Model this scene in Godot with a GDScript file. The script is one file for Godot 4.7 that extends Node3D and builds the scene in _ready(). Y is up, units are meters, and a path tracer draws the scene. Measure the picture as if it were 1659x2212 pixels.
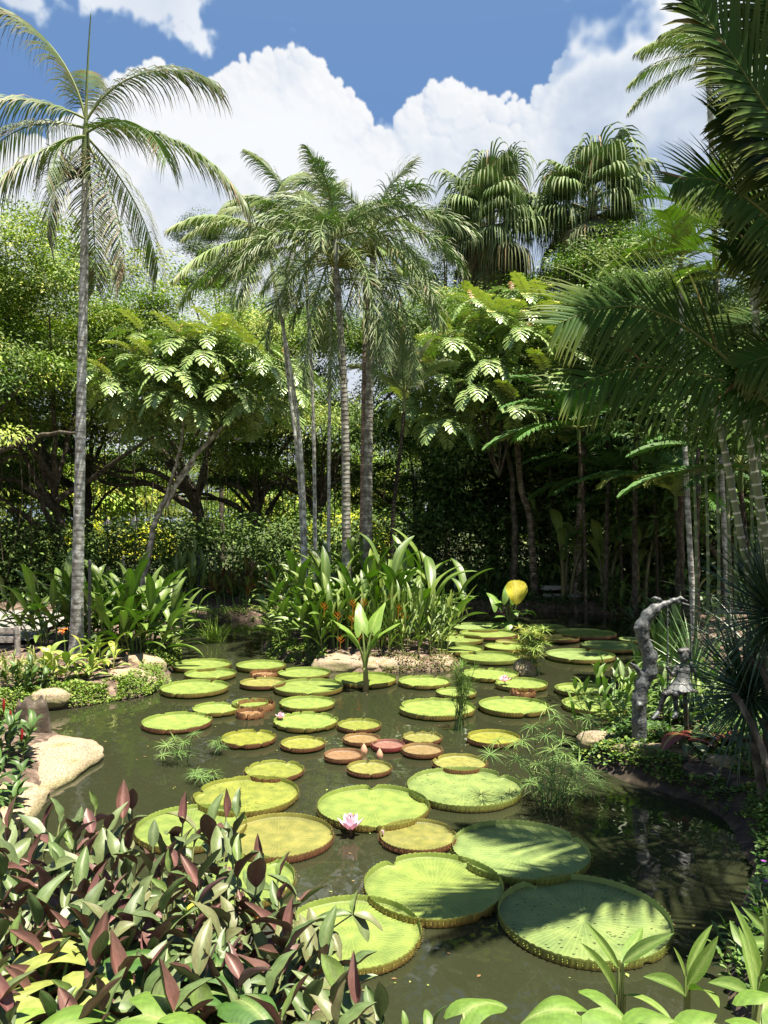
extends Node3D
# A tropical garden pond with giant water lily pads, an island of heliconias and palms, seen from its planted bank.
const EYE := Vector3(0, 3.0, 0)
const FOCAL := 1640.0
const EXPO := 3.3
var rng := RandomNumberGenerator.new()
var eye_basis := Basis(Vector3.RIGHT, deg_to_rad(0.664))
var fbm := FastNoiseLite.new()
var used := {}
var M := {}
var pond := PackedVector2Array()
var isle := PackedVector2Array()

class Buf:
	var v := PackedVector3Array()
	var c := PackedColorArray()
	var t := PackedVector2Array()
	var i := PackedInt32Array()
	func grid(p: PackedVector3Array, rows: int, cols: int, col: PackedColorArray, uv: PackedVector2Array, wrap := false, flip := false) -> void:
		var o := v.size()
		v.append_array(p)
		c.append_array(col)
		t.append_array(uv)
		for r in rows - 1:
			for k in (cols if wrap else cols - 1):
				var k1 := (k + 1) % cols
				var a := o + r * cols + k
				var b := o + r * cols + k1
				var d := a + cols
				var e := b + cols
				if flip:
					i.append_array([a, d, b, b, d, e])
				else:
					i.append_array([a, b, d, b, e, d])
	func tube(path: PackedVector3Array, rad: PackedFloat32Array, sides: int, col: Color, col2 = null, squash := 1.0) -> void:
		var n := path.size()
		var p := PackedVector3Array()
		var cc := PackedColorArray()
		var uv := PackedVector2Array()
		var u := Vector3(1, 0, 0.013)
		for r in n:
			var tg := (path[mini(r + 1, n - 1)] - path[maxi(r - 1, 0)]).normalized()
			if absf(u.dot(tg)) > 0.98:
				u = Vector3(0.01, 0.02, 1)
			u = (u - tg * u.dot(tg)).normalized()
			var w := u.cross(tg)
			for k in sides:
				var a := TAU * k / sides
				p.append(path[r] + (u * cos(a) + w * sin(a) * squash) * rad[r])
				cc.append(col if col2 == null else col.lerp(col2, float(r) / (n - 1)))
				uv.append(Vector2(float(k) / sides, float(r) / n))
		grid(p, n, sides, cc, uv, true)
		var o := v.size() - 1
		var last := o + 1 - sides
		for k in range(1, sides - 1):
			i.append_array([last, last + k, last + k + 1])
	func tri(a: Vector3, b: Vector3, d: Vector3, col: Color) -> void:
		var o := v.size()
		v.append_array([a, b, d])
		c.append_array([col, col, col])
		t.append_array([Vector2(), Vector2(1, 0), Vector2(0, 1)])
		i.append_array([o, o + 1, o + 2])
	func quad(p0: Vector3, p1: Vector3, p2: Vector3, p3: Vector3, outward: Vector3, col: Color) -> void:
		grid(PackedVector3Array([p0, p1, p2, p3]), 2, 2, PackedColorArray([col, col, col, col]), PackedVector2Array([Vector2(0, 0), Vector2(1, 0), Vector2(0, 1), Vector2(1, 1)]), false, (p0 - p2).cross(p0 - p1).dot(outward) < 0)
	func box(at: Vector3, size: Vector3, b: Basis, col: Color) -> void:
		var h := size / 2
		var ch := minf(h.x, minf(h.y, h.z)) * 0.16
		for ax in 3:
			var n := Vector3()
			n[ax] = 1
			var e1 := Vector3()
			e1[(ax + 1) % 3] = 1
			var e2 := Vector3()
			e2[(ax + 2) % 3] = 1
			var l0 := h.dot(n)
			var l1 := h.dot(e1)
			var l2 := h.dot(e2)
			for s in [-1.0, 1.0]:
				var o: Vector3 = n * (s * l0)
				var u := e1 * (l1 - ch)
				var w := e2 * (l2 - ch)
				quad(at + b * (o - u - w), at + b * (o + u - w), at + b * (o - u + w), at + b * (o + u + w), b * (n * s), col)
				for s2 in [-1.0, 1.0]:   # chamfer between the faces n*s and e1*s2
					var c1: Vector3 = n * (s * l0) + e1 * (s2 * (l1 - ch))
					var c2: Vector3 = n * (s * (l0 - ch)) + e1 * (s2 * l1)
					quad(at + b * (c1 - w), at + b * (c2 - w), at + b * (c1 + w), at + b * (c2 + w), b * (n * s + e1 * s2), col)
	func mesh() -> ArrayMesh:
		var n := PackedVector3Array()
		n.resize(v.size())
		var q := 0
		var m := i.size()
		while q < m:
			var a := i[q]
			var b := i[q + 1]
			var d := i[q + 2]
			var f := (v[a] - v[d]).cross(v[a] - v[b])
			n[a] += f
			n[b] += f
			n[d] += f
			q += 3
		for k in n.size():
			n[k] = n[k].normalized() if n[k].length_squared() > 1e-24 else Vector3.UP
		return Buf.pack(v, n, c, t, i)
	static func pack(vv: PackedVector3Array, nn: PackedVector3Array, cc: PackedColorArray, tt: PackedVector2Array, ii: PackedInt32Array) -> ArrayMesh:
		var arr := []
		arr.resize(Mesh.ARRAY_MAX)
		arr[Mesh.ARRAY_VERTEX] = vv
		arr[Mesh.ARRAY_NORMAL] = nn
		arr[Mesh.ARRAY_COLOR] = cc
		if tt.size() == vv.size():
			arr[Mesh.ARRAY_TEX_UV] = tt
		arr[Mesh.ARRAY_INDEX] = ii
		var am := ArrayMesh.new()
		am.add_surface_from_arrays(Mesh.PRIMITIVE_TRIANGLES, arr)
		return am

# ---------- naming and nodes
func numbered(called: String) -> String:
	var k: int = used.get(called, 0)
	used[called] = k + 1
	return called if k == 0 else "%s_%03d" % [called, k]

func meta(o: Node, label: String, category := "", group := "", kind := "") -> Node:
	if label:
		o.set_meta("label", label)
	if category:
		o.set_meta("category", category)
	if group:
		o.set_meta("group", group)
	if kind:
		o.set_meta("kind", kind)
	return o

func thing(called: String, label: String, category: String, at := Vector3.ZERO, group := "") -> Node3D:
	var o := Node3D.new()
	o.name = numbered(called)
	o.position = at
	add_child(o)
	meta(o, label, category, group)
	return o

func part(called: String, m: Mesh, mat: Material, parent: Node3D, x := Transform3D(), kind := "") -> MeshInstance3D:
	var o := MeshInstance3D.new()
	o.name = called
	o.mesh = m
	o.material_override = mat
	o.transform = x
	parent.add_child(o, true)
	if kind:
		o.set_meta("kind", kind)
	return o

func top(called: String, m: Mesh, mat: Material, label: String, category: String, at := Transform3D(), group := "", kind := "") -> MeshInstance3D:
	var o := part(numbered(called), m, mat, self, at, kind)
	meta(o, label, category, group)
	return o

# ---------- places: a point of the photograph (1659 wide) at a depth, or on the level h
func D(px: float, py: float, z: float) -> Vector3:
	var d := eye_basis * Vector3((px - 829.5) / FOCAL, (1106.0 - py) / FOCAL, -1)
	return EYE + d * (z / -d.z)

func W(px: float, py: float, h := 0.0) -> Vector3:
	var d := eye_basis * Vector3((px - 829.5) / FOCAL, (1106.0 - py) / FOCAL, -1)
	return EYE + d * ((h - EYE.y) / d.y)

func aim(dir: Vector3, up := Vector3.UP) -> Basis:
	var z := dir.normalized()
	if absf(z.dot(up)) > 0.995:
		up = Vector3(0.3, 0.1, 1)
	var x := up.cross(z).normalized()
	return Basis(x, z.cross(x), z)

func dirv(az: float, el: float) -> Vector3:   # azimuth 0 = +x, 90 = away from the eye
	var a := deg_to_rad(az)
	var e := deg_to_rad(el)
	return Vector3(cos(a) * cos(e), sin(e), -sin(a) * cos(e))

func rf(a: float, b: float) -> float:
	return rng.randf_range(a, b)

func tint(c: Color, d := 0.15) -> Color:
	var k := 1.0 + rf(-d, d)
	return Color(c.r * k * (1.0 + rf(-d, d) * 0.5), c.g * k, c.b * k * (1.0 + rf(-d, d) * 0.5))

func curve(pts: Array, n: int) -> PackedVector3Array:
	var c := Curve3D.new()
	c.bake_interval = 0.05
	for k in pts.size():
		var a: Vector3 = pts[maxi(k - 1, 0)]
		var b: Vector3 = pts[mini(k + 1, pts.size() - 1)]
		var h := (b - a) / 6.0
		c.add_point(pts[k], -h, h)
	var out := PackedVector3Array()
	var l := c.get_baked_length()
	for k in n:
		out.append(c.sample_baked(l * k / (n - 1), true))
	return out

func taper(n: int, a: float, b: float, pw := 1.0) -> PackedFloat32Array:
	var out := PackedFloat32Array()
	for k in n:
		out.append(lerpf(a, b, pow(float(k) / (n - 1), pw)))
	return out

# ---------- materials
func leaf_mat(rough := 0.45, back := Color(0.45, 0.6, 0.1), tex: Texture2D = null, bump: Texture2D = null, spec := 0.5) -> StandardMaterial3D:
	var m := StandardMaterial3D.new()
	m.vertex_color_use_as_albedo = true
	m.roughness = rough
	m.metallic_specular = spec
	m.cull_mode = BaseMaterial3D.CULL_DISABLED
	m.backlight_enabled = true
	m.backlight = back
	if tex:
		m.albedo_texture = tex
	if bump:
		m.heightmap_enabled = true
		m.heightmap_texture = bump
		m.heightmap_scale = 0.12
	return m

func noise_tex(freq: float, oct: int, seed_: int, ramp: Array, size := 256, kind := FastNoiseLite.TYPE_SIMPLEX_SMOOTH) -> ImageTexture:
	var f := FastNoiseLite.new()
	f.noise_type = kind
	f.frequency = freq
	f.fractal_octaves = oct
	f.seed = seed_
	var im := f.get_seamless_image(size, size)
	var outim := Image.create_empty(size, size, false, Image.FORMAT_RGB8)
	var g := Gradient.new()
	g.offsets = PackedFloat32Array(ramp.map(func(r): return r[0]))
	g.colors = PackedColorArray(ramp.map(func(r): return r[1]))
	for y in size:
		for x in size:
			outim.set_pixel(x, y, g.sample(im.get_pixel(x, y).r))
	return ImageTexture.create_from_image(outim)

func solid_mat(tex: Texture2D, scale: float, rough: float, bump: Texture2D = null, bscale := 1.0, vcol := false, col := Color.WHITE) -> StandardMaterial3D:
	var m := StandardMaterial3D.new()
	m.albedo_texture = tex
	m.albedo_color = col
	m.uv1_triplanar = true
	m.uv1_world_triplanar = true
	m.uv1_scale = Vector3.ONE * scale
	m.roughness = rough
	m.vertex_color_use_as_albedo = vcol
	if bump:
		m.heightmap_enabled = true
		m.heightmap_texture = bump
		m.heightmap_scale = bscale
	return m

func S(r: float, g: float, b: float) -> Color:   # a linear base colour as sRGB
	return Color(r, g, b).linear_to_srgb()

func make_materials() -> void:
	# leaf blades with a midrib and side veins
	var n := 256
	var ia := Image.create_empty(n, n, false, Image.FORMAT_RGB8)
	var ib := Image.create_empty(n, n, false, Image.FORMAT_RGB8)
	for y in n:
		for x in n:
			var u := absf(float(x) / n - 0.5) * 2.0
			var v := float(y) / n
			var ph := v * 17.0 - u * 2.6
			var fr := absf(ph - roundf(ph)) * 2.0
			var vein := clampf(1.0 - fr * 3.2, 0, 1) * clampf(1.15 - u, 0, 1)
			var mid := clampf(1.0 - u * 16.0, 0, 1)
			var blot := fbm.get_noise_2d(x * 2.2, y * 2.2)
			var k := clampf(0.88 + 0.045 * vein + 0.12 * mid + 0.12 * blot, 0, 1)
			ia.set_pixel(x, y, Color(k, k, k * 0.97))
			var h := clampf(0.5 + 0.3 * fr - 0.35 * mid + blot * 0.1, 0, 1)
			ib.set_pixel(x, y, Color(h, h, h))
	var ta := ImageTexture.create_from_image(ia)
	var tb := ImageTexture.create_from_image(ib)
	M.blade = leaf_mat(0.44, Color(0.42, 0.6, 0.08), ta, tb, 0.5)
	M.blade_plain = leaf_mat(0.5, Color(0.1, 0.12, 0.03))
	M.dark_blade = leaf_mat(0.3, Color(0.15, 0.22, 0.05))
	M.glossy = leaf_mat(0.46, Color(0.3, 0.34, 0.08), ta, null, 0.45)
	M.foliage = leaf_mat(0.5, Color(0.6, 0.72, 0.1), null, null, 0.35)
	M.shiny = leaf_mat(0.34, Color(0.4, 0.5, 0.1), null, null, 0.55)
	M.dark_foliage = leaf_mat(0.55, Color(0.25, 0.36, 0.06), null, null, 0.25)
	M.frond = leaf_mat(0.5, Color(0.34, 0.5, 0.08), null, null, 0.32)
	M.deep_frond = leaf_mat(0.5, Color(0.4, 0.55, 0.06), null, null, 0.2)
	M.petal = leaf_mat(0.5, Color(0.6, 0.4, 0.45), null, null, 0.4)
	M.fibre = leaf_mat(0.9, Color(0.1, 0.08, 0.05), null, null, 0.2)
	# bark, soil, rock, moss
	var b1 := noise_tex(0.012, 5, 3, [[0.0, S(0.09, 0.08, 0.065)], [0.38, S(0.2, 0.19, 0.165)], [0.5, S(0.33, 0.32, 0.29)], [0.62, S(0.42, 0.42, 0.39)], [0.72, S(0.58, 0.59, 0.56)], [1.0, S(0.66, 0.67, 0.64)]])
	var h1 := noise_tex(0.03, 5, 9, [[0, Color.BLACK], [1, Color.WHITE]])
	M.pale_bark = solid_mat(b1, 1.1, 0.9, h1, 1.0, true)
	var b2 := noise_tex(0.02, 5, 5, [[0.0, S(0.02, 0.014, 0.009)], [0.5, S(0.055, 0.042, 0.03)], [0.7, S(0.10, 0.085, 0.06)], [1.0, S(0.2, 0.18, 0.14)]])
	M.dark_bark = solid_mat(b2, 1.0, 0.95, h1, 1.5, true)
	var so := noise_tex(0.02, 6, 7, [[0.0, S(0.03, 0.02, 0.013)], [0.45, S(0.075, 0.05, 0.034)], [0.6, S(0.13, 0.09, 0.065)], [0.8, S(0.22, 0.16, 0.12)], [1.0, S(0.3, 0.24, 0.18)]], 512)
	M.soil = solid_mat(so, 0.55, 0.95, noise_tex(0.1, 4, 19, [[0, Color.BLACK], [1, Color.WHITE]]), 1.5, true)
	var ro := noise_tex(0.035, 6, 11, [[0.0, S(0.10, 0.075, 0.05)], [0.36, S(0.22, 0.17, 0.12)], [0.48, S(0.33, 0.265, 0.195)], [0.62, S(0.40, 0.33, 0.255)], [1.0, S(0.52, 0.45, 0.37)]], 512)
	M.rock = solid_mat(ro, 1.7, 0.92, noise_tex(0.12, 4, 13, [[0, Color.BLACK], [1, Color.WHITE]]), 0.12, true)
	M.bronze = solid_mat(noise_tex(0.03, 5, 17, [[0.0, S(0.05, 0.053, 0.055)], [0.45, S(0.07, 0.078, 0.082)], [0.62, S(0.11, 0.12, 0.122)], [0.78, S(0.17, 0.18, 0.178)], [1.0, S(0.26, 0.265, 0.255)]]), 2.5, 0.55, h1, 0.6, true)
	M.bronze.metallic = 0.1
	M.metal = StandardMaterial3D.new()
	M.metal.albedo_color = S(0.02, 0.02, 0.022)
	M.metal.roughness = 0.55
	M.wood = solid_mat(noise_tex(0.02, 4, 23, [[0, S(0.12, 0.11, 0.10)], [0.5, S(0.24, 0.22, 0.2)], [1, S(0.36, 0.34, 0.31)]]), 1.3, 0.85, h1, 0.8, true)
	M.stone = solid_mat(noise_tex(0.05, 5, 29, [[0, S(0.12, 0.12, 0.11)], [0.5, S(0.25, 0.245, 0.23)], [1, S(0.38, 0.37, 0.35)]]), 1.0, 0.9, h1, 0.8, true)
	M.white = StandardMaterial3D.new()
	M.white.albedo_color = S(0.75, 0.75, 0.72)
	M.white.roughness = 0.5
	M.black = StandardMaterial3D.new()
	M.black.albedo_color = S(0.02, 0.02, 0.02)
	M.black.roughness = 0.5
	M.glass = StandardMaterial3D.new()
	M.glass.albedo_color = Color(0.75, 0.9, 0.95, 0.35)
	M.glass.transparency = BaseMaterial3D.TRANSPARENCY_ALPHA
	M.glass.roughness = 0.1
	# murky water
	var wn := FastNoiseLite.new()
	wn.frequency = 0.011
	wn.fractal_octaves = 3
	wn.seed = 41
	var wi := wn.get_seamless_image(512, 512)
	wi.convert(Image.FORMAT_RGB8)
	var w := StandardMaterial3D.new()
	w.albedo_color = Color(S(0.026, 0.030, 0.0145), 0.84)
	w.transparency = BaseMaterial3D.TRANSPARENCY_ALPHA
	w.roughness = 0.03
	w.metallic_specular = 0.5
	w.uv1_scale = Vector3(9, 9, 9)
	w.heightmap_enabled = true
	w.heightmap_texture = ImageTexture.create_from_image(wi)
	w.heightmap_scale = 0.35
	M.water = w
	# lily pads: forking radial veins and the quilting between them
	var s := 640
	var pa := Image.create_empty(s, s, false, Image.FORMAT_RGB8)
	var pb := Image.create_empty(s, s, false, Image.FORMAT_RGB8)
	for y in s:
		for x in s:
			var dx := (x + 0.5) / s * 2.0 - 1.0
			var dy := (y + 0.5) / s * 2.0 - 1.0
			var r := sqrt(dx * dx + dy * dy)
			var a := atan2(dy, dx) / TAU
			var nv := 22.0 if r < 0.3 else (44.0 if r < 0.62 else 88.0)
			var q := a * nv
			var fr := absf(q - roundf(q)) / nv * TAU * r
			var vein := clampf(1.0 - fr / 0.012, 0, 1) * clampf(1.25 - r * 0.6, 0, 1)
			var cell := r * 13.0 + fbm.get_noise_2d(roundf(q) * 31.0, 5.0) * 0.8
			var fc := absf(cell - roundf(cell))
			var cross := clampf(1.0 - fc * 6.0, 0, 1) * 0.5
			var bl := fbm.get_noise_2d(x * 0.8, y * 0.8)
			var b := clampf(0.84 + 0.12 * vein + 0.05 * cross + 0.13 * bl, 0, 1) * (1.0 - 0.14 * smoothstep(0.86, 1.0, r))
			pa.set_pixel(x, y, Color(clampf(b * (1.0 + 0.05 * bl), 0, 1), b, b * 0.95))
			var hh := clampf(0.75 - 0.45 * vein - 0.25 * cross, 0, 1)
			pb.set_pixel(x, y, Color(hh, hh, hh))
	var ps := Image.create_empty(s, s, false, Image.FORMAT_RGB8)
	ps.copy_from(pa)
	for k in 290:
		var ps_ := ps if k < 230 else pa
		var cx := rng.randi_range(20, s - 20)
		var cy := rng.randi_range(20, s - 20)
		var rr := rng.randi_range(1, 4) if k < 230 else rng.randi_range(1, 2)
		for y in range(cy - rr, cy + rr + 1):
			for x in range(cx - rr * 2, cx + rr * 2 + 1):
				if Vector2((x - cx) * 0.6, y - cy).length() <= rr * rf(0.6, 1.05) and x >= 0 and x < s and y >= 0 and y < s:
					ps_.set_pixel(x, y, Color(0.24, 0.2, 0.14))
	var tpa := ImageTexture.create_from_image(pa)
	var tps := ImageTexture.create_from_image(ps)
	var tpb := ImageTexture.create_from_image(pb)
	for spec in [["pad", tpa], ["pad_specked", tps]]:
		var m := StandardMaterial3D.new()
		m.albedo_texture = spec[1]
		m.vertex_color_use_as_albedo = true
		m.roughness = 0.5
		m.heightmap_enabled = true
		m.heightmap_texture = tpb
		m.heightmap_scale = 0.5
		m.backlight_enabled = true
		m.backlight = Color(0.2, 0.25, 0.03)
		M[spec[0]] = m
	M.rim = leaf_mat(0.55, Color(0.2, 0.25, 0.03))
# ---------- sky: cumulus heads as heaps of rounded puffs, the same recipe all round
var puffs: Array = []
func crest(a: float) -> float:   # elevation of the cloud bank's upper edge at an azimuth, in degrees
	var k := [[-32, 23], [-23, 25.5], [-20, 29], [-17, 30.5], [-13.5, 29.8], [-11, 31], [-9, 32], [-6.5, 32.3], [-4.2, 31], [-2.6, 29.5], [-1.4, 27.8], [0.6, 27.9], [1.6, 28.9], [3.8, 30.6], [6.2, 30.0], [8, 29.3], [9.6, 29.6], [11.6, 28.3], [12.2, 29.6], [14, 32.0], [16, 33.3], [18.5, 34.3], [22, 35], [27, 33], [32, 30]]
	if a < -32 or a > 32:
		var b := fbm.get_noise_2d(cos(deg_to_rad(a)) * 260.0, sin(deg_to_rad(a)) * 260.0)
		var w := clampf((absf(a) - 32) / 8.0, 0, 1)
		return lerpf(23.0 if a < 0 else 30.0, 27.0 + b * 12.0, w)
	for q in k.size() - 1:
		if a <= k[q + 1][0]:
			return lerpf(k[q][1], k[q + 1][1], (a - k[q][0]) / float(k[q + 1][0] - k[q][0]))
	return 28.0

func raster(w: int, h: int, a0: float, a1: float, e0: float, e1: float) -> Image:
	var im := Image.create_empty(w, h, false, Image.FORMAT_RGB8)
	var hb := PackedFloat32Array()
	hb.resize(w * h)
	hb.fill(-1.0)
	var nz := PackedFloat32Array()
	nz.resize(w * h)
	var fine := PackedFloat32Array()
	fine.resize(w * h)
	var da := (a1 - a0) / w
	var de := (e1 - e0) / h
	for y in h:
		for x in w:
			nz[y * w + x] = fbm.get_noise_2d((a0 + x * da) * 14.0, (e1 - y * de) * 16.0)
			fine[y * w + x] = fbm.get_noise_2d((a0 + x * da) * 60.0 + 900.0, (e1 - y * de) * 66.0)
	for p in puffs:
		var r: float = p[2]
		var x0 := maxi(0, int((p[0] - r * 1.3 - a0) / da))
		var x1 := mini(w - 1, int((p[0] + r * 1.3 - a0) / da) + 1)
		var y0 := maxi(0, int((e1 - p[1] - r * 1.3) / de))
		var y1 := mini(h - 1, int((e1 - p[1] + r * 1.3) / de) + 1)
		for y in range(y0, y1 + 1):
			for x in range(x0, x1 + 1):
				var q := y * w + x
				var ax: float = a0 + x * da - p[0]
				var ey: float = e1 - y * de - p[1]
				var d2: float = (ax * ax * 0.8 + ey * ey) / (r * r) + nz[q] * 0.75 + fine[q] * 0.45
				if d2 < 1.0:
					var hh: float = sqrt(1.0 - maxf(d2, 0)) * r + p[3]
					if hh > hb[q]:
						hb[q] = hh
	for y in h:
		for x in w:
			var q := y * w + x
			var a := a0 + x * da
			var e := e1 - y * de
			var n1 := nz[q]
			var n2 := fbm.get_noise_2d(a * 3.2 + 400.0, e * 5.0)
			var n3 := fbm.get_noise_2d(a * 1.3 - 700.0, e * 2.2 + 90.0)
			var t := clampf((e - 8.0) / 40.0, 0, 1)
			var sky := Color(0.40, 0.57, 0.80).lerp(Color(0.48, 0.605, 0.785), t)
			var cr := crest(a)
			# thin broken cloud above the bank
			var left := exp(-pow((a + 18.0) / 5.2, 2) - pow((e - 34.5) / 2.6, 2)) * 1.5 + exp(-pow((a + 13.8) / 2.0, 2) - pow((e - 31.8) / 0.9, 2)) * 0.7 + exp(-pow((a + 26.0) / 2.4, 2) - pow((e - 32.0) / 1.4, 2)) * 0.9 + exp(-pow((a + 7.2) / 2.0, 2) - pow((e - 33.0) / 1.2, 2)) * 0.5
			var right := exp(-pow((a - 15.5) / 4.0, 2) - pow((e - 36.0) / 2.0, 2)) * 0.6 + exp(-pow((a - 19.5) / 2.5, 2) - pow((e - 36.0) / 2.5, 2)) * 1.3
			var veil := smoothstep(0.0, 0.42, n2 * 0.55 + n1 * 0.5 + fine[q] * 0.4 + left + right - 0.42)
			var vg := clampf(0.35 + n2 * 0.9 - n1 * 0.4, 0, 1)
			var col := sky.lerp(Color(0.97, 0.98, 1.0).lerp(Color(0.83, 0.87, 0.93), vg), veil * 0.95)
			# the bank: crisp heads, a softer grey body below
			var depth := clampf((cr - e) / 20.0, 0, 1)
			var soft := smoothstep(-12.0, -4.0, a) * 0.0 + smoothstep(10.5, 16.0, a) * smoothstep(60.0, 30.0, a)
			var body := smoothstep(0.3, 1.6 + soft * 1.2, cr - e + n1 * (1.2 + soft * 2.6) + fine[q] * 0.6)
			if e < 0:
				body = 1.0
			var grey := clampf(0.12 + depth * 0.8 + n3 * 1.6 + n1 * 0.55 + fine[q] * 0.12 + soft * 0.12, 0, 1)
			var bc := Color(0.975, 0.985, 1.0).lerp(Color(0.70, 0.77, 0.87), grey)
			col = col.lerp(bc, body)
			if hb[q] > 0 and soft < 0.98:
				var xl := maxi(x - 1, 0)
				var xr := mini(x + 1, w - 1)
				var yu := maxi(y - 1, 0)
				var yd := mini(y + 1, h - 1)
				var hx := (maxf(hb[y * w + xr], hb[q] - 0.5) - maxf(hb[y * w + xl], hb[q] - 0.5)) / ((xr - xl) * da)
				var hy := (maxf(hb[yu * w + x], hb[q] - 0.5) - maxf(hb[yd * w + x], hb[q] - 0.5)) / ((yd - yu) * de)
				var nn := Vector3(-hx, -hy, 2.4).normalized()
				var l := clampf(nn.dot(Vector3(0.40, 0.60, 0.69)), 0, 1)
				var cc := Color(0.80, 0.85, 0.925).lerp(Color(1, 1, 1), pow(l, 0.8))
				var keep := clampf(0.85 - depth * 2.6 + n3 * 1.2, 0.0, 0.8)
				var edge := clampf(hb[q] / 0.16, 0, 1) * (1.0 - soft)
				col = col.lerp(bc.lerp(cc, keep), edge)
			if e < -1:
				col = Color(0.30, 0.36, 0.30)
			im.set_pixel(x, y, col)
	return im

func make_sky() -> Image:
	var r2 := RandomNumberGenerator.new()
	r2.seed = 77
	var a := -180.0
	while a < 180.0:
		var top_ := crest(a)
		# large heads set back, smaller ones crowding their rims
		for k in 9:
			var r := r2.randf_range(0.2, 0.6) if k < 4 else r2.randf_range(0.35, 1.9) * r2.randf_range(0.6, 1.0)
			var down := r2.randf_range(0.0, 1.2) if k < 4 else r2.randf_range(0.1, 6.0)
			puffs.append([a + r2.randf_range(-0.5, 0.5), top_ - r * 0.85 - down, r, r2.randf_range(0, 0.35)])
		a += 0.6
	var full := raster(512, 256, -180, 180, -90, 90)
	full.resize(4096, 2048, Image.INTERPOLATE_CUBIC)
	# 64 x 42 degrees at full detail
	var fine := raster(728, 478, -32, 32, -2.02, 39.99)
	full.blit_rect(fine, Rect2i(0, 0, 728, 478), Vector2i(2048 - 364, 1024 - 455))
	return full
# ---------- blades, fronds and crowns (every mesh grows from its origin along +z, face up +y)
func blade(L: float, W_: float, col: Color, o := {}) -> ArrayMesh:
	var b := Buf.new()
	add_blade(b, L, W_, col, o)
	return b.mesh()

func add_blade(b: Buf, L: float, W_: float, col: Color, o := {}, x := Transform3D()) -> void:
	var rows: int = o.get("rows", 10)
	var cols := 5
	var e: float = deg_to_rad(o.get("el", 0.0))
	var droop: float = deg_to_rad(o.get("droop", 50.0))
	var fold: float = deg_to_rad(o.get("fold", 20.0))
	var wave: float = o.get("wave", 0.04)
	var wf: float = o.get("wf", 9.0)
	var bend: float = o.get("bend", 0.0)
	var twist: float = deg_to_rad(o.get("twist", 0.0))
	var pp: float = o.get("p", 0.8)
	var pq: float = o.get("q", 0.9)
	var curl: float = o.get("curl", 0.0)      # rolls the sides up like a scroll
	var mid: Color = o.get("mid", col.lerp(Color(0.3, 0.36, 0.12), 0.35))
	var edge: Color = o.get("edge", col)
	var pos := Vector3()
	var pts := PackedVector3Array()
	var cc := PackedColorArray()
	var uv := PackedVector2Array()
	var nor := PackedVector3Array()
	var stalk: float = o.get("stalk", 0.0)
	var ph := rf(0, 6.0)
	if stalk > 0:
		var sp := PackedVector3Array()
		var se := deg_to_rad(o.get("stalk_el", rad_to_deg(e)))
		for k in 5:
			sp.append(x * pos)
			if k < 4:
				var q := lerp_angle(se, e, k / 4.0)
				pos += Vector3(0, sin(q), cos(q)) * stalk / 4.0
		b.tube(sp, taper(5, o.get("stalk_r", 0.01), o.get("stalk_r", 0.01) * 0.6), 5, o.get("stalk_col", mid))
	var tip_c: Color = o.get("tip", col)
	for r in rows:
		var s := float(r) / (rows - 1)
		var an := e - droop * pow(s, 1.35)
		var d := Vector3(0, sin(an), cos(an))
		var nn := Vector3(0, cos(an), -sin(an))
		if r > 0:
			pos += d * L / (rows - 1)
		var wp := pow(sin(pow(clampf(s * 0.985 + 0.012, 0, 1), pp) * PI), pq)
		var tw := twist * s
		for k in cols:
			var q := (k - 2) / 2.0
			var hw := q * W_ * 0.5 * wp
			var lat := Vector3.RIGHT
			var up := nn
			if tw != 0.0:
				lat = Vector3.RIGHT * cos(tw) + nn * sin(tw)
				up = nn * cos(tw) - Vector3.RIGHT * sin(tw)
			var f := fold
			if curl > 0:
				f = fold + curl * absf(q)
			var p := pos + lat * hw * cos(f) + up * (absf(hw) * sin(f) + wave * W_ * absf(q) * wp * sin(s * wf + ph + (1.7 if q > 0 else 0.0)))
			p.x += bend * s * s * L
			pts.append(x * p)
			nor.append(x.basis * up)
			var c := mid if k == 2 else (edge if k == 0 or k == 4 else col)
			cc.append(c.lerp(tip_c, s * s * 0.8))
			uv.append(Vector2(q * 0.5 + 0.5, s))
	b.grid(pts, rows, cols, cc, uv)
	if o.has("under"):
		var uc: Color = o.under
		var p2 := PackedVector3Array()
		var c2 := PackedColorArray()
		for k in pts.size():
			p2.append(pts[k] - nor[k] * 0.0022)
			c2.append(uc)
		b.grid(p2, rows, cols, c2, uv, false, true)

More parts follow.
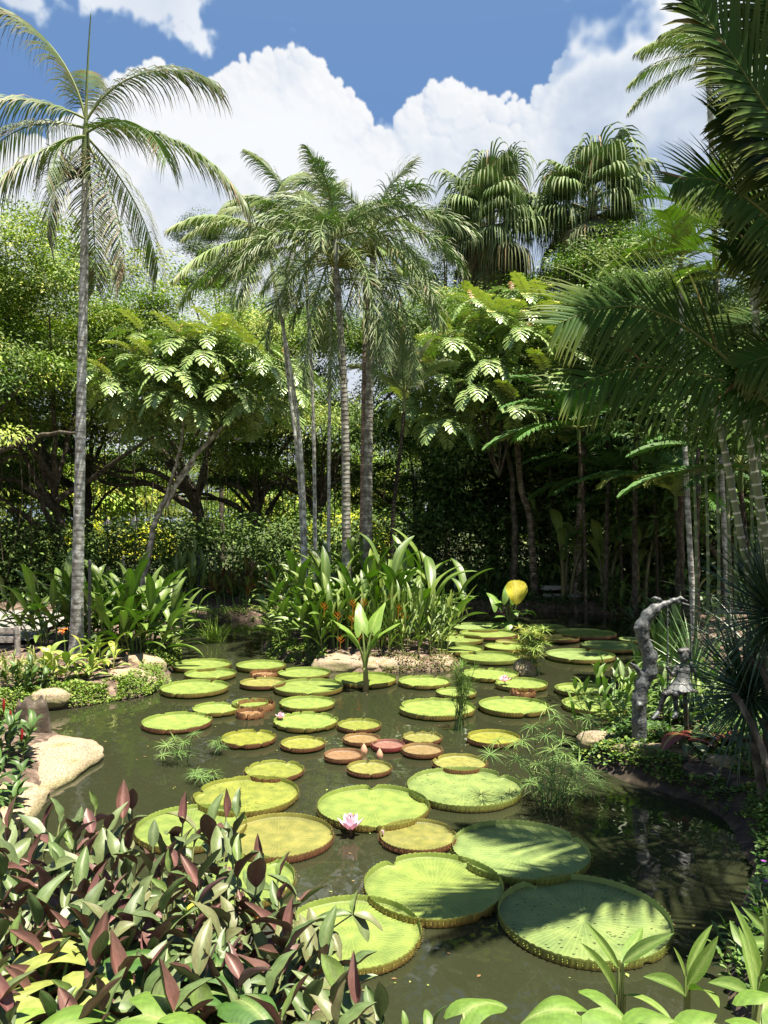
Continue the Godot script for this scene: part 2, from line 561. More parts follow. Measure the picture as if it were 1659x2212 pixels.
# a heart or arrow shaped leaf: two lobes behind the stalk
func heart(L: float, W_: float, col: Color, o := {}) -> ArrayMesh:
	var b := Buf.new()
	var mid: Color = o.get("mid", col.lerp(Color(0.35, 0.42, 0.14), 0.45))
	var droop: float = deg_to_rad(o.get("droop", 45.0))
	var e: float = deg_to_rad(o.get("el", 0.0))
	var lobe: float = o.get("lobe", 0.28)
	var wave: float = o.get("wave", 0.03)
	var stalk: float = o.get("stalk", 0.0)
	var start := Vector3()
	if stalk > 0:
		var se := deg_to_rad(o.get("stalk_el", 80.0))
		var sp := PackedVector3Array()
		for k in 6:
			sp.append(start)
			if k < 5:
				var q := lerpf(se, se * 0.72, k / 5.0)
				start += Vector3(0, sin(q), cos(q)) * stalk / 5.0
		b.tube(sp, taper(6, o.get("stalk_r", 0.02), o.get("stalk_r", 0.02) * 0.45), 6, o.get("stalk_col", mid))
	var rows := 13
	var ph := rf(0, 6)
	for side in [-1.0, 1.0]:
		var pts := PackedVector3Array()
		var cc := PackedColorArray()
		var uv := PackedVector2Array()
		for r in rows:
			var s := float(r) / (rows - 1)
			for k in 4:
				var q := k / 3.0
				# outline from the back of the lobe round to the tip
				var back := -lobe * L * (1.0 - s) * (1.0 - s) * smoothstep(0.0, 0.6, q) * (1.0 if s < 0.6 else 1.0)
				var hw := W_ * 0.5 * pow(sin(pow(clampf(s * 0.84 + 0.16, 0, 1), 0.62) * PI), 0.85)
				var z := s * L + back
				var an := e - droop * clampf(z / L, -0.3, 1.0) * 0.7
				var xx: float = side * q * hw
				var p := Vector3(xx, 0, 0) + Vector3(0, sin(an), cos(an)) * z
				var up := Vector3(0, cos(an), -sin(an))
				p += up * (q * hw * 0.16 - q * q * hw * 0.30 + wave * W_ * q * sin(s * 8.0 + ph + side))
				pts.append(start + p)
				cc.append(mid if k == 0 else col)
				uv.append(Vector2(0.5 + side * q * 0.5, s))
		b.grid(pts, rows, 4, cc, uv, false, side < 0)
	return b.mesh()

# a feather palm frond along a path of points; its leaflets hang by their weight
func frond_on(path: PackedVector3Array, o := {}) -> ArrayMesh:
	var b := Buf.new()
	var n: int = o.get("n", 60)
	var ll: float = o.get("ll", 0.6)
	var lw: float = o.get("lw", 0.03)
	var s0: float = o.get("start", 0.15)
	var w0: float = deg_to_rad(o.get("sweep0", 75.0))
	var w1: float = deg_to_rad(o.get("sweep1", 30.0))
	var vee: float = deg_to_rad(o.get("vee", 15.0))
	var hang: float = o.get("hang", 0.5)
	var plume: float = deg_to_rad(o.get("plume", 6.0))
	var jit: float = o.get("jit", 0.12)
	var col: Color = o.get("col", Color(0.06, 0.11, 0.025))
	var tipc: Color = o.get("tip", col.lerp(Color(0.2, 0.17, 0.08), 0.3))
	var brown: float = o.get("brown", 0.05)
	var seg: int = o.get("seg", 4)
	var wide: bool = o.get("wide", false)
	var m := path.size()
	var r0: float = o.get("rr", 0.025)
	b.tube(path, taper(m, r0, 0.003), 5, o.get("rcol", Color(0.16, 0.19, 0.06)), o.get("rcol2", col))
	for j in n:
		var u := float(j) / (n - 1)
		var s := s0 + (1.0 - s0) * u
		for side in [-1.0, 1.0]:
			var at := clampf(s + rf(-0.3, 0.3) / n, 0, 1) * (m - 1)
			var k0 := mini(int(at), m - 2)
			var p := path[k0].lerp(path[k0 + 1], at - k0)
			var T := (path[k0 + 1] - path[k0]).normalized()
			var up := Vector3.UP if absf(T.y) < 0.96 else Vector3(T.x, 0, T.z) * -signf(T.y) + Vector3(0, 0.001, 0)
			if o.has("up"):
				up = o.up
			var Sd := T.cross(up).normalized()
			var Nn := Sd.cross(T)
			var L := ll * pow(sin(PI * clampf(0.16 + o.get("full", 0.80) * u, 0, 1)), 0.55) * (1.0 + rf(-jit, jit))
			var ro := vee + rf(-plume, plume)
			var sw := lerpf(w0, w1, u) * (1.0 + rf(-0.08, 0.08))
			var d: Vector3 = T * cos(sw) + (Sd * side * cos(ro) + Nn * sin(ro)) * sin(sw)
			var c := tint(col, 0.16)
			if rng.randf() < brown:
				c = Color(0.17, 0.12, 0.055) * rf(0.7, 1.3)
			var tc: Color = tipc * rf(0.8, 1.2)
			var pts := PackedVector3Array()
			var cc := PackedColorArray()
			var uv := PackedVector2Array()
			var hg := hang * (1.0 + rf(-0.35, 0.35))
			var ws := [0.55, 1.0, 0.85, 0.5, 0.06] if seg == 4 else [0.6, 1.0, 0.75, 0.06]
			var cols := 3 if wide else 2
			for q in seg + 1:
				var wv := (T - d * T.dot(d)).normalized()
				var nv := d.cross(wv)
				var hw: float = lw * 0.5 * ws[q]
				if wide:
					pts.append_array([p - wv * hw - nv * hw * 0.5, p, p + wv * hw - nv * hw * 0.5])
					cc.append_array([c.lerp(tc, q * q / 16.0), c.lerp(tc, q * q / 16.0), c.lerp(tc, q * q / 16.0)])
					uv.append_array([Vector2(), Vector2(), Vector2()])
				else:
					wv = (wv + nv * 0.5 * side).normalized()
					pts.append_array([p - wv * hw, p + wv * hw])
					cc.append_array([c.lerp(tc, q * q / 16.0), c.lerp(tc, q * q / 16.0)])
					uv.append_array([Vector2(), Vector2()])
				p += d * L / seg
				d = (d + Vector3.DOWN * hg * (q + 1.0) / seg).normalized()
			b.grid(pts, seg + 1, cols, cc, uv, false, side < 0)
	return b.mesh()

func arc(L: float, el: float, droop: float, n := 16, pw := 1.2) -> PackedVector3Array:   # in the plane of +z and +y
	var out := PackedVector3Array()
	var p := Vector3()
	for k in n:
		out.append(p)
		var s := (k + 0.5) / (n - 1)
		var a := deg_to_rad(el - droop * pow(s, pw))
		p += Vector3(0, sin(a), cos(a)) * L / (n - 1)
	return out

# a fan palm leaf: a stalk and segments whose outer halves hang
func fan(stalk: float, R: float, el: float, o := {}) -> ArrayMesh:
	var b := Buf.new()
	var col: Color = o.get("col", Color(0.09, 0.13, 0.045))
	var hang: float = o.get("hang", 1.0)
	var path := arc(stalk, el, o.get("droop", 30.0), 8)
	b.tube(path, taper(8, 0.03, 0.014), 5, Color(0.2, 0.17, 0.07), Color(0.16, 0.18, 0.06))
	var p0 := path[7]
	var T := (path[7] - path[6]).normalized()
	var Sd := Vector3.RIGHT
	var Nn := T.cross(Sd) * -1.0
	var n: int = o.get("n", 34)
	for j in n:
		var a := deg_to_rad(lerpf(-140, 140, float(j) / (n - 1)))
		var d: Vector3 = (T * cos(a) + Sd * sin(a) + Nn * 0.25 * absf(sin(a))).normalized()
		var L := R * (1.0 - 0.25 * absf(a) / 2.5) * (1.0 + rf(-0.1, 0.1))
		var pts := PackedVector3Array()
		var cc := PackedColorArray()
		var uv := PackedVector2Array()
		var p := p0
		var c := tint(col, 0.2)
		if rng.randf() < o.get("brown", 0.08):
			c = Color(0.2, 0.15, 0.08)
		var ws := [0.1, 0.75, 1.0, 0.9, 0.75, 0.55, 0.35, 0.06]
		var hg := hang * rf(0.6, 1.4)
		for q in 8:
			var wv := d.cross(Nn).normalized()
			var hw: float = R * 0.018 * ws[q]
			pts.append_array([p - wv * hw, p + wv * hw])
			cc.append_array([c, c])
			uv.append_array([Vector2(), Vector2()])
			p += d * L / 7.0
			if q >= 2:
				d = (d + Vector3.DOWN * hg * 0.9).normalized()
		b.grid(pts, 8, 2, cc, uv)
	return b.mesh()

# foliage: leaf faces in clumps through a volume
func crown(rad: Vector3, clumps: int, per: int, size: float, cols: Array, sd: int, o := {}) -> ArrayMesh:
	var r := RandomNumberGenerator.new()
	r.seed = sd
	var N := clumps * per
	var v := PackedVector3Array()
	var nn := PackedVector3Array()
	var cc := PackedColorArray()
	var ii := PackedInt32Array()
	v.resize(N * 4)
	nn.resize(N * 4)
	cc.resize(N * 4)
	ii.resize(N * 6)
	var boxy: bool = o.get("box", false)
	var cr: float = o.get("clump", minf(rad.x, rad.y) * 0.2)
	var shell: float = o.get("shell", 0.5)
	var flat: float = o.get("flat", 0.6)
	var slim: float = o.get("slim", 0.42)
	var low: float = o.get("low", -0.75)
	var f := FastNoiseLite.new()
	f.seed = sd
	f.frequency = 0.8
	var boughs: int = o.get("boughs", 0)
	var anchors := []
	var at := 0
	for k in clumps:
		var ctr: Vector3
		var outw: Vector3
		if boxy:
			ctr = Vector3(r.randf_range(-1, 1), r.randf_range(-1, 1), r.randf_range(-1, 1)) * rad
			outw = Vector3(ctr.x / rad.x, ctr.y / rad.y, ctr.z / rad.z)
		else:
			var dd: Vector3
			if k < boughs or boughs == 0:
				dd = Vector3(r.randfn(), r.randfn(), r.randfn()).normalized()
				if dd.y < low:
					dd.y = -dd.y
				var q := lerpf(shell, 1.0, sqrt(r.randf())) * (1.0 + 0.75 * f.get_noise_3dv(dd * 2.0))
				ctr = dd * rad * q
				anchors.append([ctr, dd, cols[r.randi() % cols.size()]])
			else:
				var an = anchors[r.randi() % boughs]
				dd = an[1]
				ctr = an[0] + Vector3(r.randfn(), r.randfn() * 0.42, r.randfn()) * rad * 0.17
			outw = dd
		var c0: Color = cols[r.randi() % cols.size()]
		var kk := r.randf_range(0.65, 1.3)
		var crk := cr * r.randf_range(0.6, 1.35)
		for j in per:
			var off := Vector3(r.randfn(), r.randfn() * flat * 0.7, r.randfn()) * crk * 0.5
			off.y -= (off.x * off.x + off.z * off.z) * 0.22 / crk
			var p := ctr + off
			var up := (outw * 0.5 + Vector3(r.randfn() * 0.55, 0.75 + r.randfn() * 0.4, r.randfn() * 0.55)).normalized()
			var d := (off.normalized() + outw * 0.4 + Vector3(r.randfn(), r.randfn() - 0.4, r.randfn()) * 0.5)
			d = (d - up * d.dot(up)).normalized()
			var w := up.cross(d)
			var s := size * r.randf_range(0.65, 1.3)
			var c := c0 * (kk * r.randf_range(0.82, 1.2))
			c.a = 1.0
			var m := p + d * s * 0.5 - up * s * 0.08
			v[at] = p
			v[at + 1] = m + w * s * slim * 0.5 + up * s * 0.1
			v[at + 2] = p + d * s - up * s * 0.16
			v[at + 3] = m - w * s * slim * 0.5 + up * s * 0.1
			nn[at] = up
			nn[at + 1] = (up + w * 0.3).normalized()
			nn[at + 2] = up
			nn[at + 3] = (up - w * 0.3).normalized()
			for q in 4:
				cc[at + q] = c
			var z := at / 4 * 6
			# wound so that the face looks along up
			ii[z] = at
			ii[z + 1] = at + 3
			ii[z + 2] = at + 2
			ii[z + 3] = at
			ii[z + 4] = at + 2
			ii[z + 5] = at + 1
			at += 4
	# make the winding agree with the normals
	var t := (v[0] - v[2]).cross(v[0] - v[3])
	if t.dot(nn[0]) < 0:
		for z in N * 2:
			var q := ii[z * 3 + 1]
			ii[z * 3 + 1] = ii[z * 3 + 2]
			ii[z * 3 + 2] = q
	return Buf.pack(v, nn, cc, PackedVector2Array(), ii)

# a compound leaf with pairs of oblong leaflets
func compound(L: float, pairs: int, ll: float, lw: float, col: Color, el: float, droop: float, hang := 0.35) -> ArrayMesh:
	var b := Buf.new()
	var path := arc(L, el, droop, 10)
	b.tube(path, taper(10, 0.012, 0.004), 4, col.lerp(Color(0.2, 0.15, 0.05), 0.4))
	for j in pairs:
		var u := float(j) / (pairs - 1)
		var at := (0.22 + 0.78 * u) * 9.0
		var k0 := mini(int(at), 8)
		var p := path[k0].lerp(path[k0 + 1], at - k0)
		var T := (path[k0 + 1] - path[k0]).normalized()
		for side in [-1.0, 1.0]:
			var sw := deg_to_rad(lerpf(78, 35, u))
			var d: Vector3 = T * cos(sw) + Vector3.RIGHT * side * sin(sw) + Vector3(0, 0.1, 0)
			d.y += rf(-0.12, 0.12)
			var Lq := ll * (0.75 + 0.5 * sin(PI * clampf(u * 0.9 + 0.1, 0, 1))) * rf(0.9, 1.1)
			var c := tint(col, 0.14)
			var pts := PackedVector3Array()
			var cc := PackedColorArray()
			var uv := PackedVector2Array()
			var q := p
			var ws := [0.15, 0.9, 1.0, 0.1]
			for k in 4:
				var wv := (T - d * T.dot(d)).normalized()
				var nv: Vector3 = wv.cross(d) * side
				var hw: float = lw * 0.5 * ws[k]
				pts.append_array([q - wv * hw + nv * hw * 0.25, q, q + wv * hw + nv * hw * 0.25])
				cc.append_array([c, c * 1.1, c])
				uv.append_array([Vector2(), Vector2(), Vector2()])
				q += d * Lq / 3.0
				d = (d + Vector3.DOWN * hang * 0.6).normalized()
			b.grid(pts, 4, 3, cc, uv, false, side < 0)
	return b.mesh()

func ringed(path: PackedVector3Array, r0: float, r1: float, step: float, ridge: float, ca: Color, cb: Color, sides := 10, flare := 0.3) -> ArrayMesh:
	var b := Buf.new()
	var L := 0.0
	for k in path.size() - 1:
		L += path[k].distance_to(path[k + 1])
	var rings := maxi(int(L / step), 2)
	var n := rings * 4
	var p := PackedVector3Array()
	var cc := PackedColorArray()
	var uv := PackedVector2Array()
	var ring_k := 1.0
	for k in n:
		if k % 4 == 0:
			ring_k = rf(0.82, 1.15)
		var u := clampf((k / 4 + [0.0, 0.80, 0.84, 0.97][k % 4] + rf(-0.03, 0.03)) / rings, 0, 1)
		var at := u * (path.size() - 1)
		var k0 := mini(int(at), path.size() - 2)
		var c := path[k0].lerp(path[k0 + 1], at - k0)
		var band := k % 4 > 1
		var rr := lerpf(r0, r1, u) * (1.0 + flare * exp(-u * 16.0)) + (ridge if band else 0.0)
		var col := (cb if band else ca) * ring_k
		col.a = 1
		var T := (path[k0 + 1] - path[k0]).normalized()
		var U := (Vector3.RIGHT - T * T.x).normalized()
		var V := U.cross(T)
		for s in sides:
			var a := TAU * s / sides
			p.append(c + (U * cos(a) + V * sin(a)) * rr * (1.0 + rf(-0.015, 0.015)))
			cc.append(col)
			uv.append(Vector2(float(s) / sides, u))
	b.grid(p, n, sides, cc, uv, true)
	return b.mesh()

# surface nets round tapered bones
func smin(a: float, b: float, k: float) -> float:
	var h := clampf(0.5 + 0.5 * (b - a) / k, 0, 1)
	return lerpf(b, a, h) - k * h * (1.0 - h)

func add_nets(buf: Buf, bones: Array, cell: float, k: float, col: Color, rough := 0.0) -> void:
	var lo := Vector3.ONE * 1e9
	var hi := -lo
	for q in bones:
		for e in [[q[0], q[2]], [q[1], q[3]]]:
			lo = lo.min(e[0] - Vector3.ONE * (e[1] + k + cell * 2))
			hi = hi.max(e[0] + Vector3.ONE * (e[1] + k + cell * 2))
	var nx := int((hi.x - lo.x) / cell) + 2
	var ny := int((hi.y - lo.y) / cell) + 2
	var nz := int((hi.z - lo.z) / cell) + 2
	var f := PackedFloat32Array()
	f.resize(nx * ny * nz)
	f.fill(1.0)
	for q in bones:
		var a: Vector3 = q[0]
		var b: Vector3 = q[1]
		var ra: float = q[2]
		var rb: float = q[3]
		var sc: Vector3 = q[4] if q.size() > 4 else Vector3.ONE   # flattens the section
		var pad := maxf(ra, rb) + k + cell * 2
		var l := ((a.min(b) - Vector3.ONE * pad - lo) / cell).max(Vector3.ZERO)
		var h := ((a.max(b) + Vector3.ONE * pad - lo) / cell)
		var ab := (b - a) * sc
		var dd := maxf(ab.length_squared(), 1e-9)
		for z in range(int(l.z), mini(int(h.z) + 1, nz)):
			for y in range(int(l.y), mini(int(h.y) + 1, ny)):
				var row := (z * ny + y) * nx
				for x in range(int(l.x), mini(int(h.x) + 1, nx)):
					var p := (lo + Vector3(x, y, z) * cell - a) * sc
					var t := clampf(p.dot(ab) / dd, 0, 1)
					var d := p.distance_to(ab * t) - lerpf(ra, rb, t)
					if d < pad:
						f[row + x] = smin(f[row + x], d, k)
	var idx := {}
	var o := buf.v.size()
	var cnt := 0
	var offs := [0, 1, nx, nx + 1, nx * ny, nx * ny + 1, nx * ny + nx, nx * ny + nx + 1]
	for z in nz - 1:
		for y in ny - 1:
			for x in nx - 1:
				var base := (z * ny + y) * nx + x
				var s0 := f[base] < 0
				var cross := false
				for q in range(1, 8):
					if (f[base + offs[q]] < 0) != s0:
						cross = true
						break
				if not cross:
					continue
				var sum := Vector3()
				var num := 0
				for e in [[0, 1], [2, 3], [4, 5], [6, 7], [0, 2], [1, 3], [4, 6], [5, 7], [0, 4], [1, 5], [2, 6], [3, 7]]:
					var fa := f[base + offs[e[0]]]
					var fb := f[base + offs[e[1]]]
					if (fa < 0) != (fb < 0):
						var t := fa / (fa - fb)
						var pa := Vector3(e[0] & 1, (e[0] >> 1) & 1, (e[0] >> 2) & 1)
						var pb := Vector3(e[1] & 1, (e[1] >> 1) & 1, (e[1] >> 2) & 1)
						sum += pa.lerp(pb, t)
						num += 1
				var wp := lo + (Vector3(x, y, z) + sum / num) * cell
				if rough > 0:
					wp += Vector3(fbm.get_noise_3dv(wp * 900.0), 0, fbm.get_noise_3dv(wp * 900.0 + Vector3(0, 99, 0))) * rough
				idx[base] = o + cnt
				cnt += 1
				buf.v.append(wp)
				buf.c.append(col)
				buf.t.append(Vector2(wp.x, wp.y))
	for key in idx:
		var base: int = key
		var x := base % nx
		var y := (base / nx) % ny
		var z := base / (nx * ny)
		var f0 := f[base]
		var axes := [[1, nx, nx * ny, y, z], [nx, nx * ny, 1, z, x], [nx * ny, 1, nx, x, y]]
		for ax in axes:
			if ax[3] == 0 or ax[4] == 0:
				continue
			var f1: float = f[base + int(ax[0])]
			if (f0 < 0) == (f1 < 0):
				continue
			var a: int = idx.get(base, -1)
			var b: int = idx.get(base - int(ax[1]), -1)
			var c: int = idx.get(base - int(ax[1]) - int(ax[2]), -1)
			var d: int = idx.get(base - int(ax[2]), -1)
			if a < 0 or b < 0 or c < 0 or d < 0:
				continue
			if f0 < 0:
				buf.i.append_array([a, c, b, a, d, c])
			else:
				buf.i.append_array([a, b, c, a, c, d])
# ---------- land and water
func edge_distance(poly: PackedVector2Array, p: Vector2) -> float:   # negative inside
	var d := 1e9
	var n := poly.size()
	for k in n:
		var a := poly[k]
		var ab := poly[(k + 1) % n] - a
		var t := clampf((p - a).dot(ab) / ab.length_squared(), 0, 1)
		d = minf(d, p.distance_squared_to(a + ab * t))
	d = sqrt(d)
	return -d if Geometry2D.is_point_in_polygon(p, poly) else d

func land(x: float, z: float) -> float:   # positive on land
	var p := Vector2(x, z)
	var wob := fbm.get_noise_2d(x * 60.0, z * 60.0) * 0.16
	return maxf(edge_distance(pond, p), -edge_distance(isle, p)) + wob

func ground(x: float, z: float) -> float:
	var d := land(x, z)
	var h := 0.0
	if d > 0:
		h = 0.26 * (1.0 - exp(-d / (0.22 if x < 2.0 else 0.13))) + 0.035 * minf(d, 4.0)
		h += 0.95 * smoothstep(-4.6, -2.2, z) * smoothstep(0.0, 1.4, d)
		h += fbm.get_noise_2d(x * 25.0, z * 25.0) * 0.10 * smoothstep(0.1, 0.8, d)
	else:
		h = -0.8 * (1.0 - exp(d / 0.9))
	return h

func on(x: float, z: float, dy := 0.0) -> Vector3:
	return Vector3(x, ground(x, z) + dy, z)

func put(px: float, py: float, h := 0.3) -> Vector3:   # a spot on the ground seen at a pixel
	var p := W(px, py, h)
	for k in 3:
		p = W(px, py, ground(p.x, p.z))
	return Vector3(p.x, ground(p.x, p.z), p.z)

func make_land() -> void:
	for q in [[2.2, -4.6], [1.6, -3.8], [0.0, -3.7], [-1.3, -4.2], [-2.4, -5.2], [-3.3, -6.6], [-3.75, -8.0], [-3.65, -8.6], [-3.78, -9.9], [-4.5, -10.5], [-5.6, -10.9], [-6.1, -11.5], [-5.3, -12.1], [-4.8, -12.4], [-4.15, -13.0], [-3.95, -13.8], [-4.3, -15.6], [-4.75, -17.6], [-5.3, -19.5], [-5.5, -22.0], [-4.4, -22.9], [-2.0, -23.6], [0.6, -24.2], [1.4, -25.0], [3.0, -25.2], [5.6, -25.0], [8.3, -24.0], [9.0, -21.5], [7.4, -19.0], [6.2, -16.5], [5.2, -14.2], [4.2, -11.9], [3.4, -10.9], [2.5, -10.1], [2.42, -9.5], [2.95, -8.7], [3.35, -8.1], [3.45, -7.5], [3.25, -6.7], [2.8, -5.9], [2.3, -5.2]]:
		pond.append(Vector2(q[0], q[1]))
	for q in [[-2.55, -16.8], [-2.2, -16.2], [-1.5, -15.9], [-1.2, -15.3], [-0.4, -15.0], [0.5, -15.0], [1.2, -15.2], [1.55, -15.8], [1.3, -16.8], [1.2, -18.5], [0.6, -20.2], [-0.8, -20.8], [-2.2, -20.2], [-2.9, -18.6]]:
		isle.append(Vector2(q[0], q[1]))
	var xs := PackedFloat32Array()
	var zs := PackedFloat32Array()
	for q in [-260, -150, -90, -60, -42, -32, -25, -20, -16.5, -14, -12, -10.5]:
		xs.append(q)
	var x := -9.5
	while x < 9.6:
		xs.append(x)
		x += 0.2
	for q in [10.5, 12, 14, 16.5, 20, 25, 32, 42, 60, 90, 150, 260]:
		xs.append(q)
	for q in [-320, -200, -130, -90, -65, -50, -42, -36, -32, -29.5, -28]:
		zs.append(q)
	var z := -26.8
	while z < 0.01:
		zs.append(z)
		z += 0.2
	for q in [0.6, 1.5, 3, 6, 12, 30, 90]:
		zs.append(q)
	var b := Buf.new()
	var pts := PackedVector3Array()
	var cc := PackedColorArray()
	var uv := PackedVector2Array()
	for zz: float in zs:
		for xx: float in xs:
			var h := ground(xx, zz)
			pts.append(Vector3(xx, h, zz))
			var c := Color(1, 1, 1)
			if h < -0.03:
				c = Color(0.55, 0.6, 0.42)
			elif zz < -30.0 or absf(xx) > 14.0:
				c = Color(0.45, 0.85, 0.35)
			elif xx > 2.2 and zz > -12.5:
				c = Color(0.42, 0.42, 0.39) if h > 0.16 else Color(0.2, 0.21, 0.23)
			elif h < 0.06:
				c = Color(0.5, 0.5, 0.48)
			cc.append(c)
			uv.append(Vector2(xx, zz))
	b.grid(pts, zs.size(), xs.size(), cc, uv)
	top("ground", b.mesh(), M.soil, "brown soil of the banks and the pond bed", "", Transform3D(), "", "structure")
	# water: one sheet, the banks rise through it
	var wb := Buf.new()
	pts = PackedVector3Array()
	cc = PackedColorArray()
	uv = PackedVector2Array()
	for r in 2:
		for k in 2:
			pts.append(Vector3(-8 + 18.5 * k, 0, -27 + 24.4 * r))
			cc.append(Color.WHITE)
			uv.append(Vector2(k, r))
	wb.grid(pts, 2, 2, cc, uv)
	top("pond_water", wb.mesh(), M.water, "murky green brown pond water with mirror reflections", "", Transform3D(), "", "structure")

# a boulder or rounded stone edge: a lumpy ellipsoid
func boulder(size: Vector3, sd: float, col := Color.WHITE, rough := 0.10) -> ArrayMesh:
	var b := Buf.new()
	var rows := 26
	var cols := 44
	var p := PackedVector3Array()
	var cc := PackedColorArray()
	var uv := PackedVector2Array()
	for r in rows:
		var a := PI * r / (rows - 1)
		for k in cols:
			var t := TAU * k / cols
			var d := Vector3(sin(a) * cos(t), cos(a), sin(a) * sin(t))
			var q := Vector3(signf(d.x) * pow(absf(d.x), 0.8), d.y, signf(d.z) * pow(absf(d.z), 0.8)) * size
			q *= 1.0 + rough * (fbm.get_noise_3d(d.x * 90 + sd, d.y * 90, d.z * 90 + sd) * 1.6 + 0.6 * fbm.get_noise_3d(d.x * 300 + sd, d.y * 300, d.z * 300) - 0.5 * absf(fbm.get_noise_3d(d.x * 120, d.y * 240 + sd, d.z * 120)))
			p.append(q)
			var damp := clampf((q.y + size.y * 0.5) / (size.y * 0.5), 0, 1)
			var st := fbm.get_noise_3d(d.x * 130 + sd, d.y * 130, d.z * 130)
			var cb := col * (0.85 + 0.4 * st)
			cb = cb.lerp(Color(0.42, 0.45, 0.3), smoothstep(0.12, 0.02, q.y + st * 0.1))
			cb = cb.lerp(Color(0.38, 0.48, 0.2), smoothstep(0.12, 0.4, st + fbm.get_noise_3d(d.x * 400, d.y * 400, d.z * 400) * 0.5) * 0.7)
			cc.append(cb)
			uv.append(Vector2(t, a))
	b.grid(p, rows, cols, cc, uv, true)
	return b.mesh()

# ---------- giant lily pads
func lily_pad(R: float, col: Color, rim_out: Color, notch: float, o := {}) -> Array:
	var seg := 120
	var b := Buf.new()
	var fr := [0.0, 0.12, 0.3, 0.5, 0.7, 0.85, 0.95, 1.0]
	var p := PackedVector3Array()
	var cc := PackedColorArray()
	var uv := PackedVector2Array()
	var sd := rf(0, 500)
	var edge := PackedVector3Array()
	var cut := PackedFloat32Array()
	var bites: float = o.get("bites", 0.0)
	for k in seg:
		var a := TAU * k / seg
		var dn := absf(wrapf(a - notch, -PI, PI))
		var ds := absf(wrapf(a - notch - PI, -PI, PI))
		var q := 1.0 - 0.10 * exp(-pow(dn / 0.05, 2)) - 0.05 * exp(-pow(ds / 0.04, 2)) - 0.03 * exp(-pow(dn / 0.22, 2))
		q += 0.018 * fbm.get_noise_2d(cos(a) * 70 + sd, sin(a) * 70) + 0.05 * fbm.get_noise_2d(cos(a) * 22 + sd, sin(a) * 22 - sd)
		var hh := 1.0 - 0.75 * exp(-pow(dn / 0.07, 2)) - 0.55 * exp(-pow(ds / 0.05, 2))
		if bites > 0:
			var bn := fbm.get_noise_2d(cos(a) * 260 + sd, sin(a) * 260 + 50)
			var bite := clampf((bn - 0.12) * 5.0, 0, 1) * bites
			q -= 0.06 * bite
			hh *= 1.0 - 0.6 * bite
		edge.append(Vector3(cos(a) * R * q, 0, -sin(a) * R * q))
		cut.append(hh)
	var c0: Color = o.get("heart", col)
	for f in fr.size():
		for k in seg:
			var e: Vector3 = edge[k] * fr[f]
			e.y = 0.012 + 0.010 * fbm.get_noise_2d(e.x * 120 + sd, e.z * 120) + (0.012 if f == fr.size() - 1 else 0.0)
			p.append(e)
			cc.append(c0.lerp(col, fr[f]) * (1.0 + 0.16 * fbm.get_noise_2d(e.x * 90 - sd, e.z * 90)))
			uv.append(Vector2(0.5 + e.x / R * 0.49, 0.5 + e.z / R * 0.49))
	b.grid(p, fr.size(), seg, cc, uv, true, true)
	# rim: inner wall, lip, ribbed outer wall
	var rb := Buf.new()
	var H: float = o.get("rim", 0.055) * (0.55 + 0.45 * R / 0.6)
	var lean: float = o.get("lean", 0.25)
	p = PackedVector3Array()
	cc = PackedColorArray()
	uv = PackedVector2Array()
	var inner := col * Color(1.05, 1.02, 0.9)
	var rows := [[1.0, 0.02, 0], [1.02, 0.35, 0], [1.05, 0.7, 0], [1.075, 1.0, 0], [1.085, 0.99, 1], [1.065, 0.62, 1], [1.04, 0.3, 1], [1.02, -0.25, 1], [0.96, -0.45, 1]]
	var ss := seg * 2
	for r in rows:
		for k in ss:
			var e0 := edge[(k / 2) % seg]
			var e1 := edge[(k / 2 + 1) % seg]
			var e := e0.lerp(e1, 0.5 * (k % 2))
			var hh := lerpf(cut[(k / 2) % seg], cut[(k / 2 + 1) % seg], 0.5 * (k % 2))
			var rib := 1.0 if k % 3 == 0 else 0.0
			var off: float = (float(r[0]) - 1.0) * lean * 4.0 * 0.55 * H / 0.055 * 0.06
			var y: float = 0.022 + H * hh * float(r[1]) + (0.004 if r[1] > 0.9 and k % 4 < 2 else 0.0)
			var s := 1.0 + (off + (0.006 * rib if r[2] == 1 else 0.0)) / R
			p.append(Vector3(e.x * s, y, e.z * s))
			var cl: Color = inner if r[2] == 0 else rim_out.lerp(rim_out * 0.6, rib)
			if r[2] == 1 and r[1] > 0.9:
				cl = inner.lerp(rim_out, 0.5)
			if r[2] == 1 and r[1] < 0.0:
				cl = rim_out * Color(0.7, 0.5, 0.5)
			cl.a = 1
			cc.append(cl * (1.0 + 0.2 * fbm.get_noise_2d(k * 9.0, sd)))
			uv.append(Vector2(float(k) / ss, float(r[1])))
	rb.grid(p, rows.size(), ss, cc, uv, true, true)
	# short spines on the outside
	if o.get("spines", true):
		for k in range(0, ss, 3):
			var e := edge[(k / 2) % seg]
			var on_ := e.normalized()
			var tang := Vector3(-on_.z, 0, on_.x)
			for q in 2:
				var y := 0.022 + H * cut[(k / 2) % seg] * (0.25 + 0.4 * q)
				var ba := e + on_ * (0.010 + 0.006 * q) + Vector3(0, y, 0)
				var tp := ba + on_ * 0.016 * rf(0.6, 1.2) + Vector3(0, rf(-0.004, 0.004), 0)
				rb.tri(ba - tang * 0.0025, ba + tang * 0.0025, tp, rim_out * 1.2)
	return [b.mesh(), rb.mesh()]

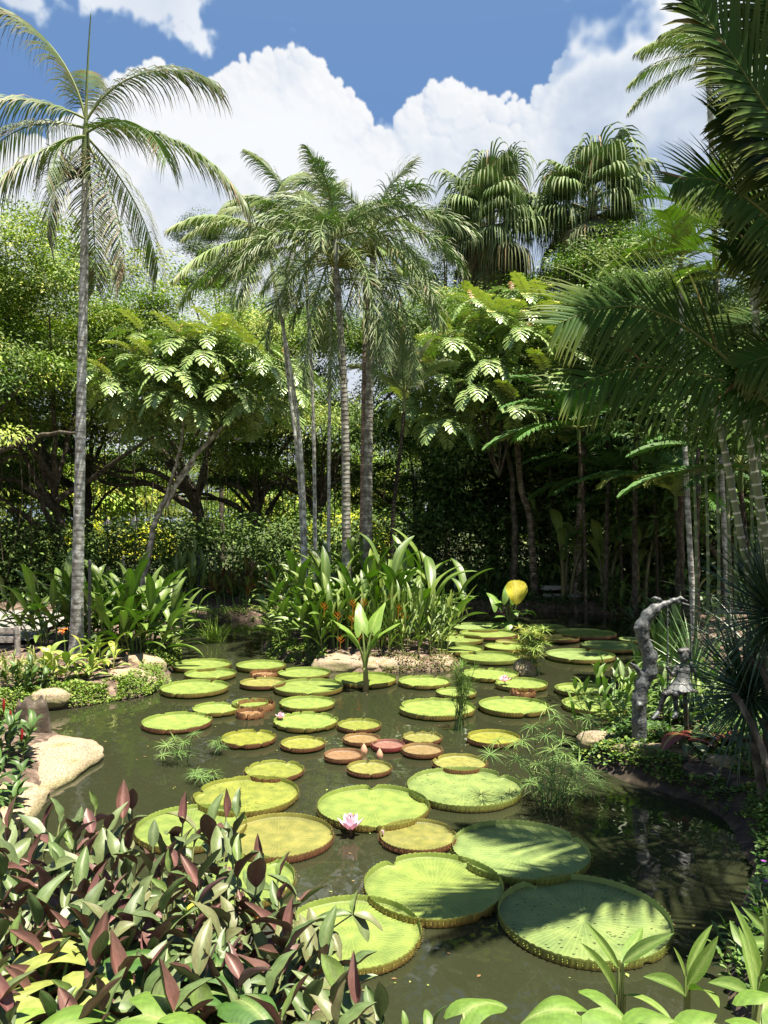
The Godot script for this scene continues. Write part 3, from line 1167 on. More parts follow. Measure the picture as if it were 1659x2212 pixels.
func make_pads() -> void:
	var G := Color(0.205, 0.278, 0.068)      # fresh green
	var D_ := Color(0.19, 0.265, 0.09)      # darker green, shade put into the colour of the shaded pads
	var Y := Color(0.24, 0.275, 0.054)        # yellow green
	var O := Color(0.215, 0.215, 0.06)        # olive
	var R_ := Color(0.26, 0.155, 0.085)       # reddish young
	var rg := Color(0.19, 0.16, 0.03)        # rim, brown green
	var rr := Color(0.16, 0.075, 0.03)      # rim, red brown
	var rgr := Color(0.17, 0.20, 0.035)
	var grp := "giant water lily pads floating on the pond"
	# px, py, width, colour, rim, notch azimuth, bites, specks, label
	var T := [
		[1260, 1987, 370, D_, rgr, 118, 0.0, 1, "dark green lily pad dotted all over with black specks, nearest the big-leaved plants"],
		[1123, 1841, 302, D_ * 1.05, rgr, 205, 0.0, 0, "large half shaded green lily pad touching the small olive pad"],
		[938, 1920, 308, G, rg, 128, 0.0, 0, "large bright green lily pad with feathery palm shade and a notch at its back"],
		[759, 2021, 304, G, rg, 160, 0.0, 0, "large green lily pad under the drooping ginger twig"],
		[520, 1908, 238, G, rg, 60, 0.0, 0, "green lily pad half hidden by the purple ginger bed"],
		[602, 1812, 240, O * 1.05, rr, 190, 0.0, 0, "olive yellow lily pad with a thick spiny red brown rim beside the pink bloom"],
		[413, 1792, 242, G, rg, 40, 0.0, 0, "green lily pad behind the topmost purple ginger shoots"],
		[903, 1811, 168, O, rr, 20, 0.0, 0, "small olive lily pad with a quilted edge wedged between larger green pads"],
		[806, 1747, 246, G * 1.03, rg, 92, 0.0, 0, "round green lily pad with a seam down its middle, just behind the pink bloom"],
		[1003, 1706, 252, G * Color(1, 1, 1.3), rgr, 40, 0.15, 1, "large pale green lily pad with a shadow blot, in front of the umbrella sedge"],
		[532, 1722, 230, Y * 0.95, rg, 170, 0.25, 1, "yellow green lily pad peppered with brown holes, overlapping a small red-rimmed pad"],
		[593, 1669, 130, Y, rr, 70, 0.6, 1, "small yellow lily pad with a bitten red rim behind the peppered pad"],
		[798, 1664, 96, O * 1.1, rr, 95, 0.1, 0, "small olive lily pad below the cluster of reddish young pads"],
		[994, 1653, 118, O * 1.15, rr, 150, 0.2, 0, "small yellow olive lily pad touching the back of the pale large pad"],
		[742, 1636, 84, R_, rr, 10, 0.2, 0, "reddish young lily pad beside the two pointed buds"],
		[838, 1614, 72, R_ * Color(1.05, 0.85, 1.3), Color(0.20, 0.035, 0.03), 200, 0.0, 0, "deep red young lily pad in the middle of the young cluster"],
		[912, 1625, 90, R_ * Color(0.98, 1.2, 1), rr, 190, 0.0, 0, "reddish olive young lily pad at the end of the young cluster"],
		[780, 1601, 80, R_ * Color(1.05, 1.2, 1), rr, 340, 0.3, 0, "orange tinged young lily pad at the back of the young cluster"],
		[912, 1598, 86, O * 1.05, rr, 110, 0.7, 0, "small olive young lily pad with a torn back edge"],
		[655, 1611, 98, Y * Color(1.05, 0.98, 1), rr, 60, 0.2, 1, "small yellow lily pad on its own left of the young red cluster"],
		[537, 1600, 120, Y * Color(1.05, 1, 0.8), rr, 80, 0.8, 1, "bright yellow lily pad with a deeply bitten back edge"],
		[1065, 1599, 116, Y * Color(1.08, 0.98, 0.8), rr, 170, 0.1, 0, "golden yellow lily pad beside the leaning umbrella sedge"],
		[776, 1571, 96, Y * 0.9, rr, 260, 0.35, 0, "small yellow green lily pad behind the orange tinged young pad"],
		[384, 1564, 152, G * 1.12, rr, 40, 0.5, 0, "nibbled green lily pad closest to the granite boulder side"],
		[661, 1563, 142, G * 1.15, rg, 30, 0.75, 1, "green lily pad with a frayed outline in front of the arrow-leaved plant"],
		[467, 1535, 104, G * 1.15, rg, 60, 0.6, 0, "small frayed green lily pad next to the curled brown young pads"],
		[540, 1524, 80, G * 1.1, rg, 100, 0.3, 0, "small green lily pad partly behind a curled brown young pad"],
		[664, 1524, 122, G * 1.1, rg, 210, 0.25, 0, "green lily pad in front of the shaded striped pad by the island"],
		[944, 1535, 168, G * 1.12, rg, 170, 0.3, 0, "broad green lily pad behind the thin papyrus stems"],
		[1109, 1530, 154, G * 1.1, rg, 280, 0.1, 0, "broad green lily pad with a crisp scalloped rim in open water"],
		[1288, 1528, 150, G * 1.15, rg, 30, 0.4, 0, "green lily pad behind the pale leaf clump at the statue's foot"],
		[1256, 1494, 116, G * 1.1, rg, 10, 0.1, 0, "green lily pad second in line behind the pale leaf clump"],
		[1126, 1482, 118, G * 1.12, rg, 170, 0.3, 0, "green lily pad carrying the open pale pink bloom"],
		[1059, 1461, 124, G * 1.1, rg, 90, 0.6, 0, "frayed green lily pad behind the pad with the pale pink bloom"],
		[917, 1477, 116, G * 1.1, rg, 60, 0.5, 0, "green lily pad between the stone of the island and the thin papyrus"],
		[986, 1501, 90, G * 1.1, rg, 300, 0.4, 0, "small green lily pad just behind the thin papyrus stems"],
		[789, 1472, 140, Y * Color(0.8, 0.95, 0.9), rg, 100, 0.4, 0, "green lily pad pressed against the island behind the arrow-leaved plant"],
		[667, 1489, 152, G, rg, 275, 0.0, 0, "green lily pad with a shadow at one end beside the arrow-leaved plant"],
		[421, 1491, 150, G * 1.1, rg, 70, 0.3, 0, "green lily pad nearest the mossy soil bank of the grey palm"],
		[568, 1480, 100, O * 1.1, rr, 120, 0.1, 0, "small olive lily pad with a pink tinge among green ones"],
		[657, 1459, 116, G * 1.05, rg, 150, 0.0, 0, "green lily pad right below the mossy side of the island"],
		[454, 1461, 112, G * 1.05, rg, 300, 0.0, 0, "small green lily pad between two wider ones near the soil bank"],
		[437, 1441, 130, G * 1.05, rg, 35, 0.3, 0, "green lily pad with a folded back corner at the mouth of the inlet"],
		[565, 1442, 110, G, rg, 20, 0.2, 0, "green lily pad beside the tall grass tuft's reflection"],
		[1058, 1425, 132, G * 0.95, rgr, 10, 0.0, 0, "wide green lily pad level with the foot of the sedge with yellowing tops"],
		[983, 1406, 124, G * 0.98, rg, 100, 0.0, 0, "green lily pad close to the end of the island"],
		[1096, 1402, 98, G * 1.1, rg, 300, 0.1, 0, "green lily pad hard behind the sedge with yellowing tops"],
		[952, 1371, 74, G, rg, 60, 0.1, 0, "small green lily pad peeping out past the end of the island"],
		[981, 1385, 128, G * 0.95, rg, 80, 0.1, 0, "second green lily pad past the end of the island"],
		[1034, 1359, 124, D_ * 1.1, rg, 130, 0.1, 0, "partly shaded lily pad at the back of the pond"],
		[1055, 1374, 130, G, rr, 200, 0.1, 0, "green lily pad with a reddish rim before the yellow-leaved plant"],
		[1094, 1391, 48, O * 1.15, rg, 20, 0.1, 0, "tiny yellowish lily pad between two large far ones"],
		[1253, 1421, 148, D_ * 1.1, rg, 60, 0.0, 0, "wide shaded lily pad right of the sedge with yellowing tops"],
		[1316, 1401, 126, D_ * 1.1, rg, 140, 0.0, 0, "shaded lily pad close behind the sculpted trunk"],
		[1210, 1383, 84, O * 1.15, rr, 30, 0.2, 0, "small yellowish lily pad with a wavy rim at the far side"],
		[1266, 1373, 130, G * 0.95, rr, 220, 0.1, 0, "far green lily pad with a tall red rim"],
		[1180, 1359, 84, G * 0.9, rg, 330, 0.1, 0, "far green lily pad next to the yellow-leaved plant"],
		[1368, 1387, 62, D_ * 1.1, rg, 330, 0.1, 0, "small far lily pad peeping out beside the sculpted trunk"],
	]
	for k in T.size():
		var t = T[k]
		var c := W(t[0], t[1] + 1.0, 0.02)
		var R: float = t[2] * 0.5 / FOCAL * -c.z * 0.965
		var col: Color = t[3]
		col.a = 1
		var m := lily_pad(R, col, t[4], deg_to_rad(t[5]), {"bites": t[6], "rim": 0.047 if k < 12 else 0.05, "spines": k < 24})
		var o := top("lily_pad", m[0], M.pad_specked if t[7] == 1 else M.pad, t[8], "lily pad", Transform3D(Basis(), Vector3(c.x, 0.004 + 0.0007 * k, c.z)), grp)
		part("rim", m[1], M.rim, o)
	# young curled pads, buds and blooms
	var y := [[570, 1462, 0.26, "curled brown young lily leaf between green pads under the island"], [552, 1531, 0.30, "curled brown young lily leaf lying over a small green pad"], [541, 1548, 0.21, "smallest curled brown young lily leaf in open water"], [1130, 1503, 0.2, "tan withered young lily leaf in front of the pad with the pale bloom"]]
	for t in y:
		var c := W(t[0], t[1])
		var m := lily_pad(t[2], Color(0.26, 0.15, 0.07), Color(0.2, 0.10, 0.04), rf(0, 6), {"bites": 0.7, "rim": 0.09, "lean": -0.2})
		var o := top("young_lily_leaf", m[0], M.pad, t[3], "lily leaf", Transform3D(Basis(), Vector3(c.x, 0.01, c.z)))
		part("rim", m[1], M.rim, o)

func flower(at: Vector3, s: float, open: float, label: String, stalk := 0.0) -> void:
	var f := thing("water_lily_flower", label, "flower", at)
	if stalk > 0:
		var b := Buf.new()
		b.tube(PackedVector3Array([Vector3(0, -stalk, 0), Vector3(0.01, -stalk * 0.5, 0), Vector3(0, 0.01, 0)]), PackedFloat32Array([0.012, 0.012, 0.016]), 7, Color(0.13, 0.07, 0.03))
		part("stalk", b.mesh(), M.blade, f)
	var ps := [blade(s, s * 0.46, Color(0.86, 0.64, 0.74), {"el": 0, "droop": -35, "fold": 28, "p": 0.72, "q": 0.6, "wave": 0.01, "mid": Color(0.7, 0.5, 0.58), "tip": Color(0.75, 0.52, 0.62)}), blade(s * 0.9, s * 0.42, Color(0.88, 0.76, 0.82), {"el": 0, "droop": -45, "fold": 30, "p": 0.72, "q": 0.6, "wave": 0.01, "mid": Color(0.78, 0.62, 0.7), "tip": Color(0.8, 0.6, 0.7)})]
	for ring in 3:
		var n: int = [6, 7, 5][ring]
		for k in n:
			var el := lerpf([84.0, 88.0, 89.0][ring], [8.0, 38.0, 68.0][ring], open)
			part("petal", ps[0 if ring == 0 else 1], M.petal, f, Transform3D(aim(dirv(360.0 * k / n + ring * 31, el)), Vector3(0, 0.005 * ring, 0)))
	for k in 3:
		part("sepal", blade(s * 0.75, s * 0.34, Color(0.16, 0.07, 0.05), {"el": 0, "droop": -40, "fold": 25, "p": 0.7, "q": 0.6}), M.petal, f, Transform3D(aim(dirv(120.0 * k + 260, 60.0)), Vector3(0, -0.012, 0)))
# ---------- palms and trees
func palm(called: String, label: String, group: String, path: PackedVector3Array, r0: float, r1: float, o := {}) -> Node3D:
	var base := path[0]
	var t := thing(called, label, "palm", base, group)
	var rel := PackedVector3Array()
	for p in path:
		rel.append(p - base)
	part("trunk", ringed(rel, r0, r1, o.get("step", 0.14), o.get("ridge", 0.006), o.get("ca", Color(0.85, 0.85, 0.82)), o.get("cb", Color(0.5, 0.49, 0.45)), o.get("sides", 10), o.get("flare", 0.3)), o.get("bark", M.pale_bark), t)
	var tip: Vector3 = rel[rel.size() - 1]
	var sh: float = o.get("shaft", 1.0)
	if sh > 0:
		var b := Buf.new()
		var top_ := tip + Vector3(0, sh, 0)
		b.tube(PackedVector3Array([tip - Vector3(0, 0.03, 0), tip + Vector3(0, sh * 0.2, 0), tip + Vector3(0, sh * 0.6, 0), top_]), PackedFloat32Array([r1 * 1.05, r1 * 1.35, r1 * 1.1, r1 * 0.45]), 10, o.get("shaft_col", Color(0.13, 0.15, 0.06)))
		part("crownshaft", b.mesh(), M.frond, t)
		tip = top_
	for f in o.get("crown", []):
		# [mesh, azimuth, drop below the crown's top, scale]
		var s: float = f[3] if f.size() > 3 else rf(0.9, 1.1)
		part("frond", f[0], o.get("mat", M.frond), t, Transform3D(aim(dirv(f[1], 0)).scaled(Vector3.ONE * s), tip - Vector3(0, f[2], 0)))
	return t

func fruit(parent: Node3D, at: Vector3, dir: Vector3, n: int, L: float, col: Color, droop := 1.2) -> void:
	var b := Buf.new()
	for k in n:
		var d := (dir + Vector3(rf(-0.5, 0.5), rf(-0.5, 0.5), rf(-0.5, 0.5))).normalized()
		var p := PackedVector3Array()
		var q := at
		var l := L * rf(0.7, 1.1)
		for j in 5:
			p.append(q)
			q += d * l / 4.0
			d = (d + Vector3.DOWN * droop * 0.25).normalized()
		b.tube(p, taper(5, 0.012, 0.008), 3, tint(col, 0.25))
	part("fruit_cluster", b.mesh(), M.foliage, parent)

func make_palms() -> void:
	# the tall grey palm on the planted point
	var g := Color(0.11, 0.165, 0.065)
	var gt := Color(0.20, 0.19, 0.12)
	var lf := func(L, el, dr, hang, vee := -12.0, br := 0.10): return frond_on(arc(L, el, dr, 18), {"n": 70, "ll": 0.95, "lw": 0.028, "sweep0": 66, "sweep1": 26, "vee": vee, "hang": hang * 1.35, "plume": 10, "col": g, "tip": gt, "brown": br, "rr": 0.03, "start": 0.08, "jit": 0.22, "full": 0.62})
	var base := put(165, 1412)
	var z := -base.z
	var path := curve([base, D(170, 1150, z), D(177, 800, z), D(183, 520, z), D(185, 385, z)], 24)
	var up1 = lf.call(3.3, 76, 62, 0.85)
	var up2 = lf.call(3.0, 64, 92, 1.0)
	var flat1 = lf.call(2.9, 24, 70, 0.8)
	var down1 = lf.call(3.8, 0, 58, 0.75)
	var down2 = lf.call(3.3, -24, 52, 0.7)
	var down3 = lf.call(3.2, -52, 36, 0.5, -8.0, 0.3)
	var spear := frond_on(arc(2.0, 89, 3, 10), {"n": 30, "ll": 0.4, "lw": 0.03, "sweep0": 9, "sweep1": 5, "vee": 0, "hang": 0.0, "col": g, "rr": 0.035})
	var p := palm("grey_palm", "tall grey ringed palm with drooping fronds, alone on the planted point", "", path, 0.118, 0.072, {"ca": Color(1.25, 1.25, 1.2), "cb": Color(0.7, 0.69, 0.65), "step": 0.13, "ridge": 0.0035, "shaft": 1.25, "shaft_col": Color(0.10, 0.13, 0.05), "sides": 14,
		"crown": [[up2, 10, 0.1, 1.0], [up1, 176, 0.05, 1.05], [flat1, 190, 0.05, 1.0], [flat1, 165, 0.25, 0.95], [down1, -6, 0.2, 1.0], [down1, -42, 0.35, 0.9], [down2, 200, 0.4, 1.05], [down3, -30, 0.5, 1.0], [down2, 60, 0.4, 0.9], [down3, 100, 0.45, 0.9], [up1, 110, 0.0, 0.75], [down3, 240, 0.5, 0.75], [down2, -95, 0.4, 0.7], [spear, 0, 0.0, 1.0]]})
	fruit(p, path[path.size() - 1] - base + Vector3(0, 0.02, 0), Vector3(-0.9, 0.25, 0.3), 46, 0.85, Color(0.05, 0.045, 0.03), 1.1)
	# slender palms on the island's far side
	var gi := Color(0.165, 0.235, 0.08)
	var sl := func(L, el, dr, hang): return frond_on(arc(L, el, dr, 16), {"n": 56, "ll": 0.72, "lw": 0.030, "sweep0": 64, "sweep1": 28, "vee": -8, "hang": hang * 1.3, "plume": 8, "col": gi, "tip": Color(0.2, 0.22, 0.09), "brown": 0.05, "rr": 0.024, "start": 0.1})
	var s1 = sl.call(2.3, 62, 110, 0.95)
	var s2 = sl.call(2.5, 26, 66, 0.9)
	var s3 = sl.call(2.8, -10, 45, 0.8)
	var s4 = sl.call(2.3, 82, 60, 0.7)
	var s5 = sl.call(2.4, -40, 35, 0.5)
	var slim := [
		[[665, 1225, 19.2], [652, 1000, 19.2], [628, 800, 19.2], [598, 640, 19.2], [583, 550, 19.2], "slender pale palm leaning from behind the island towards the grey palm", [[s1, 150, 0.1], [s2, 178, 0.1], [s2, 200, 0.2], [s3, 165, 0.3], [s3, 215, 0.3], [s3, 120, 0.3], [s4, 60, 0], [s1, 20, 0.1], [s2, -30, 0.2], [s5, -60, 0.4], [s2, 95, 0.1], [s5, 240, 0.4]]],
		[[660, 1215, 19.8], [645, 1010, 19.8], [618, 780, 19.8], [612, 640, 19.8], [636, 545, 19.8], "second slender pale palm whose foot touches the leaning one", [[s1, 170, 0], [s1, 40, 0], [s2, 10, 0.1], [s3, 190, 0.3], [s3, -20, 0.3], [s5, 120, 0.4], [s4, 200, 0], [s2, 250, 0.2]]],
		[[683, 1190, 20.4], [678, 950, 20.4], [670, 750, 20.4], [664, 660, 20.4], [662, 570, 20.4], "thin upright pale palm, middle of three behind the island", [[s1, 140, 0], [s4, 100, 0], [s2, 170, 0.1], [s3, 205, 0.2], [s2, 5, 0.1], [s3, -20, 0.3], [s5, 70, 0.4], [s5, 250, 0.3]]],
		[[709, 1185, 20.6], [711, 950, 20.6], [713, 750, 20.6], [716, 640, 20.6], [718, 545, 20.6], "thin upright pale palm just left of the thick ringed palm", [[s1, 130, 0], [s1, 30, 0], [s4, 240, 0], [s2, 180, 0.1], [s2, -10, 0.1], [s3, 160, 0.3], [s3, -40, 0.3]]],
	]
	for t in slim:
		var pp := []
		for k in 5:
			pp.append(D(t[k][0], t[k][1], t[k][2]))
		var b0: Vector3 = pp[0]
		pp[0] = on(b0.x, b0.z)
		palm("slender_palm", t[5], "slender palms behind the island", curve(pp, 20), 0.055, 0.04, {"step": 0.2, "ridge": 0.002, "shaft": 0.7, "crown": t[6], "sides": 9, "ca": Color(1.2, 1.2, 1.15), "cb": Color(0.8, 0.79, 0.75), "shaft_col": Color(0.14, 0.19, 0.07)})
	# two foxtail palms with bushy fronds
	var gf := Color(0.135, 0.20, 0.085)
	var fx := func(L, el, dr, hang, pl := 75.0): return frond_on(arc(L, el, dr, 18, 1.05), {"n": 84, "ll": 0.52, "lw": 0.025, "sweep0": 60, "sweep1": 30, "vee": 0, "hang": hang * 1.3, "plume": pl, "col": gf, "tip": Color(0.22, 0.23, 0.12), "brown": 0.03, "rr": 0.03, "start": 0.14, "seg": 4, "jit": 0.2, "full": 0.68})
	var f1 = fx.call(2.4, 66, 84, 0.6)
	var f2 = fx.call(2.5, 44, 84, 0.6)
	var f3 = fx.call(2.6, 18, 85, 0.45)
	var f4 = fx.call(2.9, -20, 66, 0.35)
	var f5 = fx.call(3.3, -58, 30, 0.3)
	var f6 = fx.call(2.0, 80, 40, 0.5, 60.0)
	var cf := [[f6, 90, 0], [f1, 20, 0], [f1, 150, 0], [f1, 260, 0], [f2, 185, 0.05], [f2, 75, 0.05], [f2, -20, 0.05], [f3, 200, 0.1], [f3, -12, 0.1], [f3, 120, 0.1], [f3, 265, 0.1], [f4, 165, 0.2], [f4, 30, 0.2], [f4, -55, 0.2], [f5, 230, 0.3], [f5, 100, 0.3], [f5, 350, 0.3]]
	base = on(D(749, 1290, 17.6).x, -17.6)
	z = 17.6
	p = palm("foxtail_palm", "thick ringed foxtail palm with bushy fronds and yellow flower sprays amid the island", "foxtail palms on the island", curve([base, D(748, 1150, z), D(745, 900, z), D(735, 700, z), D(725, 575, z)], 20), 0.112, 0.072, {"step": 0.105, "ridge": 0.006, "shaft": 0.75, "crown": cf, "ca": Color(0.62, 0.60, 0.55), "cb": Color(0.36, 0.34, 0.3), "shaft_col": Color(0.2, 0.22, 0.16), "sides": 12})
	var tp := D(725, 575, z) - base
	fruit(p, tp, Vector3(0.8, 0.4, 0.2), 60, 0.75, Color(0.22, 0.24, 0.06), 1.0)
	fruit(p, tp, Vector3(-0.7, 0.45, 0.4), 44, 0.6, Color(0.22, 0.24, 0.06), 1.0)
	base = on(D(792, 1290, 18.2).x, -18.2)
	z = 18.2
	var cf2 := [[f6, 20, 0], [f1, 100, 0], [f1, 200, 0], [f2, 10, 0.05], [f2, -60, 0.05], [f2, 130, 0.05], [f3, -5, 0.1], [f3, 60, 0.1], [f3, 235, 0.1], [f4, 8, 0.2], [f4, -25, 0.25], [f4, 140, 0.2], [f5, -8, 0.3], [f5, 35, 0.3], [f5, -70, 0.35], [f5, 215, 0.3]]
	p = palm("foxtail_palm", "thick ringed foxtail palm with fronds hanging far down, nearer the island's end", "foxtail palms on the island", curve([base, D(794, 1150, z), D(797, 900, z), D(800, 700, z), D(806, 560, z)], 20), 0.118, 0.075, {"step": 0.105, "ridge": 0.006, "shaft": 0.7, "crown": cf2, "ca": Color(0.70, 0.68, 0.63), "cb": Color(0.42, 0.40, 0.36), "shaft_col": Color(0.17, 0.19, 0.12), "sides": 12})
	fruit(p, D(806, 560, z) - base, Vector3(-0.3, 0.7, 0.6), 50, 0.7, Color(0.21, 0.23, 0.06), 0.9)
	base = on(D(783, 1290, 19).x, -19)
	palm("brown_palm", "red brown ringed palm trunk tucked behind the paler foxtail palm", "", curve([base, D(786, 1100, 19), D(788, 900, 19), D(792, 640, 19)], 14), 0.11, 0.08, {"step": 0.15, "ridge": 0.008, "shaft": 0.5, "crown": [[f3, 20, 0.1], [f3, 160, 0.1], [f4, 80, 0.1], [f4, 280, 0.1], [f2, 230, 0]], "ca": Color(0.4, 0.27, 0.22), "cb": Color(0.6, 0.5, 0.42)})
	# small leaning ringed palm behind the island
	base = on(D(843, 1300, 20.4).x, -20.4)
	var y1 = fx.call(1.5, 78, 25, 0.15, 12.0)
	var y2 = fx.call(1.5, 50, 50, 0.3, 12.0)
	palm("young_ringed_palm", "thin dark ringed palm leaning behind the island, with an upright shuttlecock crown", "", curve([base, D(848, 1130, 20.4), D(866, 960, 20.4), D(873, 890, 20.4)], 14), 0.06, 0.045, {"step": 0.12, "ridge": 0.005, "shaft": 0.5, "crown": [[y1, 20, 0], [y1, 140, 0], [y1, 260, 0], [y2, 80, 0], [y2, 200, 0], [y2, 320, 0], [y1, 80, 0]], "ca": Color(0.35, 0.32, 0.25), "cb": Color(0.75, 0.72, 0.6), "bark": M.dark_bark})
	# two shaggy fan palms far behind
	var gs := Color(0.135, 0.185, 0.08)
	var fans := []
	for q in [[84, 0.5], [72, 0.6], [58, 0.8], [44, 0.9], [30, 1.0], [16, 1.1], [2, 1.1], [-14, 1.2], [-32, 1.1], [-52, 1.0]]:
		fans.append(fan(rf(1.25, 1.7), rf(2.2, 2.7), q[0], {"hang": 0.75 + q[1] * 0.6, "col": gs if q[0] > -10 else Color(0.11, 0.125, 0.06), "n": 40, "droop": 24, "brown": 0.03 if q[0] > 0 else 0.12}))
	var dead := fan(1.2, 2.4, -70, {"hang": 1.4, "col": Color(0.13, 0.10, 0.06), "n": 26, "brown": 0.6})
	var lv := [[1063, 440, 34.0, "shaggy fan palm far behind the trees with a narrower mop of hanging leaves", 3.0, 12], [1283, 415, 34.0, "larger shaggy fan palm far behind the trees, its crown the highest of the two", 3.3, 190]]
	for t in lv:
		var zz: float = t[2]
		var crn := []
		var rr := RandomNumberGenerator.new()
		rr.seed = t[5]
		for k in 46:
			var u := (k + 0.5) / 46.0
			var fk := clampi(int(pow(u, 0.85) * 10.0 + rr.randf_range(-0.9, 0.9)), 0, 9)
			crn.append([fans[fk], k * 137.5 + rr.randf_range(-20, 20), rr.randf_range(0.0, 0.5) + 1.3 * u, rr.randf_range(0.8, 1.15) * (1.1 if t[5] == 190 else 0.97)])
		for j in 11:
			crn.append([dead, 33.0 * j + rr.randf_range(-10, 10), 1.1 + rr.randf_range(0, 0.5), rr.randf_range(0.9, 1.2)])
		var b0 := D(t[0], 1130, zz)
		b0.y = 0.3
		palm("fan_palm", t[3], "shaggy fan palms behind the trees", curve([b0, D(t[0] + 2, 800, zz), D(t[0], 600, zz), D(t[0] - 4, t[1], zz)], 12), 0.22, 0.2, {"step": 0.3, "ridge": 0.01, "shaft": 0.0, "crown": crn, "mat": M.dark_foliage, "ca": Color(0.5, 0.42, 0.36), "cb": Color(0.35, 0.3, 0.25)})
	# a tall grey palm beyond the dark fronds
	var rp := [[s1, 160, 0.1, 1.1], [s2, 190, 0.1, 1.1], [s2, 215, 0.2, 1.1], [s2, 150, 0.2, 1.1], [s1, 20, 0, 1.1], [s2, -20, 0.1, 1.1], [s3, 175, 0.3, 1.1], [s3, 60, 0.3, 1.1], [s3, -60, 0.3, 1.1], [s4, 90, 0, 1.1]]
	palm("tall_palm", "very tall thin grey palm seen against cloud, its crown lost behind the dark fronds", "", curve([on(D(1560, 1130, 25).x, -25), D(1552, 800, 25), D(1542, 430, 25), D(1532, 190, 25)], 14), 0.13, 0.09, {"step": 0.2, "ridge": 0.003, "shaft": 1.2, "crown": rp})
	# bright feather palms behind the dark clump
	var gb := Color(0.15, 0.215, 0.05)
	var bp := func(L, el, dr, hang, vee := 22.0): return frond_on(arc(L, el, dr, 14), {"n": 34, "ll": 0.62, "lw": 0.05, "sweep0": 62, "sweep1": 32, "vee": vee, "hang": hang, "plume": 5, "col": gb, "tip": Color(0.25, 0.32, 0.06), "rr": 0.022, "start": 0.12, "seg": 3})
	var b1 = bp.call(1.9, 76, 50, 0.15)
	var b2 = bp.call(2.0, 48, 65, 0.2)
	var b3 = bp.call(2.0, 22, 60, 0.3)
	var bc := [[b1, 30, 0], [b1, 150, 0], [b1, 270, 0], [b2, 0, 0], [b2, 60, 0], [b2, 120, 0], [b2, 180, 0], [b2, 240, 0], [b2, 300, 0], [b3, 210, 0.1], [b3, 330, 0.1], [b3, 270, 0.1], [b3, 170, 0.1]]
	for t in [[1545, 520, 19.0, "bright green feather palm poking up above the arching dark frond", 1.0], [1470, 590, 18.0, "lower bright green feather palm just above the arching dark frond's tip", 0.85], [1625, 640, 16.0, "bright green feather palm half hidden by the dark clump", 1.0]]:
		var zz: float = t[2]
		var q := D(t[0], t[1], zz)
		var crn := []
		for f in bc:
			crn.append([f[0], f[1] + rf(-12, 12), f[2], t[4] * rf(0.9, 1.1)])
		palm("feather_palm", t[3], "bright feather palms behind the dark clump", curve([on(q.x + 0.3, q.z), Vector3(q.x + 0.1, q.y * 0.5, q.z), q], 10), 0.07, 0.05, {"step": 0.15, "ridge": 0.004, "shaft": 0.4, "crown": crn})
	# understorey palms in the shade of the far bank
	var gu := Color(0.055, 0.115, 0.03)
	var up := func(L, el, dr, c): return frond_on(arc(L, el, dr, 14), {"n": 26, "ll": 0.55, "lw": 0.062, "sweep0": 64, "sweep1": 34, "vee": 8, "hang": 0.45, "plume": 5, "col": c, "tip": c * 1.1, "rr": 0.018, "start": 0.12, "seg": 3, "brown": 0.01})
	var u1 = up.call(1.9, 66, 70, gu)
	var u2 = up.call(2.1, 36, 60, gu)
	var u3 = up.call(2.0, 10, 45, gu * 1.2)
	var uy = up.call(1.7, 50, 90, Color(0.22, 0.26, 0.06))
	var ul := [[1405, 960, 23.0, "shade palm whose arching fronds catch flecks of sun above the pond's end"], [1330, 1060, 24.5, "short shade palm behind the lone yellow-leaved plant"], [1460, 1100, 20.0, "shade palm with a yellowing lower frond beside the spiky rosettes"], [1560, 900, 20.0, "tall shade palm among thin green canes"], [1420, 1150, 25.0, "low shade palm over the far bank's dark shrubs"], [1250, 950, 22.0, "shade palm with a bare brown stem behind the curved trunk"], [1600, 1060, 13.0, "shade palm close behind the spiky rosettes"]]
	for k in ul.size():
		var t = ul[k]
		var zz: float = t[2]
		var q := D(t[0], t[1], zz)
		var crn := [[u1, 60, 0], [u1, 200, 0], [u2, 10, 0], [u2, 80, 0], [u2, 150, 0], [u2, 190, 0], [u2, 250, 0], [u2, 310, 0], [u3, 170, 0.1], [u3, 220, 0.1], [u3, 280, 0.1], [u3, 340, 0.1]]
		if k == 2:
			crn[8] = [uy, 190, 0.1]
			crn[9] = [uy, 225, 0.1]
		for f in crn:
			f[1] += rf(-15, 15)
		for f in crn:
			f.append(rf(0.9, 1.1) * (zz / 17.0 if zz > 17.0 else 1.0))
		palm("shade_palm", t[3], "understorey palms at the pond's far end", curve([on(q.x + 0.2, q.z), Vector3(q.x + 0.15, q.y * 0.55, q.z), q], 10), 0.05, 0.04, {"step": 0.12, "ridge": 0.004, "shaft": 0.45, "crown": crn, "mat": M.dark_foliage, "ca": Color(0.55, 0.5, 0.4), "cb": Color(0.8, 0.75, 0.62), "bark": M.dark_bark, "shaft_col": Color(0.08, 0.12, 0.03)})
	make_clump_palm()

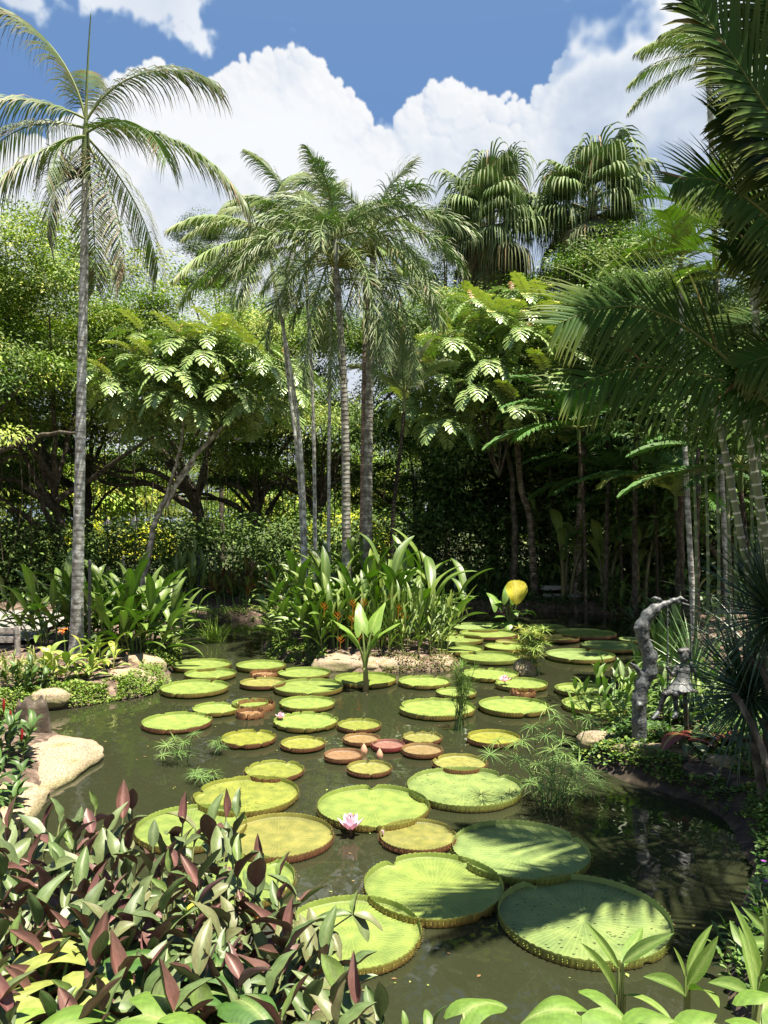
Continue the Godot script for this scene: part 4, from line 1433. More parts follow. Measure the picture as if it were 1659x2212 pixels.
# the big dark clump of cane palm at the water's corner: fronds laid out one by one
func make_clump_palm() -> void:
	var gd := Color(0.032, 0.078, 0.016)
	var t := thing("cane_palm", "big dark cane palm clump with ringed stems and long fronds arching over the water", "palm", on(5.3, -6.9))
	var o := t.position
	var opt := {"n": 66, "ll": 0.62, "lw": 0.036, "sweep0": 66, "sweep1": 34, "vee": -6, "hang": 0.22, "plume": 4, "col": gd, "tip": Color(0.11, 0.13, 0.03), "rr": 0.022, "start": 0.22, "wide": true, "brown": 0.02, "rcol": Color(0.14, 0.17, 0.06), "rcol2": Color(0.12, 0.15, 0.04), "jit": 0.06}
	# stems
	var stems := [[[4.05, -7.2], [1610, 900, 6.9], [1585, 800, 6.7]], [[4.0, -7.5], [1555, 920, 7.3], [1530, 830, 7.3]], [[4.5, -7.4], [1650, 900, 7.2], [1640, 560, 7.0]], [[4.9, -6.4], [1720, 900, 6.2], [1705, 420, 6.0]], [[5.4, -7.2], [1800, 800, 7.0], [1790, 400, 6.8]], [[4.3, -7.9], [1625, 1000, 7.7], [1600, 800, 7.6]]]
	for s in stems:
		var b0 := on(s[0][0], s[0][1])
		part("stem", ringed(curve([b0 - o, D(s[1][0], s[1][1], s[1][2]) - o, D(s[2][0], s[2][1], s[2][2]) - o], 12), 0.036, 0.029, 0.115, 0.004, Color(0.13, 0.16, 0.08), Color(0.5, 0.5, 0.4), 9, 0.15), M.blade_plain, t)
	# fronds seen one by one: pixel, pixel, depth
	var F := [
		[[[1760, 1010, 6.2], [1640, 850, 6.0], [1520, 735, 5.7], [1400, 668, 5.4], [1290, 668, 5.2], [1205, 700, 5.1]], {"ll": 0.8, "n": 54, "lw": 0.03}],
		[[[1790, 980, 6.6], [1680, 880, 6.2], [1560, 822, 5.8], [1440, 795, 5.5], [1330, 800, 5.3], [1228, 845, 5.1]], {"ll": 0.76, "n": 54, "lw": 0.03}],
		[[[1790, 520, 5.2], [1690, 300, 5.0], [1600, 150, 4.8], [1510, 20, 4.6], [1440, -70, 4.4]], {"ll": 0.72, "n": 58, "vee": 10, "lw": 0.04}],
		[[[1780, 620, 5.4], [1690, 500, 5.2], [1600, 420, 5.0], [1520, 385, 4.8], [1460, 395, 4.7]], {"ll": 0.5, "n": 44, "lw": 0.034}],
		[[[1800, 300, 5.6], [1700, 80, 5.4], [1640, -60, 5.2], [1600, -200, 5.0]], {"ll": 0.75, "lw": 0.042}],
		[[[1800, 700, 5.8], [1720, 600, 5.6], [1640, 545, 5.4], [1570, 540, 5.3]], {"ll": 0.5, "n": 44}],
		[[[1820, 800, 6.0], [1740, 640, 5.8], [1680, 560, 5.7], [1610, 470, 5.7]], {"ll": 0.55, "n": 50}],
		[[[1840, 900, 6.2], [1740, 800, 6.0], [1670, 770, 5.9], [1600, 790, 5.8]], {"ll": 0.55, "n": 50}],
		[[[1830, 450, 6.4], [1720, 300, 6.4], [1650, 200, 6.5], [1560, 120, 6.6]], {"ll": 0.6}],
		[[[1820, 560, 5.4], [1700, 380, 5.2], [1620, 300, 5.0], [1560, 260, 4.9]], {"ll": 0.62, "n": 50}],
		[[[1850, 700, 6.6], [1740, 480, 6.8], [1680, 380, 7.0], [1610, 330, 7.2]], {"ll": 0.6}],
		[[[1860, 1000, 6.8], [1760, 880, 6.9], [1690, 850, 7.0], [1610, 880, 7.2]], {"ll": 0.55}],
		[[[1800, 860, 6.9], [1720, 720, 7.1], [1640, 690, 7.4], [1560, 720, 7.6]], {"ll": 0.55}],
	]
	for f in F:
		var pts := []
		for q in f[0]:
			pts.append(D(q[0], q[1], q[2]) - o)
		var oo := opt.duplicate()
		oo.merge(f[1], true)
		oo.up = Vector3(0.15, 0.35, 1).normalized()
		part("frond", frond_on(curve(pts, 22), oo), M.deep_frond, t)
	# unseen rest of the crown, added to shade the bank, pads and fronds
	var m := []
	for q in [[70, 60], [48, 70], [25, 60]]:
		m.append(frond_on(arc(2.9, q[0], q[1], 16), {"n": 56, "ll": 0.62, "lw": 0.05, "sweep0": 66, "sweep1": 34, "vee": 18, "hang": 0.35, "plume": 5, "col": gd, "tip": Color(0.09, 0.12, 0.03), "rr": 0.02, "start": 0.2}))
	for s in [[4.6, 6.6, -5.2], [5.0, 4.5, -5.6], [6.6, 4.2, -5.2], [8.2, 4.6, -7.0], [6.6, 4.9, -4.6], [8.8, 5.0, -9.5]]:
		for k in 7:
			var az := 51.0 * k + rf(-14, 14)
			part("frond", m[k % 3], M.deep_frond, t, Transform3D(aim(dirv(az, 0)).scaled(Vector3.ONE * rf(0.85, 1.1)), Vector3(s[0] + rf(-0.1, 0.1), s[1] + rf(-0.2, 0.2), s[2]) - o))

func limb(parent: Node3D, pts: Array, r0: float, r1: float, called := "branch", mat: Material = null, col := Color.WHITE) -> void:
	var b := Buf.new()
	var n := pts.size() * 5
	var path := curve(pts, n)
	for k in range(1, n - 1):
		path[k] += Vector3(rf(-1, 1), rf(-1, 1), rf(-1, 1)) * r0 * 0.25
	b.tube(path, taper(n, r0, r1, 0.8), 8, col)
	part(called, b.mesh(), mat if mat else M.dark_bark, parent)

func make_trees() -> void:
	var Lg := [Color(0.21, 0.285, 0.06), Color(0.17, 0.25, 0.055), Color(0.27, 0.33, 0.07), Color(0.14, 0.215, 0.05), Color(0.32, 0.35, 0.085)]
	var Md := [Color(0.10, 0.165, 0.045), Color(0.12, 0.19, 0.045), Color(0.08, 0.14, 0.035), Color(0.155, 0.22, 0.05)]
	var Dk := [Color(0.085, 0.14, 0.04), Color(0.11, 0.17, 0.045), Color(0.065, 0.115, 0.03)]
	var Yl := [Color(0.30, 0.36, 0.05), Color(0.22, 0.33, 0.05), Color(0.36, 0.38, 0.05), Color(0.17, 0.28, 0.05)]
	var cA := crown(Vector3(4.6, 3.9, 4.0), 330, 190, 0.125, Lg, 101, {"boughs": 34, "clump": 0.8, "shell": 0.45})
	var cB := crown(Vector3(4.2, 3.2, 3.6), 330, 165, 0.125, Lg + Md, 102, {"boughs": 30, "clump": 0.75, "shell": 0.45})
	var cC := crown(Vector3(3.6, 3.2, 3.4), 300, 150, 0.125, Md, 103, {"boughs": 26, "clump": 0.7, "shell": 0.4})
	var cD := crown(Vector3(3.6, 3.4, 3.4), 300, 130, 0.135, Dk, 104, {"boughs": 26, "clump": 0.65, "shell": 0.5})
	var cY := crown(Vector3(3.4, 2.4, 3.0), 240, 80, 0.22, Yl, 105, {"clump": 0.9, "shell": 0.3})
	var cE := crown(Vector3(3.4, 3.0, 2.6), 150, 70, 0.34, [Color(0.10, 0.17, 0.045), Color(0.13, 0.205, 0.055), Color(0.075, 0.13, 0.035)], 106, {"clump": 0.9, "shell": 0.3, "slim": 0.3, "boughs": 24})
	M.crowns = [cA, cB, cC, cD, cY, cE]
	var fig := "leafy fig trees along the far bank"
	var far := "sunlit trees beyond the far bank"
	var under := "low dark trees under the canopy of the far bank"
	var wood := crown(Vector3(75, 8.5, 5), 1100, 60, 0.6, Md + Lg, 150, {"box": true, "clump": 4.0})
	top("far_wood", wood, M.foliage, "distant green wood closing the view behind all the trees", "wood", Transform3D(Basis(), Vector3(0, 8.0, -88)), "", "stuff")
	# px, py of crown centre, depth, mesh, scale, turn, name, label, group, [trunk pixel]
	var T := [
		[10, 770, 27.0, cA, Vector3(1.15, 1.15, 1.1), 10, "fig_tree", "spreading light green fig tree with hanging roots behind the tall grey palm", fig, 120],
		[-150, 900, 24.0, cB, Vector3(1.1, 1.2, 1.1), 80, "fig_tree", "fig tree at the picture's edge with its lower crown in shade", fig, -140],
		[150, 790, 33.0, cA, Vector3(1.1, 1.0, 1.0), 250, "fig_tree", "fig tree whose top shows just beside the tall grey palm's trunk", fig, 190],
		[330, 835, 31.0, cB, Vector3(1.2, 1.15, 1.1), 200, "fig_tree", "light green fig tree behind the bronze-leaved tree", fig, 420],
		[555, 845, 33.0, cA, Vector3(0.95, 1.0, 1.0), 130, "fig_tree", "fig tree behind the leaning slender palm", fig, 560],
		[760, 850, 33.0, cC, Vector3(1.25, 1.3, 1.1), 20, "fig_tree", "fig tree filling the gap behind the foxtail palms", fig, 690],
		[960, 800, 34.0, cB, Vector3(1.0, 1.05, 1.0), 290, "fig_tree", "fig tree just right of the hanging foxtail fronds", fig, 930],
		[1160, 780, 36.0, cA, Vector3(1.0, 1.0, 1.0), 60, "fig_tree", "fig tree under the narrower shaggy fan palm", fig, 1100],
		[1330, 720, 33.0, cC, Vector3(1.25, 1.2, 1.1), 150, "fig_tree", "fig tree under the larger shaggy fan palm", fig, 1330],
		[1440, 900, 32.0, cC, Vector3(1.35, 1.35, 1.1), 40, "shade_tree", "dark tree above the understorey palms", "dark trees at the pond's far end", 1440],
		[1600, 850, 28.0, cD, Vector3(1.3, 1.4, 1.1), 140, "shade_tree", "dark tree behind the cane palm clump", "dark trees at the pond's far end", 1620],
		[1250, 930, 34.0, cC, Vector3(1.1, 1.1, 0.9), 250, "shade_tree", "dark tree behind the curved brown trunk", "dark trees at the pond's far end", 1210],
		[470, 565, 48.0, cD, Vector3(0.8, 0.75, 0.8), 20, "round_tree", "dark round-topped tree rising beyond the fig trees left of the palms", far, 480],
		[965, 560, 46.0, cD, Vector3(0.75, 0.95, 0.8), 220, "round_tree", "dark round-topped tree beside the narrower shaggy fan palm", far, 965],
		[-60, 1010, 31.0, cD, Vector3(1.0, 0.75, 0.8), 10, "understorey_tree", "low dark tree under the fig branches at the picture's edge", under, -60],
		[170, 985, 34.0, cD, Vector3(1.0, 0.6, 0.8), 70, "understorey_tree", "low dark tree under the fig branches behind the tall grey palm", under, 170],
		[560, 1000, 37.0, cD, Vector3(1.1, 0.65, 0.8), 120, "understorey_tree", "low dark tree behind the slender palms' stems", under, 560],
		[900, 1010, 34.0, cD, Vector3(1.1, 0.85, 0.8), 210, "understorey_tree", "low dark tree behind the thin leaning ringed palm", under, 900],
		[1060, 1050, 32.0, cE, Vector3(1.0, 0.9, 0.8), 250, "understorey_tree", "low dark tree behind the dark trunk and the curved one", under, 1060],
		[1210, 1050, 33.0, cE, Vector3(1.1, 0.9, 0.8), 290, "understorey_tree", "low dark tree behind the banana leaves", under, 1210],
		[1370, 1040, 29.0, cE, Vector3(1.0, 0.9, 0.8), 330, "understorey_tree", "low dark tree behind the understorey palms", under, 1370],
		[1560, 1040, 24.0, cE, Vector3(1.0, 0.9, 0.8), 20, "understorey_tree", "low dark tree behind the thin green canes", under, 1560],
		[40, 1040, 60.0, cY, Vector3(1.6, 1.3, 1.3), 10, "sunlit_tree", "sunlit tree seen under the fig branches at the picture's edge", far, 40],
		[230, 1060, 58.0, cY, Vector3(1.5, 1.3, 1.3), 70, "sunlit_tree", "sunlit yellow green tree seen under the branches behind the lantern", far, 230],
		[430, 1070, 62.0, cA, Vector3(1.0, 0.8, 1.0), 70, "sunlit_tree", "sunlit green tree beyond the bronze-leaved tree's trunk", far, 430],
		[620, 1080, 60.0, cY, Vector3(1.5, 1.3, 1.3), 170, "sunlit_tree", "sunlit tree glimpsed behind the slender palms' stems", far, 620],
		[770, 1060, 58.0, cY, Vector3(1.2, 1.3, 1.2), 210, "sunlit_tree", "sunlit tree glimpsed between the two foxtail trunks", far, 770],
		[940, 1040, 62.0, cB, Vector3(1.1, 1.1, 1.0), 300, "sunlit_tree", "sunlit green tree behind the thin leaning palm", far, 940],
		[1120, 1040, 60.0, cC, Vector3(1.2, 1.2, 1.0), 320, "sunlit_tree", "half lit tree behind the dark trunk at the far bank", far, 1120],
		[1300, 1010, 55.0, cB, Vector3(1.2, 1.1, 1.0), 100, "sunlit_tree", "half lit tree glimpsed between the understorey palms", far, 1300],
		[1480, 1010, 52.0, cY, Vector3(1.4, 1.4, 1.0), 130, "sunlit_tree", "sunlit tree glimpsed behind the thin green canes", far, 1480],
		[1640, 980, 50.0, cB, Vector3(1.2, 1.3, 1.0), 30, "sunlit_tree", "sunlit tree far behind the cane palm", far, 1640],
	]
	for q in T:
		var z: float = q[2]
		var c := D(q[0], q[1], z)
		var b := D(q[9], 1200, z)
		b.y = 0.3
		var t := thing(q[6], q[7], "tree", b, q[8])
		var sc: Vector3 = q[4]
		var cr: Vector3 = c - b
		limb(t, [Vector3(0, -0.3, 0), Vector3(rf(-0.2, 0.2), cr.y * 0.35, rf(-0.3, 0.3)), cr * Vector3(0.6, 0.75, 1), cr + Vector3(0, -0.4, 0)], 0.28 if z < 45 else 0.2, 0.04, "trunk")
		for k in 5:
			var a := TAU * k / 5 + rf(0, 1)
			var e: Vector3 = cr + Vector3(cos(a) * 3.0 * sc.x, rf(-1.4, 1.6), sin(a) * 2.4)
			limb(t, [Vector3(0, cr.y * rf(0.35, 0.5), 0), e * 0.5 + Vector3(0, cr.y * 0.3, 0), e], 0.12, 0.03)
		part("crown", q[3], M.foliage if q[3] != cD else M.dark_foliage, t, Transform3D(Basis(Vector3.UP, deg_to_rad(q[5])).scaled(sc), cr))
		if q[8] == fig and q[0] < 800:
			# long level limbs and hanging roots
			for k in 4:
				var hx := rf(-3.6, 3.6)
				var hy := rf(3.4, 5.2)
				limb(t, [Vector3(0, hy - 1.4, 0), Vector3(hx * 0.5, hy - 0.4, rf(-0.5, 1.0)), Vector3(hx, hy + rf(-0.4, 0.6), rf(-1, 2.0)), Vector3(hx * 1.5, hy + rf(-0.2, 1.2), rf(-1, 2.5))], 0.13, 0.04)
			for k in 14:
				var x := rf(-4, 4)
				var zz := rf(-1, 2.5)
				var y0 := rf(4.0, 6.5)
				limb(t, [Vector3(x, y0, zz), Vector3(x + rf(-0.2, 0.2), y0 * 0.6, zz), Vector3(x + rf(-0.4, 0.4), rf(0.0, 2.5), zz)], 0.022, 0.012, "hanging_root")
	make_bronze_trees()
	# hedges and shrub masses on the far bank, each a plant
	var hd := crown(Vector3(1.9, 1.25, 0.8), 130, 46, 0.14, Dk, 201, {"box": true, "clump": 0.6})
	var hm := crown(Vector3(1.7, 1.0, 0.9), 100, 42, 0.2, Md, 202, {"clump": 0.6, "shell": 0.3, "slim": 0.5})
	var hy := crown(Vector3(1.6, 0.9, 0.8), 80, 40, 0.2, [Color(0.48, 0.46, 0.03), Color(0.42, 0.44, 0.04), Color(0.5, 0.5, 0.05)], 203, {"clump": 0.55, "shell": 0.3})
	var H := [
		[-40, 27.0, 1.35, hd, "hedge_shrub", "dark clipped hedge plant at the picture's edge behind the path"], [110, 27.4, 1.3, hd, "hedge_shrub", "dark clipped hedge plant behind the grey palm's trunk"], [290, 27.2, 1.25, hd, "hedge_shrub", "dark clipped hedge plant below the lettered sign"], [470, 27.6, 1.3, hd, "hedge_shrub", "dark clipped hedge plant behind the red-leaved plants"], [640, 28.0, 1.3, hd, "hedge_shrub", "dark clipped hedge plant behind the slender palms' feet"], [800, 29.0, 1.4, hd, "hedge_shrub", "dark clipped hedge plant behind the foxtail trunks"], [950, 29.0, 1.4, hd, "hedge_shrub", "dark clipped hedge plant behind the island's tallest leaves"], [1090, 30.0, 1.5, hd, "hedge_shrub", "dark hedge plant behind the far bank's big leaves"], [1240, 30.0, 1.5, hd, "hedge_shrub", "dark hedge plant behind the stone seats"], [1400, 31.0, 1.4, hm, "hedge_shrub", "dark hedge plant behind the thin canes"], [1560, 25.5, 1.3, hm, "hedge_shrub", "dark hedge plant behind the spiky rosettes"],
		[200, 44.0, 1.3, hy, "yellow_shrub", "bright yellow shrub in full sun beyond the hedge, beside the grey palm's trunk"], [330, 46.0, 1.2, hy, "yellow_shrub", "bright yellow shrub in full sun beyond the lettered sign"], [140, 45.0, 1.0, hy, "yellow_shrub", "small bright yellow shrub at the end of the sunny row beyond the hedge"], [760, 46.0, 1.6, hy, "yellow_shrub", "yellow green shrub in sun seen between the foxtail trunks"],
		[-60, 25.2, 1.2, hd, "dark_shrub", "dark broad-leaved shrub at the picture's edge above the path"], [60, 25.8, 1.1, hd, "dark_shrub", "dark shrub with silvery leaf glints behind the path"],
	]
	for q in H:
		var p := D(q[0], 1200, q[1])
		p.y = 0.2
		var s: float = q[2]
		var t := thing(q[4], q[5], "hedge" if q[4] == "hedge_shrub" else "shrub", p, "clipped hedge along the far bank" if q[4] == "hedge_shrub" else "yellow shrubs beyond the hedge" if q[4] == "yellow_shrub" else "dark shrubs above the path")
		var stem := Buf.new()
		for k in 4:
			stem.tube(PackedVector3Array([Vector3(rf(-0.3, 0.3), -0.1, 0), Vector3(rf(-0.5, 0.5), 0.7 * s, rf(-0.2, 0.2)), Vector3(rf(-1, 1), 1.6 * s, rf(-0.3, 0.3))]), PackedFloat32Array([0.04, 0.03, 0.015]), 5, Color(0.8, 0.8, 0.8))
		part("stem", stem.mesh(), M.dark_bark, t)
		part("foliage", q[3], M.dark_foliage if q[3] != hy else M.foliage, t, Transform3D(Basis(Vector3.UP, rf(-0.25, 0.25)).scaled(Vector3.ONE * s), Vector3(0, 1.05 * s, 0)))

# trees with big compound leaves, the youngest bronze
func make_bronze_trees() -> void:
	var g := Color(0.20, 0.285, 0.095)
	var y := Color(0.36, 0.38, 0.10)
	var br := Color(0.36, 0.19, 0.05)
	var lm := []
	for q in [[12, 75], [35, 85], [-15, 55]]:
		lm.append(compound(0.95, 10, 0.25, 0.085, g, q[0], q[1]))
	for q in [[35, 50], [60, 50]]:
		lm.append(compound(0.8, 10, 0.22, 0.075, y, q[0], q[1]))
	lm.append(compound(0.55, 6, 0.10, 0.024, br, 70, 45, 0.6))
	var inner := crown(Vector3(1, 1, 1), 120, 60, 0.085, [Color(0.16, 0.22, 0.06), Color(0.22, 0.26, 0.07), Color(0.12, 0.18, 0.05)], 301, {"shell": 0.15, "clump": 0.3, "slim": 0.35})
	var T := [
		[[300, 1235, 24.5], [425, 850, 24.0], Vector3(2.9, 2.2, 2.0), "bronze_leaved_tree", "open tree with pale leaning limbs and bronze-tipped leaves beside the grey palm", 34, true],
		[[1108, 1300, 26.0], [1070, 850, 25.5], Vector3(3.1, 2.9, 2.2), "bronze_leaved_tree", "dark trunked tree with bronze-tipped compound leaves behind the lone yellow-leaved plant", 37, false],
		[[1190, 1260, 29.5], [1140, 745, 29.0], Vector3(3.4, 2.0, 2.1), "bronze_leaved_tree", "bronze-tipped tree whose top stands right below the narrower shaggy fan palm", 34, false],
	]
	for q in T:
		var b := D(q[0][0], q[0][1], q[0][2])
		b.y = 0.25
		var c := D(q[1][0], q[1][1], q[1][2]) - b
		var R: Vector3 = q[2]
		var t := thing(q[3], q[4], "tree", b, "bronze-tipped trees on the far bank")
		if q[6]:
			limb(t, [Vector3(0, -0.2, 0), D(335, 1130, 24.5) - b, D(385, 1040, 24.3) - b, D(430, 975, 24) - b, D(500, 905, 23.8) - b], 0.12, 0.06, "trunk", M.pale_bark, Color(0.9, 0.88, 0.8))
			limb(t, [D(345, 1110, 24.5) - b, D(370, 1040, 24.2) - b, D(395, 930, 24) - b, D(380, 800, 24) - b], 0.07, 0.03, "branch", M.pale_bark, Color(0.8, 0.78, 0.7))
			limb(t, [D(360, 1095, 24.4) - b, D(385, 1045, 24.0) - b, D(420, 1000, 24) - b], 0.06, 0.03, "branch", M.pale_bark, Color(0.9, 0.88, 0.8))
			limb(t, [D(450, 960, 24.2) - b, D(470, 850, 24.2) - b, D(480, 760, 24) - b], 0.06, 0.02, "branch", M.pale_bark, Color(0.7, 0.68, 0.6))
		else:
			limb(t, [Vector3(0, -0.2, 0), Vector3(0.05, 2.0, 0), Vector3(-0.05, c.y * 0.62, 0), c], 0.15, 0.05, "trunk")
		for k in 9:
			var d := dirv(40.0 * k + rf(-15, 15), rf(0, 50))
			limb(t, [c * Vector3(0.8, 0.6, 0.8) if not q[6] else c - Vector3(0, R.y * 0.6, 0), c + d * R * 0.45, c + d * R * 0.85], 0.045, 0.015)
		part("inner_foliage", inner, M.foliage, t, Transform3D(Basis().scaled(R * 0.82), c - Vector3(0, 0.2, 0)), "stuff")
		var n: int = q[5]
		for k in n:
			# spread evenly over the crown, most of it upper and outer
			var yy := 1.0 - 1.45 * (k + 0.5) / n
			var a := k * 2.39996 + rf(-0.2, 0.2)
			var d := Vector3(cos(a) * sqrt(1 - yy * yy), yy, sin(a) * sqrt(1 - yy * yy))
			var at: Vector3 = c + d * R * rf(0.72, 1.08)
			for j in 8:
				var az := 45.0 * j * 3 + rf(-14, 14)
				var mi := 0 if j < 3 else (1 if j < 5 else (2 if yy < 0.1 or k % 3 > 0 else 3))
				if j == 7 and k % 2 == 0:
					mi = 4
				if j == 6 and yy > 0.05 and k % 4 == 1:
					mi = 5
				part("leaf", lm[mi], M.shiny, t, Transform3D(aim(dirv(az, 0)).scaled(Vector3.ONE * rf(1.05, 1.4)), at + Vector3(0, 0.02 * j, 0)))
# ---------- planting round the water
# a clump of upright stems with big paddle leaves; leaves are parts of their own
func clump(called: String, label: String, cat: String, group: String, at: Vector3, spread: Vector2, shoots: int, per: int, hgt: float, meshes: Array, mat: Material, o := {}) -> Node3D:
	var t := thing(called, label, cat, at, group)
	var st := Buf.new()
	var lean: float = o.get("lean", 0.35)
	for k in shoots:
		var a := k * 2.39996
		var q := sqrt((k + 0.5) / shoots)
		var b := Vector3(cos(a) * spread.x * q, 0, sin(a) * spread.y * q)
		b.y = ground(at.x + b.x, at.z + b.z) - at.y - 0.03
		var out := Vector3(b.x / maxf(spread.x, 0.01), 0, b.z / maxf(spread.y, 0.01)) * lean + Vector3(rf(-0.1, 0.1), 0, rf(-0.1, 0.1))
		var h: float = hgt * (1.0 - 0.45 * q * o.get("dome", 1.0)) * rf(0.75, 1.12)
		var n := 6
		var path := PackedVector3Array()
		for j in n:
			var s := float(j) / (n - 1)
			path.append(b + Vector3(0, h * s * 0.72, 0) + out * h * 0.72 * s * s)
		st.tube(path, taper(n, o.get("stem_r", 0.018), o.get("stem_r", 0.018) * 0.5), 5, tint(o.get("stem_col", Color(0.10, 0.16, 0.04)), 0.2))
		for j in per:
			var s := lerpf(o.get("from", 0.3), 1.0, float(j) / maxf(per - 1, 1))
			var idx := s * (n - 1)
			var k0 := mini(int(idx), n - 2)
			var p := path[k0].lerp(path[k0 + 1], idx - k0)
			var az: float = rad_to_deg(atan2(-out.z, out.x)) + (180.0 if j % 2 == 1 else 0.0) * (1.0 - 0.5 * q) + rf(-45, 45)
			var el := lerpf(o.get("el0", 25.0), o.get("el1", 72.0), s) + rf(-12, 12)
			var m: ArrayMesh = meshes[rng.randi() % meshes.size()]
			part("leaf", m, mat, t, Transform3D(aim(dirv(az, el)).scaled(Vector3.ONE * rf(0.72, 1.12) * (1.0 - 0.2 * q)), p))
	part("stems", st.mesh(), M.blade_plain, t)
	return t

func blades(L: float, W_: float, cols: Array, o := {}) -> Array:
	var out := []
	for c in cols:
		var q := o.duplicate()
		q.droop = o.get("droop", 50.0) * rf(0.6, 1.4)
		q.bend = rf(-0.12, 0.12)
		q.twist = rf(-25, 25)
		out.append(blade(L, W_, c, q))
	return out

func heliconia_flower(t: Node3D, at: Vector3, s: float) -> void:
	var b := Buf.new()
	b.tube(PackedVector3Array([at - Vector3(0, 0.25, 0) * s * 4, at, at + Vector3(0.01, s, 0)]), PackedFloat32Array([0.007, 0.007, 0.004]), 5, Color(0.4, 0.2, 0.03))
	for k in 5:
		var sd := 1.0 if k % 2 == 0 else -1.0
		add_blade(b, s * (1.1 - k * 0.12), s * 0.22, Color(0.72, 0.26, 0.02), {"rows": 5, "fold": 45, "droop": -20, "tip": Color(0.8, 0.5, 0.04), "mid": Color(0.7, 0.2, 0.02)}, Transform3D(aim(Vector3(sd, 0.7 + k * 0.12, 0.2)), at + Vector3(0, s * 0.2 * k, 0)))
	part("flower", b.mesh(), M.petal, t)

func make_island() -> void:
	var g := Color(0.13, 0.21, 0.04)
	var g2 := Color(0.17, 0.25, 0.05)
	var g3 := Color(0.095, 0.165, 0.035)
	var y := Color(0.2, 0.28, 0.04)
	var big := blades(1.25, 0.27, [g, g2, g3, g2, y, g], {"el": 8, "droop": 55, "fold": 20, "wave": 0.06, "p": 0.85, "q": 0.75, "stalk": 0.28, "stalk_r": 0.012, "rows": 12})
	var mid := blades(0.8, 0.17, [g, g2, g3, g2], {"el": 6, "droop": 45, "fold": 22, "wave": 0.05, "p": 0.85, "q": 0.75, "stalk": 0.15, "stalk_r": 0.01})
	var nar := blades(0.55, 0.085, [g, g2, g3, g2, y], {"el": 5, "droop": 35, "fold": 25, "wave": 0.04, "p": 0.8, "stalk": 0.06, "stalk_r": 0.006})
	var grp := "big-leaved clumps on the island"
	clump("paddle_plant", "tallest clump of upright banana-like leaves at the middle of the island, round the palms' feet", "plant", grp, on(-0.55, -18.0), Vector2(1.2, 1.2), 26, 4, 2.3, big, M.blade, {"el0": 45, "el1": 78, "lean": 0.55})
	clump("paddle_plant", "clump of slanting banana-like leaves on the island's end nearest the open far pads", "plant", grp, on(0.55, -17.6), Vector2(0.85, 1.0), 18, 4, 2.2, big, M.blade, {"el0": 34, "el1": 62, "lean": 1.0})
	clump("paddle_plant", "wide clump of arching leaves on the island's flank toward the tall grey palm", "plant", grp, on(-1.7, -17.8), Vector2(0.9, 1.1), 28, 6, 1.75, mid, M.blade, {"el0": 12, "el1": 66, "lean": 0.65})
	clump("paddle_plant", "dense clump of mid-sized leaves at the front of the island above the mossy stone", "plant", grp, on(-0.95, -16.5), Vector2(0.9, 0.65), 30, 6, 1.5, mid, M.blade, {"el0": 25, "el1": 78, "lean": 0.4})
	var t := clump("parrot_flower_plant", "stand of narrow upright leaves with orange yellow parrot flowers fronting the island", "plant", "", on(0.4, -16.2), Vector2(1.0, 0.74), 62, 7, 1.45, nar, M.blade, {"el0": 35, "el1": 80, "lean": 0.16, "dome": 0.35, "stem_r": 0.008, "from": 0.2, "stem_col": Color(0.2, 0.24, 0.06)})
	for q in [[762, 1312, 15.4], [760, 1345, 15.4], [700, 1318, 15.6], [772, 1330, 15.3], [729, 1338, 15.3], [785, 1310, 15.6], [860, 1322, 15.6], [873, 1340, 15.5], [845, 1300, 15.8], [775, 1382, 15.2], [735, 1390, 15.2]]:
		heliconia_flower(t, D(q[0], q[1], q[2]) - t.position, 0.14)
	# stones and creeping plants at its foot
	var k := 0
	for q in [[735, 1447, 15.6, 0.62, 0.24, 0.5, "pale flat boulder at the front of the island left of the arrow-leaved plant"], [860, 1448, 15.5, 0.62, 0.22, 0.4, "pale flat boulder at the front of the island under the parrot flowers"], [945, 1440, 15.7, 0.38, 0.2, 0.4, "small pale boulder at the tip of the island"], [800, 1445, 15.4, 0.3, 0.2, 0.3, "small pale boulder in a gap of the creeping plants on the island"], [1125, 1440, 14.9, 0.22, 0.25, 0.25, "small yellowish stone in the water at the foot of the sedge with yellowing tops"]]:
		var p := W(q[0], q[1], 0.08)
		top("boulder", boulder(Vector3(q[3], q[4], q[5]), 40.0 * k, Color(0.95, 0.9, 0.85)), M.rock, q[6], "rock", Transform3D(Basis(), Vector3(p.x, 0.04, -q[2])), "stones round the island")
		k += 1
	# arrow-leaved plant standing in the water
	var a := thing("arrow_leaf_plant", "single arrow-leaved plant with a brown stem standing in the water before the island", "plant", W(789, 1494))
	var b := Buf.new()
	b.tube(curve([Vector3(0, -0.1, 0), Vector3(0.01, 0.15, 0), Vector3(0.0, 0.42, 0)], 8), taper(8, 0.055, 0.045), 9, Color(0.12, 0.07, 0.035), Color(0.2, 0.22, 0.06))
	part("stem", b.mesh(), M.blade_plain, a)
	for q in [[175, 58, 1.0, 0.62], [105, 74, 1.05, 0.72], [58, 68, 1.1, 0.74], [8, 52, 0.95, 0.6], [-150, 66, 0.85, 0.5], [-40, 75, 0.7, 0.5]]:
		var hm := heart(0.58 * q[2], 0.26 * q[2], Color(0.17, 0.29, 0.04), {"stalk": q[3], "stalk_el": 82, "stalk_r": 0.03, "el": q[1] - 8, "droop": 22, "lobe": 0.2, "wave": 0.05, "stalk_col": Color(0.14, 0.2, 0.05)})
		part("leaf", hm, M.blade, a, Transform3D(aim(dirv(q[0], 0)), Vector3(0, 0.36, 0)))

